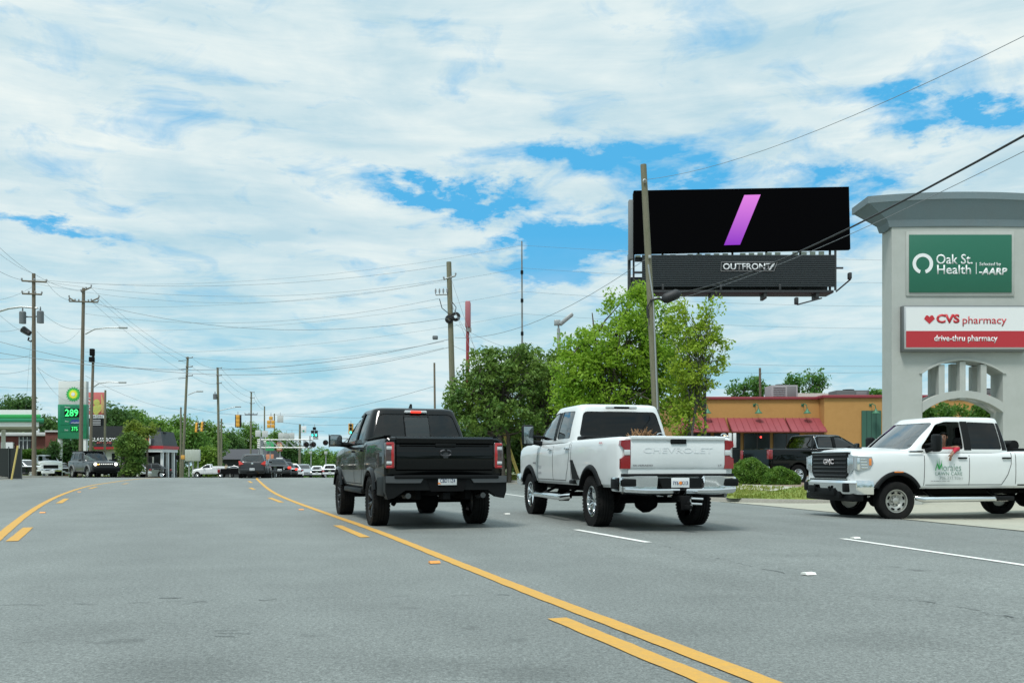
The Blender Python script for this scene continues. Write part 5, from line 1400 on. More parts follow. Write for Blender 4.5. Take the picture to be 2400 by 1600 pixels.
# gas station canopy
D = 80
L0 = base(20, D)
cn = thing('gas_station_canopy', 'gas station canopy with white and green striped edge at far left', 'canopy', L0)
mb = MB(); mb.mi = 0
bx3(mb, -220, 91, 960, 971, D, 10, L0); 
mb.mi = 2; bx3(mb, -220, 91, 989, 999, D, 10, L0); mb.mi = 0
mb.build('canopy_band', [M_white, M_bpg, M_white], cn)
mb = MB(); a = PX(-220, 971, D)-L0; b_ = PX(97, 971, D)-L0; z1 = a.z; z2 = (PX(0, 980, D)-L0).z; z3 = (PX(0, 989, D)-L0).z
mb.b2(a.x, b_.x, -.15, 10, z2, z1, .06); mb.build('green_edge', M_bpg, cn)
mb = MB(); mb.b2(a.x, b_.x+.3, -.22, 10.1, z3, z2, .10); mb.build('dark_green_edge', M_bpd, cn)
mb = MB(); z4 = (PX(0, 999, D)-L0).z; mb.b2(a.x, (PX(80, 0, D)-L0).x, .3, 9.8, z4-.12, z4); mb.build('soffit', mat('soffit_beige', (.42, .42, .36), .8), cn)
for xx in (-120, 5):
    mb = MB(); q = PX(xx, 1000, D)-L0; mb.b2(q.x-.2, q.x+.2, 4, 4.4, -.2, z4); mb.build('column', M_white, cn)
for ch in cn.children:
    for v in ch.data.vertices: v.co.x -= .52*max(0, v.co.y)
# brick shop behind
D = 98; L0 = base(50, D); sh = thing('brick_shop', 'low red brick shop behind the gas station canopy', 'building', L0)
mb = MB(); bx3(mb, -120, 106, 1022, 1125, D, 3, L0); bx3(mb, 106, 138, 1012, 1125, D-4, 2, L0); mb.build('wall', M_brick, sh)
mb = MB(); bx3(mb, -120, 108, 1013, 1021, D-.6, 3, L0, .05); bx3(mb, 105, 139, 1008, 1012, D-4.15, 2.2, L0); mb.build('roof_edge', mat('pale_fascia', (.52, .53, .52), .6), sh)
for k in range(3):
    mb = MB(); bx3(mb, 45+k*9.5, 53+k*9.5, 1023, 1052, D-.06, .1, L0); w = mb.build('window', M_win, sh)
    mb = MB(); bx3(mb, 44+k*9.5, 45.6+k*9.5, 1023, 1052, D-.12, .1, L0); bx3(mb, 45+k*9.5, 54+k*9.5, 1031, 1032.3, D-.12, .1, L0); mb.build('frame', M_white, w)
mb = MB(); bx3(mb, 2, 30, 1036, 1062, D-.4, .3, L0); mb.build('wall_sign', M_white, sh)
mb = MB(); q = PX(65, 1009, D)-L0; mb.box(q+Vector((0, 2, .1)), (.35, .35, .4), .1); mb.build('roof_vent', M_white, sh)
# price sign
D = 85; L0 = base(170, D); L0.z -= .1
ps = thing('price_sign', 'green and white gas station price sign on two white posts with a sunflower logo', 'price sign', L0)
def lx(x): return PX(x, 0, D).x-L0.x
def lz(y): return PX(0, y, D).z-L0.z
for x in (139.5, 199.5): mb = MB(); mb.b2(lx(x)-.12, lx(x)+.12, -.1, .3, 0, lz(1025)); mb.build('post', M_white, ps)
mb = MB(); mb.b2(lx(138.5), lx(204), -.15, .35, lz(948), lz(893), .03); wp_ = mb.build('logo_panel', mat('panel_pale', (.55, .57, .55), .5), ps)
mb = MB(); mb.b2(lx(137.5), lx(204.5), -.18, .38, lz(1028), lz(948), .03); gp = mb.build('price_panel', M_bpd, ps)
mb = MB(); mb.b2(lx(143.5), lx(203), -.20, -.17, lz(980), lz(951)); mb.b2(lx(143.5), lx(203), -.20, -.17, lz(995.5), lz(982)); mb.b2(lx(143.5), lx(203), -.20, -.17, lz(1011.5), lz(997)); mb.build('price_row', mat('row_green', (.01, .17, .085), .4), gp)
def star(mb, cx, cz, ro, ri, n, y0, y1):
    pts = []
    for k in range(n*2):
        a = math.pi*k/n; r = ro if k % 2 == 0 else ri; pts.append((cx+r*math.cos(a), cz+r*math.sin(a)))
    mb.prism(pts, 'Y', y0, y1)
cx, cz = lx(174), lz(924)
for (ro, ri, y0, m, nm) in [(.72, .58, -.17, M_bpg, 'petals'), (.54, .42, -.19, M_bpl, 'inner_petals'), (.42, .32, -.21, mat('logo_yellow', (.80, .72, .05), .5), 'yellow_petals'), (.20, .14, -.23, M_white, 'logo_centre')]:
    mb = MB(); star(mb, cx, cz, ro*.98, ri*.98, 18, y0, y0+.03); mb.build(nm, m, wp_)
M_led = mat('led_green', (.05, .9, .22), .5, emit=.8)
mb = MB(); mb.b2(lx(153.5), lx(189), -.215, -.19, lz(977.5), lz(957.5)); mb.b2(lx(168), lx(186), -.215, -.19, lz(1011), lz(999.5)); mb.build('led_window', M_dark, gp)
text(gp, '289', (lx(170.5), -.225, lz(967.5)), FACE, M_led, w=1.22, h=.66, bold=.02, name='price_digits'); text(gp, '375', (lx(177.5), -.225, lz(1005)), FACE, M_led, w=.56, h=.36, bold=.02, name='price_digits')
for st, x, y, w in (('Regular', 161, 954, .5), ('Plus', 159, 987, .3), ('Diesel', 158, 1007.5, .3)): text(gp, st, (lx(x), -.21, lz(y)), FACE, M_lw, w=w, h=.13)
mb = MB(); mb.prism([(lx(165), lz(993)), (lx(193), lz(993)), (lx(192), lz(985)), (lx(182), lz(982.5)), (lx(170), lz(984))], 'Y', -.23, -.20); mb.build('blue_badge', mat('badge_blue', (.02, .05, .22), .5), gp)
text(gp, 'unleaded', (lx(179), -.24, lz(990)), FACE, M_lw, w=.75, h=.14)
# fence at far left with yellow guard
D = 56; L0 = base(20, D)
fc = thing('fence', 'black screened chain fence at the far left edge', 'fence', L0)
mb = MB(); bx3(mb, -150, 50, 1050, 1121, D, .05, L0); mb.build('screen_fabric', mat('fence_black', (.012, .018, .018), .8), fc)
for x in (-90, -35, 20, 50):
    mb = MB(); bx3(mb, x-.8, x+.8, 1046, 1123, D-.08, .06, L0); mb.build('post', mat('fence_post', (.05, .06, .06), .6), fc)
guy('yellow guy wire guard leaning against the black fence', 42, 1044, 27, 1119, 54)
# reader board sign with a food picture
D = 110; L0 = base(236, D)
fs = thing('pole_sign', 'red food picture sign above a dark reader board, among the left poles', 'pole sign', L0)
mb = MB(); bx3(mb, 222, 226, 995, 1110, D+.2, .3, L0); mb.build('post', M_plast, fs)
mb = MB(); bx3(mb, 205, 244, 919, 971, D, .6, L0, .03); f1 = mb.build('picture_panel', mat('sign_salmon', (.52, .13, .12), .5), fs)
mb = MB(); random.seed(3)
for k in range(9): q = PX(random.uniform(222, 238), random.uniform(942, 966), D)-L0; mb.lathe([(.02, -.04), (random.uniform(.22, .42), -.02), (.02, 0)], (q.x, -.02, q.z), 'Y', 9)
mb.build('food_picture', mat('lettuce', (.38, .46, .10), .6, var=(3, .8, (.60, .45, .12))), f1)
mb = MB(); q = PX(238, 924, D)-L0; q2 = PX(242, 945, D)-L0; q3 = PX(243, 968, D)-L0
mb.tube([(q.x, -.05, q.z), (q2.x, -.05, q2.z), (q3.x-.1, -.05, q3.z)], [.05, .2, .12], 6); mb.build('food_picture', mat('food_tan', (.55, .36, .16), .6), f1)
mb = MB(); bx3(mb, 205, 244, 972, 979, D, .6, L0); m_ = mb.build('white_band', M_white, fs)
text(m_, 'BURGERS', (PX(226, 0, D).x-L0.x, -.03, (PX(0, 975.5, D)-L0).z), FACE, M_dark, w=1.5, h=.22)
mb = MB(); bx3(mb, 205, 240, 980, 999, D, .6, L0); m_ = mb.build('reader_board', M_plast, fs)
for k, st in enumerate(('NOW HIRING', 'DRIVE THRU', 'OPEN LATE')): pass
mb = MB()
for k in range(4): bx3(mb, 211, 236, 983+k*3.7, 985+k*3.7, D-.03, .02, L0)
mb.build('reader_row', mat('reader_pale', (.35, .36, .37), .5), m_)
text(f1, 'HOT', (PX(209, 0, D).x-L0.x, -.03, (PX(0, 945, D)-L0).z), (R(90), R(-90), 0), M_white, w=1.7, h=.3, bold=.02)
# dark shop with red stripe
D = 100; L0 = base(330, D); L0.z -= .1
gsb = thing('glass_shop', 'black fronted shop with white lettering, red stripe and mansard roofed porch', 'building', L0)
M_bk2 = mat('charcoal_siding', (.022, .026, .028), .8, var=(3, .5, (.035, .04, .042))); M_shg = mat('shingle', (.07, .078, .085), .9, var=[(3, .6, (.04, .045, .05)), (14, .4, (.12, .13, .135))])
mb = MB(); bx3(mb, 212, 345, 998, 1047, D, 4, L0); mb.build('upper_wall', M_bk2, gsb)
mb = MB(); bx3(mb, 212, 345, 1047, 1052, D-.15, 4, L0); mb.build('red_stripe', M_signred, gsb)
mb = MB(); bx3(mb, 214, 345, 1052, 1125, D+.3, 3.5, L0); mb.build('lower_wall', mat('white_siding', (.52, .54, .54), .7), gsb)
for x0, x1 in ((220, 240), (262, 275), (283, 296), (305, 320)):
    mb = MB(); bx3(mb, x0, x1, 1062, 1100, D+.2, .2, L0); mb.build('window', M_win, gsb)
text(gsb, 'GLASS BOYS', (PX(244, 0, D).x-L0.x, -.05, (PX(0, 1030, D)-L0).z), FACE, M_lw, w=2.85, h=.42, bold=.015, name='shop_lettering')
text(gsb, 'ART GLASS', (PX(244, 0, D).x-L0.x, -.05, (PX(0, 1037.5, D)-L0).z), FACE, mat('letter_pink', (.6, .12, .13), .5), w=1.6, h=.2, bold=.015, name='shop_lettering')
D2 = 96
def bq(mb, x0, x1, y0, y1, d, dep, bev=0): bx3(mb, x0, x1, y0, y1, d, dep, L0, bev)
mb = MB(); zt_, zb_ = (PX(0, 1013, D2)-L0).z, (PX(0, 1046, D2)-L0).z
xa, xb2, xc = (PX(326, 0, D2)-L0).x, (PX(375, 0, D2)-L0).x, (PX(377, 0, D2-4)-L0).x
def fr(x0, x1, y0, y1, z, ins): return [(x0+ins, y0+ins, z), (x1-ins, y0+ins, z), (x1-ins, y1, z), (x0+ins, y1, z)]
mb.loft([fr(xa, xc+.2, -8, -3.9, zb_, 0), fr(xa, xc+.2, -8, -4.1, zt_, .35)]); mb.build('mansard_roof', M_shg, gsb)
mb = MB(); mb.b2(xa-.1, xc+.3, -8.15, -3.8, (PX(0, 1053, D2)-L0).z, zb_); mb.build('red_fascia', M_signred, gsb)
mb = MB(); mb.b2(xa, xc+.2, -8.05, -3.9, (PX(0, 1060, D2)-L0).z, (PX(0, 1053, D2)-L0).z); mb.build('white_fascia', M_white, gsb)
for yy in (-7.7, -6.3, -4.7): 
    mb = MB(); mb.b2(xc-.15, xc+.1, yy, yy+.25, -.3, (PX(0, 1060, D2)-L0).z); mb.build('porch_post', M_white, gsb)
mb = MB(); bq(mb, 336, 381, 1060, 1101, D2+1.2, .2); mb.build('shop_window', M_win, gsb)
mb = MB(); bq(mb, 334, 338, 1060, 1121, D2+1.1, .3); bq(mb, 357, 360, 1060, 1101, D2+1.1, .3); bq(mb, 378, 382, 1060, 1121, D2+1.1, .3); bq(mb, 338, 372, 1100, 1121, D2+1.0, .3); mb.build('shopfront_frame', M_white, gsb)
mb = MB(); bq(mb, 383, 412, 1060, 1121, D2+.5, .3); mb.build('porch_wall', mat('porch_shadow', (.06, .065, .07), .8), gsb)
mb = MB(); mb.prism([(-4.2, (PX(0, 1060, D2)-L0).z), (-8.6, (PX(0, 1070, D2)-L0).z), (-8.6, (PX(0, 1072, D2)-L0).z), (-4.2, (PX(0, 1064, D2)-L0).z)], 'X', xa+.3, (PX(392, 0, D2)-L0).x); mb.build('awning', M_plast, gsb)
mb = MB(); bq(mb, 330, 352, 1013, 1042, D2-4.35, .2); w = mb.build('roof_sign', M_white, gsb); mb = MB(); bq(mb, 336, 349, 1022, 1034, D2-4.4, .04); mb.build('sign_print', mat('print_salmon', (.55, .16, .10), .6), w)
mb = MB(); bq(mb, 378, 381.5, 1015, 1043, D2-3, .3); mb.build('projecting_sign', M_white, gsb)
mb = MB(); bq(mb, 374, 385, 1012, 1015, D2-3.1, .6); mb.build('sign_hood', M_plast, gsb)
mb = MB(); q = PX(396, 1030, D2)-L0
for k in range(3): mb.lathe([(.02, -.05), (.28-.05*k, -.04), (.02, 0)], (q.x-.9+.22*k, -8.05, q.z+.15-.2*k), 'Y', 8)
mb.build('round_badge', M_dark, gsb)
mb = MB(); bq(mb, 397, 403, 1034, 1038, D2-.6, .05); mb.build('badge_label', M_white, gsb)
# far low dark building and hedge
D = 150; L0 = base(560, D); fb_ = thing('far_building', 'low dark roofed building behind the white utility pickup', 'building', L0)
mb = MB(); bx3(mb, 450, 640, 1074, 1130, D, 12, L0); mb.build('wall', mat('dark_wall', (.05, .055, .06), .9), fb_)
a, b_ = PX(500, 1076, D)-L0, PX(625, 1051, D)-L0; mb = MB(); mb.loft([[(a.x, -1, a.z), (b_.x, -1, a.z), (b_.x, 13, a.z), (a.x, 13, a.z)], [(a.x+.8, 4, b_.z), (b_.x-.8, 4, b_.z), (b_.x-.8, 8, b_.z), (a.x+.8, 8, b_.z)]]); mb.build('roof', mat('far_roof', (.055, .055, .062), .9), fb_)
# ================================================================== MORE POLES, SIGNALS
random.seed(11); rng = np.random.default_rng(5)
pa, ba, va = pole('leftmost wooden pole with two crossarms and a pair of grey transformers', 79, 641, 80, 65, 4.6, M_pole2)
crossarm(pa, ba, va, 65, 51, 658, 109, 661, 3); crossarm(pa, ba, va, 65, 52, 688, 98, 690, 4)
def transformer(t, b, x, y0, y1, w, d):
    p = PX(x, y1, d)-b; h = (y1-y0)/F*d; r = w/2/F*d; mb = MB(); mb.lathe([(.02, 0), (r, .02), (r, h*.93), (r*.8, h), (.02, h)], p+Vector((0, -.25, 0)), 'Z', 14)
    mb.lathe([(.03, h), (.06, h+.1), (.03, h+.3)], p+Vector((0, -.25, 0)), 'Z', 6); mb.tube([p+Vector((0, -.1, h*.6)), Vector((0, 0, p.z+h*.6))], .05, 5); mb.build('transformer', M_tank, t)
transformer(pa, ba, 57.5, 731, 760, 15, 65); transformer(pa, ba, 99, 730, 759, 15, 65)
mb = MB(); mb.tube([PX(68, 790, 65)-ba, PX(66, 797, 65)-ba, PX(72, 800, 65)-ba, PX(78, 796, 65)-ba], .06, 6); mb.tube([PX(53, 771, 65)-ba, PX(70, 782, 65)-ba], [.25, .2], 8); mb.build('splice_case', M_cable, pa)
mb = MB(); mb.tube([PX(88, 722, 65)-ba, PX(50, 719, 65)-ba, PX(20, 723, 65)-ba, PX(-20, 735, 65)-ba], .07, 6); mb.build('lamp_arm', M_galv, pa)
pb, bb_, vb = pole('second tall wooden pole from the left, tilted double crossarm and street lamp arm', 196, 675, 188, 75, 4.2, M_pole2)
crossarm(pb, bb_, vb, 75, 162, 706, 230, 708, 4); crossarm(pb, bb_, vb, 75, 190, 684, 214, 673, 3); crossarm(pb, bb_, vb, 75, 162, 698, 176, 706, 2); crossarm(pb, bb_, vb, 75, 214, 706, 232, 698, 2)
def lamp_arm(t, b, pts, d):
    P = [PX(x, y, d)-b for x, y in pts]; mb = MB(); mb.tube(P, .05, 6); a = mb.build('lamp_arm', M_galv, t)
    mb = MB(); mb.box(P[-1]+Vector((.15, 0, 0)), (.7, .25, .14), .05); mb.build('lamp_head', M_galv, a)
lamp_arm(pb, bb_, [(200, 783), (222, 771), (250, 768), (284, 768)], 75)
pc, bc, vc = pole('wooden pole with two dark boxes on top, left of the red food sign', 219, 822, 210, 85, 3.4, M_pole2)
mb = MB(); mb.box(PX(218.5, 826, 85)-bc+Vector((0, -.2, 0)), (.40, .35, .65), .06); mb.build('dark_box', M_dark, pc); mb = MB(); mb.box(PX(217.5, 843, 85)-bc+Vector((0, -.2, 0)), (.46, .35, .5), .06); mb.build('dark_box', M_dark, pc)
lamp_arm(pc, bc, [(217, 908), (232, 898), (255, 895), (283, 896)], 85)
pd_, bd_, vd = pole('shorter bare wooden pole between the red food sign and the dark shop', 247, 914, 245, 88, 2.6)
pe_, be_, ve = pole('tall wooden pole with short side brackets right of the shop porch', 440, 836, 427, 100, 3.0)
for y in (838, 859, 880): crossarm(pe_, be_, ve, 100, 436, y+1, 451, y, 2, M_pole2, .08, .12)
for y in (845, 865, 886): mb = MB(); mb.tube([PX(418, y+1, 100)-be_, PX(436, y-1, 100)-be_], .03, 4); mb.build('bracket', M_cable, pe_)
lamp_arm(pe_, be_, [(441, 925), (455, 919), (465, 917)], 100)
pf, bf, vf = pole('tall wooden pole with one round grey transformer above the utility pickup', 510, 861, 514, 110, 2.9)
for y in (863, 880, 898): crossarm(pf, bf, vf, 110, 508, y, 519, y-.5, 2, M_pole2, .08, .12)
transformer(pf, bf, 505.5, 923, 936, 9, 110); lamp_arm(pf, bf, [(514, 962), (535, 957), (555, 953)], 110)
pole('short stub pole close beside the transformer pole', 519, 981, 519, 108, 2.2)
pg, bg_, vg = pole('distant pole above the dark hatchback carrying a two sided insulator rack', 589, 918, 587, 150, 2.0)
for y in (919, 932, 945): crossarm(pg, bg_, vg, 150, 586, y, 596, y, 2, M_pole2, .08, .12)
crossarm(pg, bg_, vg, 150, 574, 971, 603, 971, 4, M_cable, .16, .3)
ph_, bh, vh = pole('distant pole just left of the orange doghouse signal', 620, 952, 619, 180, 1.7)
pi_, bi, vi = pole('distant pole between the orange signal and the hanging square sign', 643, 969, 644, 170, 1.6)
pj, bj, vj = pole('thick distant pole where the railway signal bridge ends', 703, 994, 702, 140, 2.8)
pk, bk_, vk = pole('short pole holding dark pedestrian boxes at the shop corner', 424, 954, 423, 92, 2.2)
mb = MB(); mb.box(PX(416, 1071, 92)-bk_, (.35, .3, .4), .04); mb.build('pedestrian_signal', M_dark, pk); mb = MB(); mb.box(PX(429, 1071, 92)-bk_, (.35, .3, .4), .04); mb.build('pedestrian_signal', mat('signal_amber', (.62, .33, .06), .5), pk)
M_sigy = mat('signal_yellow', (.66, .33, .04), .5); M_sgk = mat('signal_black', (.012, .014, .014), .5); M_grl = mat('green_lamp', (.10, 1.0, .80), .4, emit=1.6)
# span wire objects
def wire(label, a, b, sag=.6, r=.012, m=None, n=14, name='overhead_wire', grp='overhead wires', ext=0):
    a = Vector(a); b = Vector(b); mb = MB()
    P_ = [a.lerp(b, t)-Vector((0, 0, 4*sag*t*(1-t)))-a for t in [k/n for k in range(n+1)]]
    if ext: P_.append(P_[-1]+(P_[-1]-P_[-2]).normalized()*ext)   # the span runs on past the frame to its next pole
    mb.tube(P_, r, 4)
    o_ = mb.build(name, m or M_wire, None, 180); o_.location = a; tag(o_, label, 'cable', grp); return o_
def signal(label, x, y0, y1, w, d, back=False, plate=False, housing=M_sigy, lit=None, doghouse=False, rz=0):
    c = PX(x, (y0+y1)/2, d); h = (y1-y0)/F*d; W_ = w/F*d
    t = thing('traffic_signal', label, 'traffic signal', c, rz, 'hanging traffic signals'); n = 3
    cells = [(0, h*(.5-(k+.5)/n), W_*(.55 if plate else .95), h/n*.97) for k in range(n)] if not doghouse else [(0, h*.33, W_*.42, h*.30)]+[(sx*W_*.25, z, W_*.42, h*.30) for sx in (-1, 1) for z in (.0*h, -.33*h)]
    mb = MB()
    for (cx, cz, ww, hh) in cells: mb.box((cx, 0, cz), (ww, .22, hh), .03)
    body = mb.build('housing', housing, t)
    if plate: mb = MB(); mb.box((0, .14 if not back else -.0+.14, 0), (W_, .03, h*1.06), .01); mb.build('back_plate', M_sgk, t)
    if not back:
        for i, (cx, cz, ww, hh) in enumerate(cells):
            r = min(ww, hh)*.38; on = i in (lit or ()); mb = MB(); mb.lathe([(.005, -.135), (r, -.12), (r, -.10)], (cx, 0, cz), 'Y', 14); l = mb.build('lamp', M_grl if on else M_sgk, t)
            mb = MB(); mb.loft([[(cx+q*math.cos(a), y, cz+q*math.sin(a)) for a in np.linspace(0, math.pi, 9)] for q, y in ((r*1.1, -.11), (r*1.1, -.33))], closed=False, cap=False); mb.build('visor', M_sgk, l)
    mb = MB(); mb.tube([(0, 0, h*.48), (0, 0, h*.48+.35)], .035, 5); mb.build('hanger', M_galv, t)
    return t
signal('back of a yellow traffic signal with black backplate hanging over the utility pickup trailer', 557.5, 972, 1000, 15, 92, True, True)
signal('backs of an orange five lamp doghouse traffic signal above the dark hatchback', 635, 975, 1003, 19, 92, True, False, M_sigy, None, True)
signal('dark doghouse traffic signal showing two green lamps', 737, 1000, 1023, 17, 112, False, False, M_sgk, (2, 4), True)
signal('yellow edged traffic signal with a green lamp right beside the black pickup mirror', 822.5, 992, 1017, 12, 112, False, False, M_sigy, (2,))
signal('sideways tilted traffic signal over the shop porch side, left of its twin', 461, 990, 1013, 6, 92, False, False, M_sigy, None, False, R(75)).rotation_euler = (0, R(8), R(75))
signal('sideways tilted traffic signal over the shop porch side, right of its twin', 474, 988, 1011, 6, 92, False, False, M_sigy, None, False, R(75)).rotation_euler = (0, R(8), R(75))
def hsign(label, x0, x1, y0, y1, d, m=None, rz=0, arrow=None):
    c = PX((x0+x1)/2, (y0+y1)/2, d); t = thing('hanging_sign', label, 'sign', c, rz, 'signs hung on span wires'); w, h = (x1-x0)/F*d, (y1-y0)/F*d
    mb = MB(); mb.box((0, 0, 0), (w, .03, h), .01); mb.build('sign_plate', m or mat('sign_back', (.50, .52, .50), .5), t)
    mb = MB(); mb.tube([(0, 0, h/2), (0, 0, h/2+.3)], .02, 4); mb.build('hanger', M_galv, t)
    if arrow: mb = MB(); mb.lathe([(.01, -.03), (w*.2, -.025), (.01, -.02)], (-w*.05, 0, -h*.22), 'Y', 10); mb.build('green_disc', mat('disc_green', (.02, .30, .18), .5), t)
    return t
hsign('pale square back of a sign hanging right of the orange signal', 650, 664, 973, 990, 92)
hsign('tilted pale square sign left of the pair under the orange signal', 598.5, 611, 1008, 1023, 90)
hsign('tilted pale square sign right of the pair under the orange signal', 614, 628, 1009, 1024, 90)
hsign('white sign with a green disc left of the lit doghouse signal', 706, 718, 998, 1014, 112, M_white, 0, True)
hsign('small pale sign hanging below the lit doghouse signal', 734, 746, 1019, 1029.5, 112)
hsign('leftmost panel of a row of pale signs over the railway signal bridge', 652.5, 665, 1014, 1028, 104)
hsign('middle panel of a row of pale signs over the railway signal bridge', 665.5, 678, 1014.5, 1028, 104, mat('sign_back2', (.42, .44, .42), .5))
hsign('rightmost panel of a row of pale signs over the railway signal bridge', 678.5, 690, 1014, 1028, 104, mat('sign_back3', (.46, .47, .45), .5))
# railway cantilevers
def cantilever(label, xp, x_end, y0, y1, d, n, xf, yf):
    b = base(xp, d); t = thing('railway_signal', label, 'railway signal', b, 0, 'railway crossing signal bridges')
    s = 1 if x_end > xp else -1; a0, a1 = PX(xp, y0, d)-b, PX(xp, y1, d)-b; e0, e1 = PX(x_end, y0, d)-b, PX(x_end, y1, d)-b
    mb = MB(); r = .05
    for off in (0, .5):
        o_ = Vector((0, off, 0)); mb.tube([a0+o_, e0+o_], r, 5); mb.tube([a1+o_, e1+o_], r, 5)
        for k in range(n+1):
            p, q = a0.lerp(e0, k/n), a1.lerp(e1, k/n); mb.tube([p+o_, q+o_], .03, 4)
            if k < n: mb.tube([p+o_, a1.lerp(e1, (k+1)/n)+o_], .03, 4)
    mb.build('truss_arm', M_galv, t)
    mb = MB(); mb.tube([(0, .25, 0), a0+Vector((0, .25, .3))], .20, 8)
    for k in range(5): z = a1.z+(a0.z-a1.z)*k/4; mb.tube([(-.45, .25, z), (.45, .25, z)], .06, 5)
    mb.tube([(-.4, .25, a1.z-1), (-.1, .25, a0.z)], .05, 5); mb.build('mast', M_galv, t)
    for fx, fy in zip(xf, yf):
        c = PX(fx, fy, d)-b+Vector((0, -.2, 0)); mb = MB(); mb.tube([c-Vector((0, 0, .5)), c+Vector((0, 0, .9))], .05, 5); mb.tube([c-Vector((.5, 0, 0)), c+Vector((.5, 0, 0))], .04, 5); f = mb.build('flasher', M_sgk, t)
        for q in (-.36, .36):
            mb = MB(); mb.lathe([(.01, -.04), (.30, -.03), (.30, 0), (.01, .01)], c+Vector((q, -.05, 0)), 'Y', 16); mb.lathe([(.12, -.04), (.13, -.25), (.15, -.25), (.15, -.04)], c+Vector((q, -.05, 0)), 'Y', 12); mb.build('flasher_disc', M_sgk, f)
            mb = MB(); mb.lathe([(.01, -.10), (.11, -.09)], c+Vector((q, -.05, 0)), 'Y', 12); mb.build('flasher_lens', mat('flasher_red', (.10, .01, .01), .3), f)
cantilever('silver railway crossing cantilever truss above the line of waiting cars', 612, 731, 1030, 1048.5, 96, 6, [727.5], [1041.5])
cantilever('railway crossing cantilever mostly behind the black pickup mirror', 905, 772, 1027, 1045, 100, 6, [772], [1037])
# billboards and shop signs far along the road
def pole_panel(label, x0, x1, y0, y1, d, m, px_, name='roadside_sign', cat='sign', extra=None, legs=None):
    b = base(px_, d); t = thing(name, label, cat, b, 0)
    a, c = PX(x0, y1, d)-b, PX(x1, y0, d)-b; mb = MB(); mb.b2(a.x, c.x, -.1, .2, a.z, c.z, .02); p = mb.build('panel', m, t)
    for lx_ in (legs or [px_]): q = PX(lx_, 0, d).x-b.x; mb = MB(); mb.b2(q-.07, q+.07, 0.2, .35, -.2, c.z-.1); mb.build('leg', M_galv, t)
    if extra: extra(p, a, c)
    return t
M_wood = mat('plank_back', (.42, .46, .42), .8, var=(4, .6, (.30, .34, .28)), stretch=(3, 3, .3))
pole_panel('back of a pale plank sign board on thin legs, behind the shop pole', 434, 469, 1053, 1080, 112, M_wood, 452, legs=(441, 450, 462))
pole_panel('green shop sign seen through the railway truss', 623, 642, 1034, 1056, 130, mat('shop_green', (.05, .36, .13), .5), 632)
def pr_(p, a, c): mb = MB(); mb.lathe([(.01, -.14), (.45, -.12), (.01, -.1)], ((a.x+c.x)/2, 0, (a.z+c.z)/2), 'Y', 12); mb.build('portrait_disc', mat('print_tan', (.60, .42, .25), .6), p)
pole_panel('small round topped picture sign seen through the railway truss', 649, 661, 1036, 1057, 128, mat('sign_maroon', (.35, .10, .08), .5), 655, extra=pr_)
pole_panel('orange shop front panel above the dark waiting cars', 624, 641, 1064, 1081, 135, mat('panel_salmon', (.55, .22, .12), .6), 632, 'shop_front', 'building', legs=(626, 639))
pole_panel('white letter board sign right of the thin pole above waiting cars', 648, 662, 1072, 1084, 118, M_white, 655)
pole_panel('yellowish roadside board left of the oncoming car with lit headlamps', 677, 695, 1085, 1096, 150, mat('board_cream', (.55, .53, .33), .6), 686)
pole_panel('small pale warning panel among the trees above the silver car', 724, 731, 1057, 1063, 150, M_wood, 728)
pole_panel('small pale warning panel among the trees above the white sedan', 760, 767, 1057, 1064, 150, M_wood, 763)

# ================================================================== WIRES
M_wire = mat('wire_light', (.20, .22, .23), .6, .2)
def W(label, x0, y0, d0, x1, y1, d1, sag=.6, r=.012, m=None, ext=0):
    if m is None: r *= .8
    return wire(label, PX(x0, y0, d0), PX(x1, y1, d1), sag, r, m, ext=ext)
W('thin wire from the top of the leaning pole up to the top right corner', 1515, 421, 40, 2460, 55, 17, .5, .010, None, 30)
wire('thick black cable sweeping from the splice case to the upper right edge', PX(1594, 686, 40), PX(2460, 285, 13), .38, .022, M_cable, ext=30)
W('thin service wire below the thick black cable, crossing the billboard apron', 1575, 703, 40, 2460, 325, 15, .3, .009, None, 30)
W('wire dipping from the leaning pole left to the coiled cable pole', 1524, 600, 40, 1066, 791, 66, 1.0, .016)
W('long high wire across the middle sky, topmost left of the coiled cable pole', 79, 655, 65, 1046, 622, 66, .9, .012)
W('second high wire across the middle sky left of the coiled cable pole', 109, 661, 65, 1040, 655, 66, 1.1, .011)
W('third high wire across the middle sky left of the coiled cable pole', 51, 658, 65, 1046, 655, 66, 1.6, .010)
W('wire falling from the second left pole and rising to the coiled cable pole', 200, 705, 75, 1052, 745, 66, 1.5, .018)
W('lower sagging cable from the leftmost pole to the coiled cable pole', -40, 820, 60, 1052, 795, 66, 1.7, .020)
W('lowest sagging cable from the leftmost pole to the coiled cable pole', -40, 790, 60, 1055, 813, 66, 2.2, .018)
W('wire from the leftmost pole top to the upper left edge', 75, 640, 65, -60, 520, 45, .2, .014)
W('second wire from the leftmost pole top to the left edge', 51, 656, 65, -60, 596, 45, .2, .014)
W('wire from leftmost pole to the second left pole, upper', 79, 641, 65, 196, 680, 75, .3, .014)
W('wire from leftmost pole to the second left pole, lower', 109, 661, 65, 165, 703, 75, .3, .014)
for i, (x0, y0, x1, y1) in enumerate([(214, 675, 437, 838), (230, 700, 450, 858), (214, 706, 450, 880), (88, 722, 191, 770), (88, 860, 188, 890), (200, 880, 420, 960)]):
    W('descending line %s of the bundle between the left poles and the porch pole' % ('one', 'two', 'three', 'four', 'five', 'six')[i], x0, y0, 75 if i != 3 else 65, x1, y1, 100 if i not in (3, 4) else 75, .5, .014)
for i, (y0, y1) in enumerate([(838, 863), (859, 880), (880, 898)]): W('short span from the porch pole to the transformer pole, %s level' % ('top', 'middle', 'low')[i], 449, y0, 100, 518, y1, 110, .4, .014)
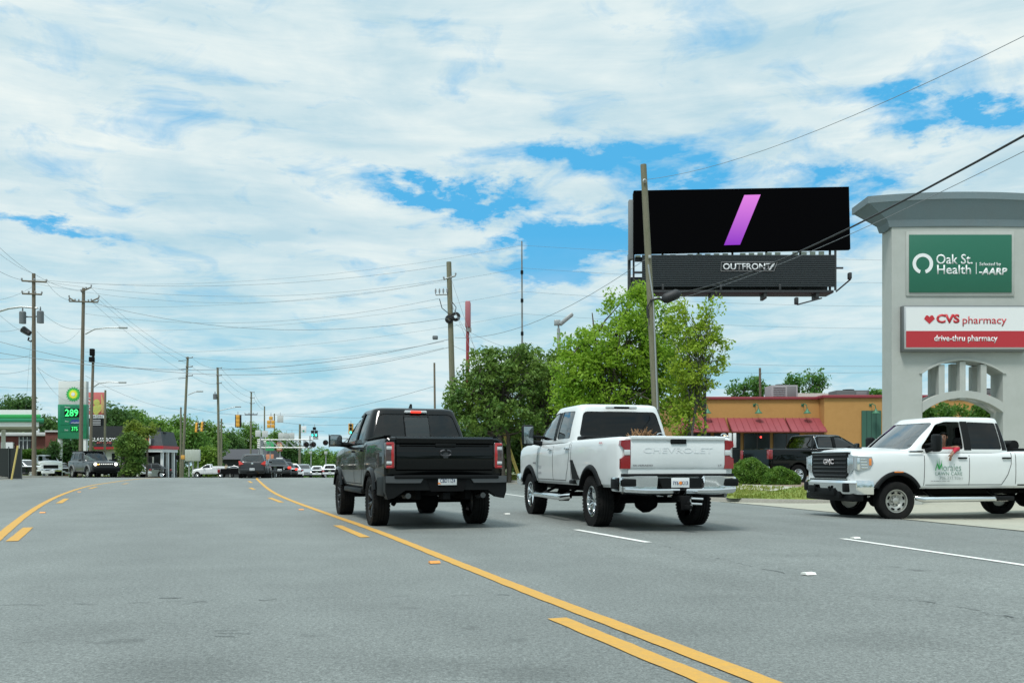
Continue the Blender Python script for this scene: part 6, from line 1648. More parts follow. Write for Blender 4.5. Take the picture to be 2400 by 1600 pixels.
for i, (y0, y1) in enumerate([(863, 919), (880, 932), (898, 945)]): W('span from the transformer pole to the rack pole, %s level' % ('top', 'middle', 'low')[i], 518, y0, 110, 595, y1, 150, .6, .018)
for i, (y0, y1) in enumerate([(919, 952), (932, 960)]): W('span between the two distant poles past the rack pole, %s level' % ('top', 'low')[i], 595, y0, 150, 621, y1, 180, .5, .02)
W('wire leaving the transformer pole top across the sky to the right', 519, 862, 110, 1040, 655+160, 66, .9, .014)
W('wire leaving the porch pole top across the sky to the right', 449, 838, 100, 1040, 800, 66, .9, .014)
W('wire from the distant stub pole up to the broken topped pole', 643, 969, 170, 1018, 905, 78, .9, .02)
W('main signal span wire from the porch pole across the road', 441, 955, 92, 640, 972, 92, .3, .018)
W('second signal span wire running right to the far side', 640, 972, 92, 1020, 975, 78, .2, .018)
W('near signal span wire dipping over the truss to the lit signals', 628, 985, 104, 900, 985, 112, .55, .02)
W('thin span wire carrying the row of pale signs', 515, 990, 104, 760, 1010, 104, .2, .014)
W('long faint wire under the main cable group at far left', -40, 905, 60, 438, 880, 100, .6, .012)
W('looping drop wire from the leftmost pole to the second pole', 86, 776, 65, 190, 770, 75, 1.0, .012)
W('drop wire from the leftmost pole falling behind the price sign', 88, 862, 65, 175, 938, 85, .8, .012)
W('thin drop wire from leftmost pole to the gas canopy', 79, 700, 65, 60, 960, 80, .1, .008)
for i, (a, b_, c, d_) in enumerate([(-40, 706, 76, 672), (-40, 560, 76, 640), (-40, 700, 76, 790), (-40, 770, 60, 765), (-40, 870, 76, 862), (-40, 835, 76, 830)]): W('left edge wire number %s counted down the leftmost pole' % ('one', 'two', 'three', 'four', 'five', 'six')[i], a, b_, 55, c, d_, 65, .25, .012)
for i, (y, s_g) in enumerate([(575, .3), (628, .4), (683, .4), (735, .4)]):
    W('faint long line through the thin mast, %s of four' % ('top', 'second', 'third', 'lowest')[i], 1223, y, 110, 2100, y+35, 120, s_g, .016)
    W('faint long line left of the thin mast, %s of four' % ('top', 'second', 'third', 'lowest')[i], 1223, y, 110, 200, y+90, 120, 1.5, .015)
W('faint wire right of the leaning pole at restaurant roof height, upper', 1535, 846, 60, 2080, 858, 60, .1, .010); W('faint wire right of the leaning pole at restaurant roof height, lower', 1535, 868, 60, 2080, 872, 60, .1, .010)
W('wire from the coiled cable pole down right into the tree cluster', 1068, 760, 66, 1180, 812, 58, .1, .014)
W('wire from the cable pole past the red post into the trees', 1064, 811, 66, 1125, 832, 62, .05, .014)
W('long thin wire crossing from the left edge below the fuses', 200, 735, 75, 1028, 700, 66, 1.2, .012)

# ================================================================== OTHER VEHICLES
def car_spec(kind, pm, lod=1):
    S = dict(paint=pm, lod=lod, rim='steel' if kind == 'suv' else 'five', W=.90, zb=.22, R=.33, ww=.22, wb=2.7, tr=1.52, ar=.39, seats=[(1.35, .36), (1.35, -.36)], hm=pm, roofpaint=pm)
    if kind == 'sedan':
        S['st'] = [(-.95, .35, .80, .70, .0, .8), (-.90, .28, .93, .80, .0, .8), (-.6, .24, .98, .88, .01, .8), (0, .22, .96, .90, .0, .8), (.9, .22, .95, .90, .0, .8), (1.9, .22, .93, .90, 0, .9), (2.5, .22, .92, .89, .03, 1.2), (3.1, .24, .84, .86, .04, 1.4), (3.45, .28, .74, .78, .02, 1.4), (3.6, .34, .60, .65, 0, 1)]
        S['green'] = (-.55, 2.35, .25, 1.45, .90, 1.45, .80, .58); S['side'] = [(1.0, .96), (2.0, .96), (1.45, 1.34), (1.0, 1.38)], [(-.05, .98), (.92, .96), (.92, 1.38), (.35, 1.35)]
        S['front'] = (.97, 1.38, .66, .52); S['rear'] = (1.0, 1.34, .58, .44); S['seams'] = [((.96, .35), (.96, .92)), ((2.05, .4), (2.05, .9))]; S['handles'] = [(1.1, .80), (.1, .82)]
    elif kind == 'hatch':
        S['st'] = [(-.72, .34, .92, .72, .0, .8), (-.68, .28, 1.0, .80, .0, .8), (-.4, .24, 1.02, .86, .01, .8), (.4, .22, 1.0, .87, .0, .8), (1.5, .22, .98, .87, .0, .9), (2.2, .22, .98, .87, .02, 1.2), (2.9, .24, .92, .84, .04, 1.4), (3.3, .3, .80, .76, .02, 1.4), (3.45, .36, .66, .62, 0, 1)]
        S['W'] = .87; S['wb'] = 2.6; S['green'] = (-.64, 2.55, -.25, 1.35, .96, 1.53, .80, .62); S['side'] = [(.9, 1.03), (1.95, 1.03), (1.4, 1.42), (.9, 1.46)], [(-.2, 1.06), (.8, 1.03), (.8, 1.46), (-.05, 1.40)]
        S['front'] = (1.03, 1.44, .66, .54); S['rear'] = (1.06, 1.43, .62, .50); S['seams'] = [((.86, .35), (.86, .96))]; S['handles'] = [(1.0, .88)]
    elif kind == 'suv':
        S['st'] = [(-.9, .48, 1.15, .86, .0, .5), (-.86, .44, 1.20, .90, .0, .5), (-.5, .42, 1.22, .93, .0, .6), (.5, .42, 1.21, .94, 0, .6), (1.8, .42, 1.20, .94, 0, .8), (2.3, .42, 1.21, .94, .02, 1), (3.1, .44, 1.18, .93, .03, 1.2), (3.62, .46, 1.14, .92, .02, 1.1), (3.72, .55, 1.08, .90, 0, .8)]
        S.update(W=.94, zb=.44, R=.41, ww=.27, wb=2.95, tr=1.64, ar=.49)
        S['green'] = (-.82, 2.25, -.70, 1.72, 1.18, 1.86, .88, .76); S['sq'] = 8; S['side'] = [(1.05, 1.25), (1.92, 1.25), (1.62, 1.74), (1.05, 1.76)], [(.12, 1.25), (.92, 1.25), (.92, 1.76), (.12, 1.76)], [(-.66, 1.25), (0.0, 1.25), (.0, 1.74), (-.60, 1.72)]
        S['front'] = (1.25, 1.76, .78, .66); S['rear'] = (1.27, 1.74, .74, .64); S['seams'] = [((.98, .55), (.98, 1.18)), ((2.1, .55), (2.1, 1.18))]; S['handles'] = [(1.15, 1.06), (.2, 1.06)]
    return S
def car(label, x, y, d, hdg, kind, pm, lights=None, back=False, lod=1, z=None, group='cars waiting and driving around the crossing', gr=None, name=None, cat=None, dz=0):
    S = car_spec(kind, pm, lod); S['gs'] = S['gr'] = gr or M_glassd; S['gf'] = gr or M_glass
    p = base(x, d, False) if z is None else Vector(((x-1200)/F*d, d, z))
    p.z += dz
    fw = Vector((math.cos(R(hdg)), math.sin(R(hdg)), 0)); o_ = p-fw*S['wb']/2
    nm = {'sedan': 'sedan_car', 'hatch': 'hatchback_car', 'suv': 'off_road_car'}[kind]
    t, bv, g_ = vehicle(nm, label, 'car' if kind != 'suv' else 'car', o_, hdg, S, group)
    x0 = S['st'][0][0]; x1 = S['st'][-1][0]; zt = S['st'][1][2]; w = S['W']
    fz = S['st'][-2][2]-.12
    for s in (1, -1):
        if kind == 'suv':
            mb = MB(); mb.box((x0-.0, s*(w-.12), zt-.20), (.08, .14, .34), .03); mb.build('tail_light', M_redl, t)
            mb = MB(); mb.lathe([(.005, .06), (.10, .05), (.11, 0)], (x1-.0, s*(w-.26), .98), 'X', 16); mb.build('headlight', M_hl if lights else M_whl, t)
        else:
            mb = MB(); mb.box((x0+.10, s*(w-.16), zt-.14), (.20, .24, .17 if kind == 'sedan' else .26), .05); mb.build('tail_light', M_redon if lights == 'brake' else M_redl, t)
            mb = MB(); mb.box((x1-.22, s*(w-.24), fz-.02), (.30, .28, .14), .05); mb.build('headlight', M_hl if lights == 'head' else M_whl, t)
        mb = MB(); mb.box((S['green'][1]-.45, s*(w+.09), S['green'][4]+.08), (.12, .20, .14), .04); mb.build('side_mirror', pm, t)
    mb = MB(); mb.box((x0+.04, 0, .50), (.20, w*1.7, .22), .06); mb.build('rear_bumper', pm if kind != 'suv' else M_plast, t)
    mb = MB(); mb.box((x1-.03, 0, .46), (.16, w*1.35, .20), .05); mb.build('front_bumper', pm if kind != 'suv' else M_plast, t)
    mb = MB(); mb.box((x1-.06, 0, fz-.10 if kind != 'suv' else .98), (.14, w*1.1 if kind != 'suv' else w*1.55, .12 if kind != 'suv' else .22), .03); mb.build('grille', M_plast, t)
    license(t, x0-.07 if kind != 'suv' else x0-.1, 0, .62 if kind != 'hatch' else .56, 'PLT 284', R(-90))
    return t, bv, g_, S
M_gry = paint('dark_grey_paint', (.045, .05, .054), .3, .35); M_blk2 = paint('charcoal_paint', (.025, .027, .03), .2, .35); M_sil = paint('silver_paint', (.36, .38, .39), .5, .35); M_wh2 = paint('car_white', (.72, .74, .75))
# off-roader turning out on the left, lights on
t, bv, g_, S = car('dark grey boxy off-roader with lit headlights turning out by the price sign', 219, 0, 65, -46, 'suv', M_gry, 'head', lod=2, dz=-.02)
for k in range(7): mb = MB(); mb.box((3.77, -.42+.14*k, .99), (.02, .085, .07), .01); mb.build('grille_lamp', mat('lamp_white', (.9, .9, .85), .4, emit=.8), t)
mb = MB(); mb.box((3.78, -.58, .97), (.03, .28, .05), .01); mb.build('turn_lamp', M_ambon, t)
mb = MB(); mb.box((3.86, 0, .64), (.30, 1.80, .26), .05); mb.box((3.80, 0, .46), (.2, 1.3, .14), .03); mb.build('steel_bumper', M_plast, t)
mb = MB(); mb.b2(-.75, 1.75, -.72, .72, 1.86, 1.90, .02); mb.build('roof_top', M_plast, t)
for ax in (0, S['wb']):
    for s in (1, -1):
        mb = MB(); rg = []
        for a in np.linspace(R(5), R(175), 15):
            P = lambda r, y: (ax+r*math.cos(a), s*y, S['R']+r*math.sin(a)); rg.append([P(.48, .88), P(.48, 1.0), P(.55, .99), P(.56, .93)])
        mb.loft(rg); mb.build('fender_flare', mat('flare_grey', (.16, .17, .17), .5), t, 40)
# dark hatchback seen from behind
t, bv, g_, S = car('dark grey hatchback seen squarely from behind above the end of the yellow line', 597, 0, 61.0, 101, 'hatch', M_blk2, None, lod=2, gr=glassmat('hatch_glass', (.25, .28, .28), refl=1.6))
for s in (1, -1):
    mb = MB(); mb.prism([(s*.80, .86), (s*.84, 1.10), (s*.74, 1.08), (s*.52, .90), (s*.66, .86)], 'X', -.745, -.62); mb.build('tail_lens', mat('bright_red_lens', (.60, .05, .04), .25, 0, 1, emit=.15), t)
mb = MB(); mb.lathe([(.005, -.01), (.07, 0), (.005, .01)], (-.735, 0, .93), 'X', 12); mb.build('badge', M_chrome, t)
mb = MB(); mb.tube([(-.66, -.05, 1.04), (-.62, .35, 1.12)], .015, 5); mb.build('rear_wiper', M_plast, t)
# cars beside it
car('dark sedan with red tail lights just right of the hatchback', 645, 0, 71, 112, 'sedan', M_blk2, 'brake')
car('second dark sedan in the queue, brake light glowing', 664, 0, 84, 114, 'sedan', M_blk2, 'brake')
car('silver car with white stripes of light at the end of the queue', 680, 0, 96, 116, 'sedan', M_wh2)
car('silver oncoming car with bright headlights', 712, 0, 104, -76, 'hatch', M_sil, 'head')
car('small pale car hidden between the oncoming car and the white sedan', 744, 0, 112, 100, 'sedan', M_wh2, 'brake')
car('white sedan driving away beside the black pickup mirror', 773, 0, 100, 101, 'sedan', M_wh2, None)
car('oncoming small car with glaring lamp beside the queue', 688, 0, 110, -70, 'sedan', M_sil, 'head')
# parked on the left
car('silver parked car right of the white parked pickup', 142, 0, 88, -40, 'sedan', M_sil, group='cars parked at the gas station')
car('white car nose low behind the leftmost pole', 62, 0, 74, -20, 'sedan', M_wh2, group='cars parked at the gas station')
car('dark grey car parked under the dark tree', 345, 0, 92, 200, 'sedan', M_gry, group='cars parked at the gas station')
car('pale car half hidden behind the off-roader and the tree', 297, 0, 90, 160, 'sedan', M_wh2, group='cars parked at the gas station')
def small_pickup(label, x, d, hdg, pm, lod=1, dz=0, z=None, utility=False, group='pickup trucks away from the road'):
    S = spec_hd(); S['paint'] = pm; S['rim'] = 'chrome6'; S['lod'] = lod; S['hm'] = pm
    S['W'] = .99; S['zb'] = .50; S['R'] = .39; S['ar'] = .48; S['wb'] = 3.67; S['tr'] = 1.7
    if utility:
        S['green'] = (1.45, 3.35, 1.6, 2.4, 1.30, 1.85, .90, .74); S['side'] = [(1.72, 1.34), (2.85, 1.34), (2.42, 1.74), (1.76, 1.76)],
        S['front'] = (1.36, 1.76, .78, .64); S['rear'] = (1.38, 1.74, .78, .66); S['gtrim'] = []; S['seats'] = [(1.9, .4), (1.9, -.4)]; S['cabin'] = (1.55, 2.9, .8, .7)
        S['st'] = [(-1.1, .55, 1.55, .98, 0, .5), (-1.05, .5, 1.56, .99, 0, .5), (1.30, .5, 1.56, .99, 0, .5), (1.36, .5, 1.32, .99, 0, .7), (2.6, .5, 1.30, .98, 0, 1), (3.0, .5, 1.28, .98, .03, 1.3), (3.8, .5, 1.20, .97, .05, 1.5), (4.3, .55, 1.10, .92, .04, 1.5), (4.45, .65, .95, .85, 0, 1)]
        S['bed'] = (-1.0, 1.2, .55, .9); S['seams'] = [((-.9, .9), (-.9, 1.5)), ((.6, 1.0), (.6, 1.5)), ((-.9, 1.25), (1.2, 1.25)), ((1.34, .6), (1.34, 1.3)), ((2.7, .6), (2.7, 1.25))]; S['handles'] = [(1.6, 1.15)]
    else:
        S['st'] = [(a if a < 3.3 else a-.4, b-.14, c-.10, e-.03, f, g) for a, b, c, e, f, g in S['st']]
        S['green'] = (.64, 3.35, .85, 2.3, 1.36, 1.95, .93, .77); S['side'] = [(1.80, 1.42), (2.88, 1.42), (2.30, 1.84), (1.80, 1.87)], [(.95, 1.42), (1.68, 1.42), (1.68, 1.87), (1.05, 1.84)]
        S['front'] = (1.42, 1.86, .80, .66); S['rear'] = (1.44, 1.84, .80, .68); S['gtrim'] = [([(1.67, 1.40), (1.81, 1.40), (1.81, 1.88), (1.67, 1.88)], M_plast, .002)]; S['cabin'] = (.74, 2.9, .8, .65); S['seats'] = [(1.75, .4), (1.75, -.4)]
        S['bed'] = (-1.2, .56, .8, .85); S['seams'] = [((2.95, .62), (2.95, 1.33)), ((1.74, .62), (1.74, 1.36)), ((.85, .7), (.80, 1.36)), ((.62, .56), (.62, 1.34))]; S['handles'] = [(1.92, 1.2), (1.0, 1.22)]
    S['zbed'] = S['st'][0][2]+.02
    S['gs'] = glassmat('parked_glass', (.14, .16, .16), refl=2.2); S['gr'] = S['gs']
    b = base(x, d, True); b.z += dz
    if z is not None: b.z = z
    fw = Vector((math.cos(R(hdg)), math.sin(R(hdg)), 0)); o_ = b-fw*S['wb']/2
    t, bv, g_ = vehicle('pickup_truck', label, 'pickup truck', o_, hdg, S, group)
    x0, x1, w = S['st'][0][0], S['st'][-1][0], S['W']
    for s in (1, -1):
        mb = MB(); mb.box((x0+.06, s*(w-.10), 1.16), (.16, .20, .36), .03, seg=3); mb.build('tail_light', M_redl, t)
        mb = MB(); mb.box((x1-.12, s*(w-.24), .98), (.25, .32, .18), .05); mb.build('headlight', M_whl, t)
        mirror(t, 2.65, .93, S['green'][4]+.16, .2, .2, s, .10)
    mb = MB(); mb.box((x0-.08, 0, .62), (.24, w*1.9, .18), .04); mb.build('rear_bumper', M_chrome, t)
    mb = MB(); mb.box((x1+.02, 0, .60), (.24, w*1.75, .22), .06); mb.build('front_bumper', M_chrome, t)
    mb = MB(); mb.box((x1, 0, .90), (.08, w*1.2, .30), .03); mb.build('grille', M_plast, t)
    return t, bv, g_, S
t, bv, g_, S = small_pickup('glossy black crew cab pickup parked behind the round bushes', 1925, 37.5, 20, M_blk, 2, dz=-.08, group='pickup trucks away from the road')
mb = MB(); pts = [(.93, 1.41), (2.86, 1.40), (2.94, 1.41), (2.34, 1.86), (2.1, 1.895), (1.0, 1.88), (.90, 1.83)]
for s in (-1, 1):
    P3 = []
    for (x, z) in pts+pts[:1]:
        h = g_.ray_cast(Vector((x, 5*s, z)), Vector((0, -s, 0)))[0]
        if h: P3.append(h+Vector((0, s*.008, 0)))
    mb.tube(P3, .014, 5, False)
mb.build('window_chrome', M_chrome, t)
small_pickup('white pickup parked nose out behind the posts of the price sign', 107, 84, -55, M_wh2)
t, bv, g_, S = small_pickup('white utility pickup with tool boxes towing a dark trailer', 482, 108, 188, M_wh2, 1, utility=True); t.scale = (.72, .80, .86)
b = base(540, 105); tr = thing('utility_trailer', 'low dark mesh sided trailer with tools, behind the white utility pickup', 'trailer', b, R(6)); tr.scale = (.5, .8, .9); mb = MB(); mb.b2(-1.9, 1.9, -.8, .8, .45, .55)
for y in (-.8, .8): mb.b2(-1.9, 1.9, y-.03, y+.03, .45, 1.15)
mb.b2(1.87, 1.93, -.8, .8, .45, 1.15); mb.b2(-1.93, -1.87, -.8, .8, .45, 1.1); mb.build('trailer_bed', M_dark, tr)
mb = MB(); mb.tube([(-1.9, 0, .5), (-3, 0, .5)], .05, 6); mb.build('tow_bar', M_dark, tr)
for y in (-.85, .85): wheel(tr, .2, y, .33, .2, 'steel', 0, 1)
for lab, c, dim, m in [('red petrol can standing in the dark trailer', (-1.3, 0, .75), (.28, .3, .4), M_redl), ('pale mower deck lying across the dark trailer', (.4, 0, 1.12), (1.6, .6, .14), M_sil), ('tan bucket stacked in the dark trailer', (-.5, .1, 1.1), (.3, .3, .5), mat('bucket_tan', (.5, .4, .28), .6))]:
    mb = MB(); mb.box((0, 0, 0), dim, .05); mb.tube([(-dim[0]*.4, 0, dim[2]*.5), (0, 0, dim[2]*.5+.18), (dim[0]*.4, 0, dim[2]*.5)], .025, 5)
    q = mb.build({'red': 'petrol_can', 'pal': 'mower_deck', 'tan': 'bucket'}[lab[:3]], m); q.location = tr.location+Vector(c)+Vector((0, 0, 0)); tag(q, lab, {'red': 'petrol can', 'pal': 'mower', 'tan': 'bucket'}[lab[:3]])
b = base(583, 108); tr = thing('box_trailer', 'small pale box trailer peeking out left of the hatchback', 'trailer', b); mb = MB(); mb.box((0, 0, 1.2), (1.3, 1.6, 1.2), .05); mb.build('box', M_sil, tr)
for y in (-.7, .7): wheel(tr, 0, y, .33, .2, 'steel', 0, 1)
mb = MB(); mb.b2(-.6, .6, -.7, .7, .45, .62); mb.build('chassis', M_dark, tr)

# ================================================================== TREES, BUSHES
def leaves(name, centers, rad, n_per, size, m, parent, up=.25, flat=.75, seed=0, droop=0):
    g = np.random.default_rng(seed)
    C = np.repeat(np.asarray(centers), n_per, 0); Rr = np.repeat(np.asarray(rad), n_per)[:, None]
    N = len(C); dv_ = g.normal(size=(N, 3)); dv_ /= np.linalg.norm(dv_, axis=1)[:, None]; dist = g.random((N, 1))**.45
    P = C+dv_*dist*Rr*np.array([1, 1, flat])
    nrm = g.normal(size=(N, 3)); nrm[:, 2] += up*2; nrm /= np.linalg.norm(nrm, axis=1)[:, None]
    a = np.cross(nrm, g.normal(size=(N, 3))); a /= np.linalg.norm(a, axis=1)[:, None]; b = np.cross(nrm, a)
    s = (size*(.45+1.15*g.random((N, 1))**1.3))
    a = a*s; b = b*s*.55
    V = np.stack([P-a, P-b*.9+nrm*s*.12, P+a, P+b*.9+nrm*s*.12], 1).reshape(-1, 3)
    Fc = np.arange(N*4).reshape(-1, 4)
    return obj_np(name, V, Fc, m, parent)
M_bark = mat('bark', (.09, .075, .06), .95, var=(5, .6, (.14, .12, .10)), bump=(15, .6, .03))
def tree(name, label, loc, blobs, leafm, size, dens_, ncl, seed, trunk_r=.16, fork=.3, group=None, stems=1, crad=(.45, .85), lean=0, cat='tree', shell=.55, twigs=1.0, up=.25, bark=None):
    """blobs: list of (x, y, z, rx, ry, rz) local"""
    g = np.random.default_rng(seed); rnd = random.Random(seed)
    t = thing(name, label, cat, loc, 0, group)
    vol = np.array([b[3]*b[4]*b[5] for b in blobs])**.67; pr_ = vol/vol.sum(); cs = []; rs = []
    for k in range(ncl):
        b = blobs[g.choice(len(blobs), p=pr_)]; v = g.normal(size=3); v /= np.linalg.norm(v); r = shell+(1-shell)*g.random() if g.random() < .75 else g.random()
        cs.append((b[0]+v[0]*r*b[3], b[1]+v[1]*r*b[4], b[2]+v[2]*r*b[5])); rs.append(g.uniform(*crad))
    leaves('crown', cs, rs, dens_, size, leafm, t, seed=seed, up=up)
    mb = MB(); zl = min(b[2]-b[5] for b in blobs); zh = max(b[2] for b in blobs); cx = np.mean([b[0] for b in blobs]); cy = np.mean([b[1] for b in blobs])
    for s in range(stems):
        a = 6.28*s/stems; ox, oy = (math.cos(a)*.3, math.sin(a)*.3) if stems > 1 else (0, 0)
        tops = [b for i, b in enumerate(blobs) if i % stems == s] or blobs
        tb = tops[0]
        top = Vector((cx*.3+tb[0]*.7+lean, cy*.3+tb[1]*.7, zh*.9)); b0 = Vector((ox, oy, -.2)); f0 = Vector((ox*1.5+cx*fork, oy*1.5+cy*fork, max(.8, zl+.2)))
        P = [b0, f0*.5+b0*.5+Vector((.04, 0, 0)), f0, f0.lerp(top, .5)+Vector((rnd.uniform(-.2, .2), rnd.uniform(-.2, .2), 0)), top]
        mb.tube(P, [trunk_r*1.2, trunk_r, trunk_r*.85, trunk_r*.5, trunk_r*.12], 8)
        idx = [i for i in range(ncl) if i % stems == s]; rnd.shuffle(idx)
        for i in idx[:int(min(26, len(idx))*twigs)]:
            c = Vector(cs[i]); tt = rnd.uniform(.1, .8); st = f0.lerp(top, tt) if c.z > f0.z+.8 else f0
            mid = st.lerp(c, .5)+Vector((rnd.uniform(-.25, .25), rnd.uniform(-.25, .25), rnd.uniform(-.1, .35)))
            mb.tube([st, mid, c], [trunk_r*.38*(1-tt*.5), trunk_r*.22, trunk_r*.07], 5)
    mb.build('trunk', bark or M_bark, t, 60); return t
def bl(px, py, d, rx, rz, base_, ry=None, off=0):   # crown blob from pixels
    p = PX(px, py, d+off)-base_; r = rx/F*d; return (p.x, p.y, p.z, r, (ry if ry else r*.8), rz/F*d)
L_lit = leafmat('leaf_fresh', (.20, .35, .03), (.44, .56, .06), 1.3, .4); L_mid = leafmat('leaf_mid', (.055, .15, .025), (.12, .24, .03), .9, .35); L_drk = leafmat('leaf_dark', (.065, .155, .03), (.19, .29, .05), .9, .3)
L_far = leafmat('leaf_far', (.07, .19, .035), (.20, .34, .055), .35, .35); L_far2 = leafmat('leaf_far_dark', (.04, .115, .035), (.11, .21, .045), .35, .3); L_yel = leafmat('leaf_yellowish', (.13, .21, .02), (.26, .33, .05), 1.2, .4)
# main fresh green tree behind the leaning pole
d = 45; b0 = base(1420, d)
tree('broadleaf_tree', 'big fresh green tree standing behind the leaning pole', b0, [bl(1500, 745, d, 85, 60, b0), bl(1455, 820, d, 130, 75, b0), bl(1360, 830, d, 60, 50, b0), bl(1560, 830, d, 90, 90, b0), bl(1400, 900, d, 120, 80, b0), bl(1540, 930, d, 110, 75, b0), bl(1345, 930, d, 60, 60, b0), bl(1430, 705, d, 22, 25, b0), bl(1500, 690, d, 35, 20, b0), bl(1440, 980, d, 130, 50, b0)],
     leafmat('leaf_bright', (.16, .33, .03), (.36, .53, .05), 1.1, .5), .085, 100, 400, 1, .2, stems=3, crad=(.35, .7))
# loose maple with visible branches
d = 42; b0 = base(1628, d)
tree('broadleaf_tree', 'loose leafy maple with bare showing branches, left of the restaurant', b0, [bl(1640, 850, d, 62, 80, b0), bl(1600, 900, d, 55, 80, b0), bl(1685, 790, d, 32, 40, b0), bl(1665, 712, d, 22, 30, b0), bl(1590, 760, d, 35, 60, b0), bl(1610, 980, d, 45, 40, b0), bl(1650, 770, d, 25, 40, b0)],
     L_lit, .085, 34, 200, 2, .065, stems=3, crad=(.22, .5), twigs=1.9, bark=mat('bark_grey', (.10, .095, .085), .95))
# dark cluster
d = 52; b0 = base(1180, d)
tree('broadleaf_tree', 'broad dark green tree left half of the cluster behind the black pickup', b0, [bl(1150, 870, d, 85, 55, b0), bl(1110, 930, d, 80, 60, b0), bl(1200, 900, d, 90, 60, b0), bl(1075, 945, d, 38, 40, b0), bl(1170, 980, d, 120, 50, b0), bl(1215, 840, d, 45, 30, b0)],
     L_drk, .10, 62, 290, 3, .14, stems=4, crad=(.35, .65), twigs=1.8)
d = 54; b0 = base(1270, d)
tree('broadleaf_tree', 'rounded dark green tree right half of the cluster, under the floodlight', b0, [bl(1255, 860, d, 75, 45, b0), bl(1290, 910, d, 60, 60, b0), bl(1235, 930, d, 60, 50, b0), bl(1290, 985, d, 70, 50, b0), bl(1305, 835, d, 22, 25, b0)],
     leafmat('leaf_olive', (.085, .19, .03), (.22, .33, .05), .9, .3), .10, 50, 215, 4, .14, stems=3, crad=(.35, .65), twigs=1.8)
# dark understorey shrubs behind pickups
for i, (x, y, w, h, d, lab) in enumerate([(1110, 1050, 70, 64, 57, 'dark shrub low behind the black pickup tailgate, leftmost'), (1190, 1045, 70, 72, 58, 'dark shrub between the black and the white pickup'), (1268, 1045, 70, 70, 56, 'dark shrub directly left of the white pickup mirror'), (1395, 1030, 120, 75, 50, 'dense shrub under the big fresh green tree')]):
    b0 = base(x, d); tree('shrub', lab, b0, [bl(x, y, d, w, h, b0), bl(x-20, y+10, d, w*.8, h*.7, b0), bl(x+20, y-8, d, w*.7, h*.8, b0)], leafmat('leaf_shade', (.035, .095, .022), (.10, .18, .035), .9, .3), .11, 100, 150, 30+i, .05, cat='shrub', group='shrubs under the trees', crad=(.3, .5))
# round clipped bushes
def bush(label, x0, x1, y0, y1, d, seed, m=None):
    w = (x1-x0)/2/F*d; h = (y1-y0)/F*d; cx = (x0+x1)/2; zb_ = EYE+(HOR-y1)/F*d; b = Vector((Xp(cx, d), d, zb_)); t = thing('round_bush', label, 'bush', b, 0, 'round clipped bushes')
    g = np.random.default_rng(seed); N = 13000; v = g.normal(size=(N, 3)); v /= np.linalg.norm(v, axis=1)[:, None]; v[:, 2] = np.abs(v[:, 2])*1.0
    lump = 1+.05*np.sin(v[:, 0]*7+seed)+.04*np.sin(v[:, 1]*9)+.04*np.sin(v[:, 2]*11+v[:, 0]*5)
    rr = (.90+.10*g.random(N))*lump; P = np.stack([v[:, 0]*w*rr, v[:, 1]*w*rr, np.abs(v[:, 2])**.8*h*rr*(.98)], 1)
    leaves('foliage', P, np.full(N, .04), 1, .032, m or leafmat('boxwood', (.06, .16, .02), (.15, .26, .035), 5, .35), t, seed=seed)
    mb = MB(); mb.lathe([(w*.5, 0), (w*.78, h*.2), (w*.76, h*.5), (w*.5, h*.74), (.05, h*.84)], (0, 0, 0), 'Z', 20); mb.build('inner_twigs', mat('twig_dark', (.025, .05, .012), .95, bump=(40, 1, .05)), t)
    mb = MB(); mb.tube([(0, 0, -.3), (0, 0, h*.3)], .05, 6); mb.build('stem', M_bark, t)
bush('largest round clipped bush, behind the rear corner of the white pickup', 1712, 1808, 1073, 1134, 34, 1)
bush('smaller round clipped bush in front, right of the largest one', 1791, 1871, 1094, 1140, 33, 2)
bush('round bush half hidden by the tail light of the white pickup', 1660, 1722, 1072, 1122, 35.5, 3)
# trees beyond the restaurant
for i, (x, y, w, h, d, lab) in enumerate([(1735, 912, 30, 22, 85, 'small tree top over the restaurant roof, leftmost of them'), (1775, 905, 16, 24, 86, 'thin tree top beside the roof pole'), (1860, 895, 18, 22, 88, 'narrow tree top just right of the tall air unit'), (1905, 890, 34, 26, 87, 'largest tree top over the restaurant roof'), (2050, 925, 16, 10, 88, 'tiny tree top beside the pylon cap edge')]):
    b0 = base(x, d); tree('broadleaf_tree', lab, b0, [bl(x, y, d, w, h, b0), bl(x+w*.4, y+h*.4, d, w*.6, h*.6, b0), bl(x, y+40, d, w*.9, h*1.2, b0)], leafmat('leaf_roof', (.05, .17, .03), (.14, .27, .05), 1.5, .4), .14, 26, 52, 50+i, .12, group='tree tops beyond the restaurant roof', crad=(.4, .8), twigs=1.5)
pole('thin pole rising over the restaurant roof', 1781, 862, 1784, 70, 3.0, M_pole2)
for i, (x, d, w, lab) in enumerate([(2210, 34, 55, 'left one of two young trees seen through the pylon arch'), (2310, 34, 42, 'right one of two young trees seen through the pylon arch')]):
    b0 = base(x, d); b0.z = .1; tree('young_tree', lab, b0, [bl(x, 975, d, w, 28, b0), bl(x-5, 1010, d, w*.9, 30, b0)], L_mid, .06, 110, 60, 60+i, .06, crad=(.2, .4))
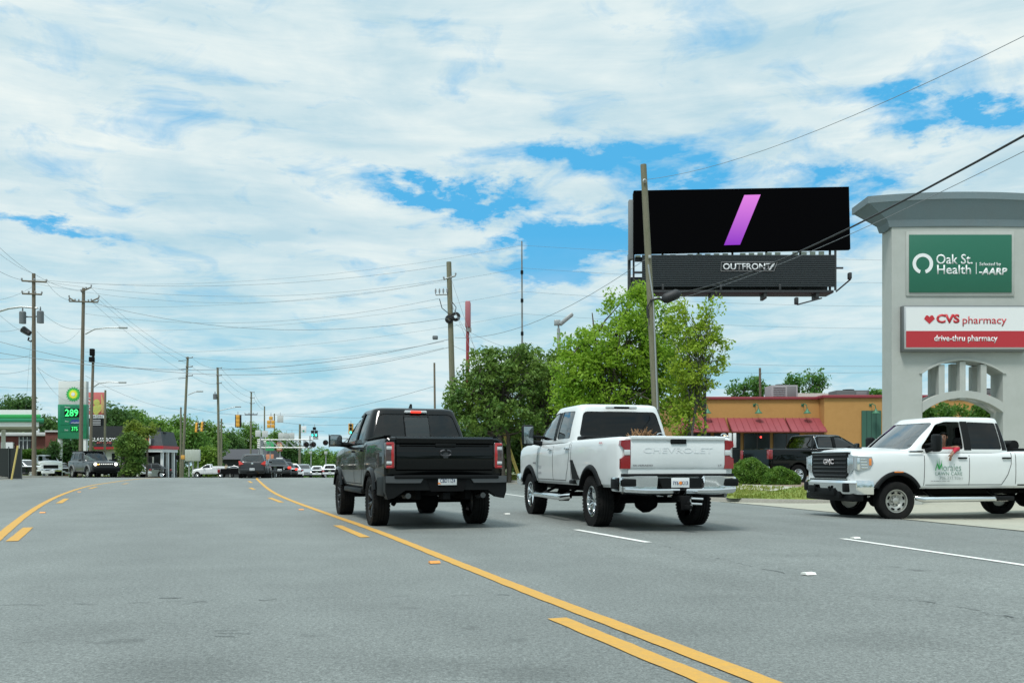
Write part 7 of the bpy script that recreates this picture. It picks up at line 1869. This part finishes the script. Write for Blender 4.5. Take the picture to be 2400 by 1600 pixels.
# hedges and trees on the left
def hedge(label, x0, x1, y0, y1, d, seed, m=L_mid):
    b = base((x0+x1)/2, d); t = thing('hedge', label, 'hedge', b, 0); g = np.random.default_rng(seed); a, c = PX(x0, y1, d)-b, PX(x1, y0, d)-b; N = 260
    cs = np.stack([g.uniform(a.x, c.x, N), g.uniform(0, 1.2, N), g.uniform(a.z, c.z-.2, N)], 1); leaves('foliage', cs, np.full(N, .35), 60, .07, m, t, seed=seed)
    mb = MB(); mb.b2(a.x+.2, c.x-.2, .3, 1.1, 0, c.z-.4, .1); mb.build('inner_twigs', MATS['twig_dark'], t)
hedge('square clipped hedge in front of the brick shop', 50, 106, 1051, 1081, 92, 5)
FT = [  # far trees: label, blobs (x, y, rx, rz), depth, leaf, density
 ('dark evergreen over the gas station canopy', [(35, 952, 40, 20), (60, 945, 20, 14), (10, 965, 25, 16), (30, 1000, 60, 25)], 120, L_far2),
 ('low dark tree between the canopy and the price sign', [(105, 1000, 16, 20), (120, 1010, 18, 16), (85, 1010, 14, 12)], 118, L_far2),
 ('dark tree behind the posts of the price sign', [(170, 1045, 32, 32), (150, 1070, 30, 30), (185, 1080, 25, 28)], 92, L_far2),
 ('tallest round tree behind the shop, left', [(262, 975, 18, 28), (285, 985, 26, 24), (270, 1010, 40, 25)], 125, L_far2),
 ('mid green tree behind the shop, middle', [(318, 985, 24, 26), (330, 1005, 34, 22), (300, 1010, 30, 25)], 130, L_far),
 ('wide tree sloping down behind the shop roof', [(355, 998, 26, 18), (378, 1005, 20, 18), (345, 1015, 40, 16), (390, 1010, 22, 14), (412, 1018, 18, 10)], 128, L_far),
 ('tall leafy tree behind the tall side bracket pole', [(415, 1000, 22, 28), (440, 1015, 32, 36), (455, 1050, 40, 36), (425, 1060, 30, 30)], 135, L_far),
 ('large full tree behind the transformer pole', [(490, 1010, 26, 26), (478, 1050, 40, 36), (505, 1040, 26, 34)], 140, L_far),
 ('tree right of the short stub pole', [(535, 1030, 22, 20), (545, 1050, 28, 24)], 160, L_far2),
 ('big rounded tree behind the rack pole', [(580, 1015, 34, 28), (565, 1045, 40, 30), (600, 1050, 36, 36), (590, 1080, 40, 24)], 165, L_far),
 ('low bright tree in front of the far building', [(490, 1066, 16, 12), (484, 1074, 14, 9)], 122, leafmat('leaf_sun', (.10, .22, .03), (.22, .32, .05), .8, .4)),
 ('tree behind the railway truss left end', [(645, 1030, 22, 18), (660, 1050, 26, 26), (640, 1065, 26, 20)], 170, L_far),
 ('dark tree left of the thick distant pole', [(680, 1055, 20, 22), (692, 1075, 16, 20), (672, 1080, 20, 16)], 165, L_far2),
 ('rounded distant tree right of the thick pole, left half', [(728, 1072, 18, 20), (720, 1085, 22, 18), (740, 1090, 26, 14)], 200, L_far),
 ('tallest distant tree between the pickup mirror and the pole', [(757, 1062, 16, 16), (765, 1078, 26, 18), (750, 1090, 30, 16)], 205, L_far),
 ('distant tree tucked behind the black pickup fender', [(795, 1078, 20, 18), (805, 1090, 24, 16), (830, 1080, 30, 24)], 200, L_far),
 ('far tree behind the black pickup cab', [(900, 1070, 50, 25), (960, 1060, 40, 30)], 190, L_far2),
 ('far tree behind the bed of the black pickup', [(1010, 1060, 40, 36), (1060, 1050, 40, 40)], 110, L_far2)]
for i, (lab, bs, d, lm) in enumerate(FT):
    x = bs[0][0]; b0 = base(x, d); B = [bl(q[0], q[1], d, q[2], q[3], b0) for q in bs]
    zl = min(q[2]-q[5] for q in B)
    if zl > 1.5: q = B[0]; B.append((q[0], q[1], (zl+.5)/2+.4, q[3]*.9, q[4]*.9, (zl+1)/2))
    tree('broadleaf_tree', lab, b0, B, lm, .19 if d > 110 else .15, 46, 170, 80+i, .25, group='trees beyond the road', crad=(.8, 1.5), twigs=.7)
d = 76; b0 = base(295, d)
tree('broadleaf_tree', 'dense dark tree with yellowish top in front of the black shop', b0, [bl(302, 1055, d, 30, 30, b0), bl(312, 1080, d, 26, 32, b0), bl(298, 1032, d, 20, 20, b0), bl(324, 1050, d, 18, 26, b0), bl(302, 1095, d, 28, 22, b0)], L_drk, .09, 95, 170, 120, .14, stems=3, crad=(.35, .65))
tree('broadleaf_tree', 'small yellow green crepe myrtle top beside the black shop lettering', b0+Vector((.6, 2, 0)), [bl(275, 1000, d, 18, 18, b0), bl(290, 1012, d, 28, 12, b0), bl(322, 1002, d, 12, 14, b0), bl(262, 1015, d, 12, 10, b0)], L_yel, .09, 60, 60, 121, .08, stems=2, crad=(.3, .55))
b0 = base(140, 84); tree('shrub', 'scraggly shrub between the brick wall and the price sign post', b0, [bl(128, 1055, 84, 12, 24, b0)], L_far2, .1, 30, 30, 122, .05, cat='shrub', crad=(.3, .5))
# far wood closing the horizon
g = np.random.default_rng(9); cs = []; rs = []
for k in range(900):
    x = g.uniform(-420, 420); y = g.uniform(300, 330); cs.append((x, y, zlong(y)+g.uniform(0, 5.5+2*math.sin(x*.05)+1.5*math.sin(x*.13)))); rs.append(g.uniform(1.5, 3))
tag(leaves('far_woods', cs, rs, 40, .55, L_far2, None, seed=9), 'far green wood along the horizon behind everything', 'woods', kind='stuff')
cs = []; rs = []  # unseen tree line added behind the camera, darkens reflections in upright faces
for k in range(420):
    x = g.uniform(-110, 110); y = -48-g.uniform(0, 10)-.002*x*x*-1; cs.append((x, y, g.uniform(0, 9+2.5*math.sin(x*.13)))); rs.append(g.uniform(1.2, 2.2))
tag(leaves('woods', cs, rs, 60, .5, L_far2, None, seed=10), 'wood on the near side of the road', 'woods', kind='stuff')
# grass blades on the near verges
g = np.random.default_rng(21); pts = []
for k in range(16000):
    y = g.uniform(30.6, 60); u = g.uniform(KU+.22, KU+2.05); x = XofU(u, y); pts.append((x, y, H(x, y)+.03))
for k in range(5000):
    x = ex+g.uniform(.3, 14); pts.append(gc(x, g.uniform(.05, 1)))
for k in range(9000):
    y = g.uniform(50, 90); u = LU-g.uniform(2.2, 13); x = XofU(u, y)
    if 52.5 < y < 60.5 or 71.5 < y < 80.5: continue
    pts.append((x, y, H(x, y)+.03))
pts = np.array(pts, dtype=np.float32); N = len(pts); a = g.uniform(0, 6.28, N); hgt = g.uniform(.03, .09, N); wd = .012+.01*g.random(N); ln = g.normal(size=(N, 2))*.03
dxv = np.stack([np.cos(a)*wd, np.sin(a)*wd, np.zeros(N)], 1); tp_ = pts+np.stack([ln[:, 0], ln[:, 1], hgt], 1)
V = np.stack([pts-dxv, pts+dxv, tp_+dxv*.2, tp_-dxv*.2], 1).reshape(-1, 3)
tag(obj_np('grass', V, np.arange(N*4).reshape(-1, 4), leafmat('grass_blade', (.16, .22, .03), (.30, .32, .07), 1.5, .4)), 'mown grass on the verges beside the road', 'grass', kind='stuff')
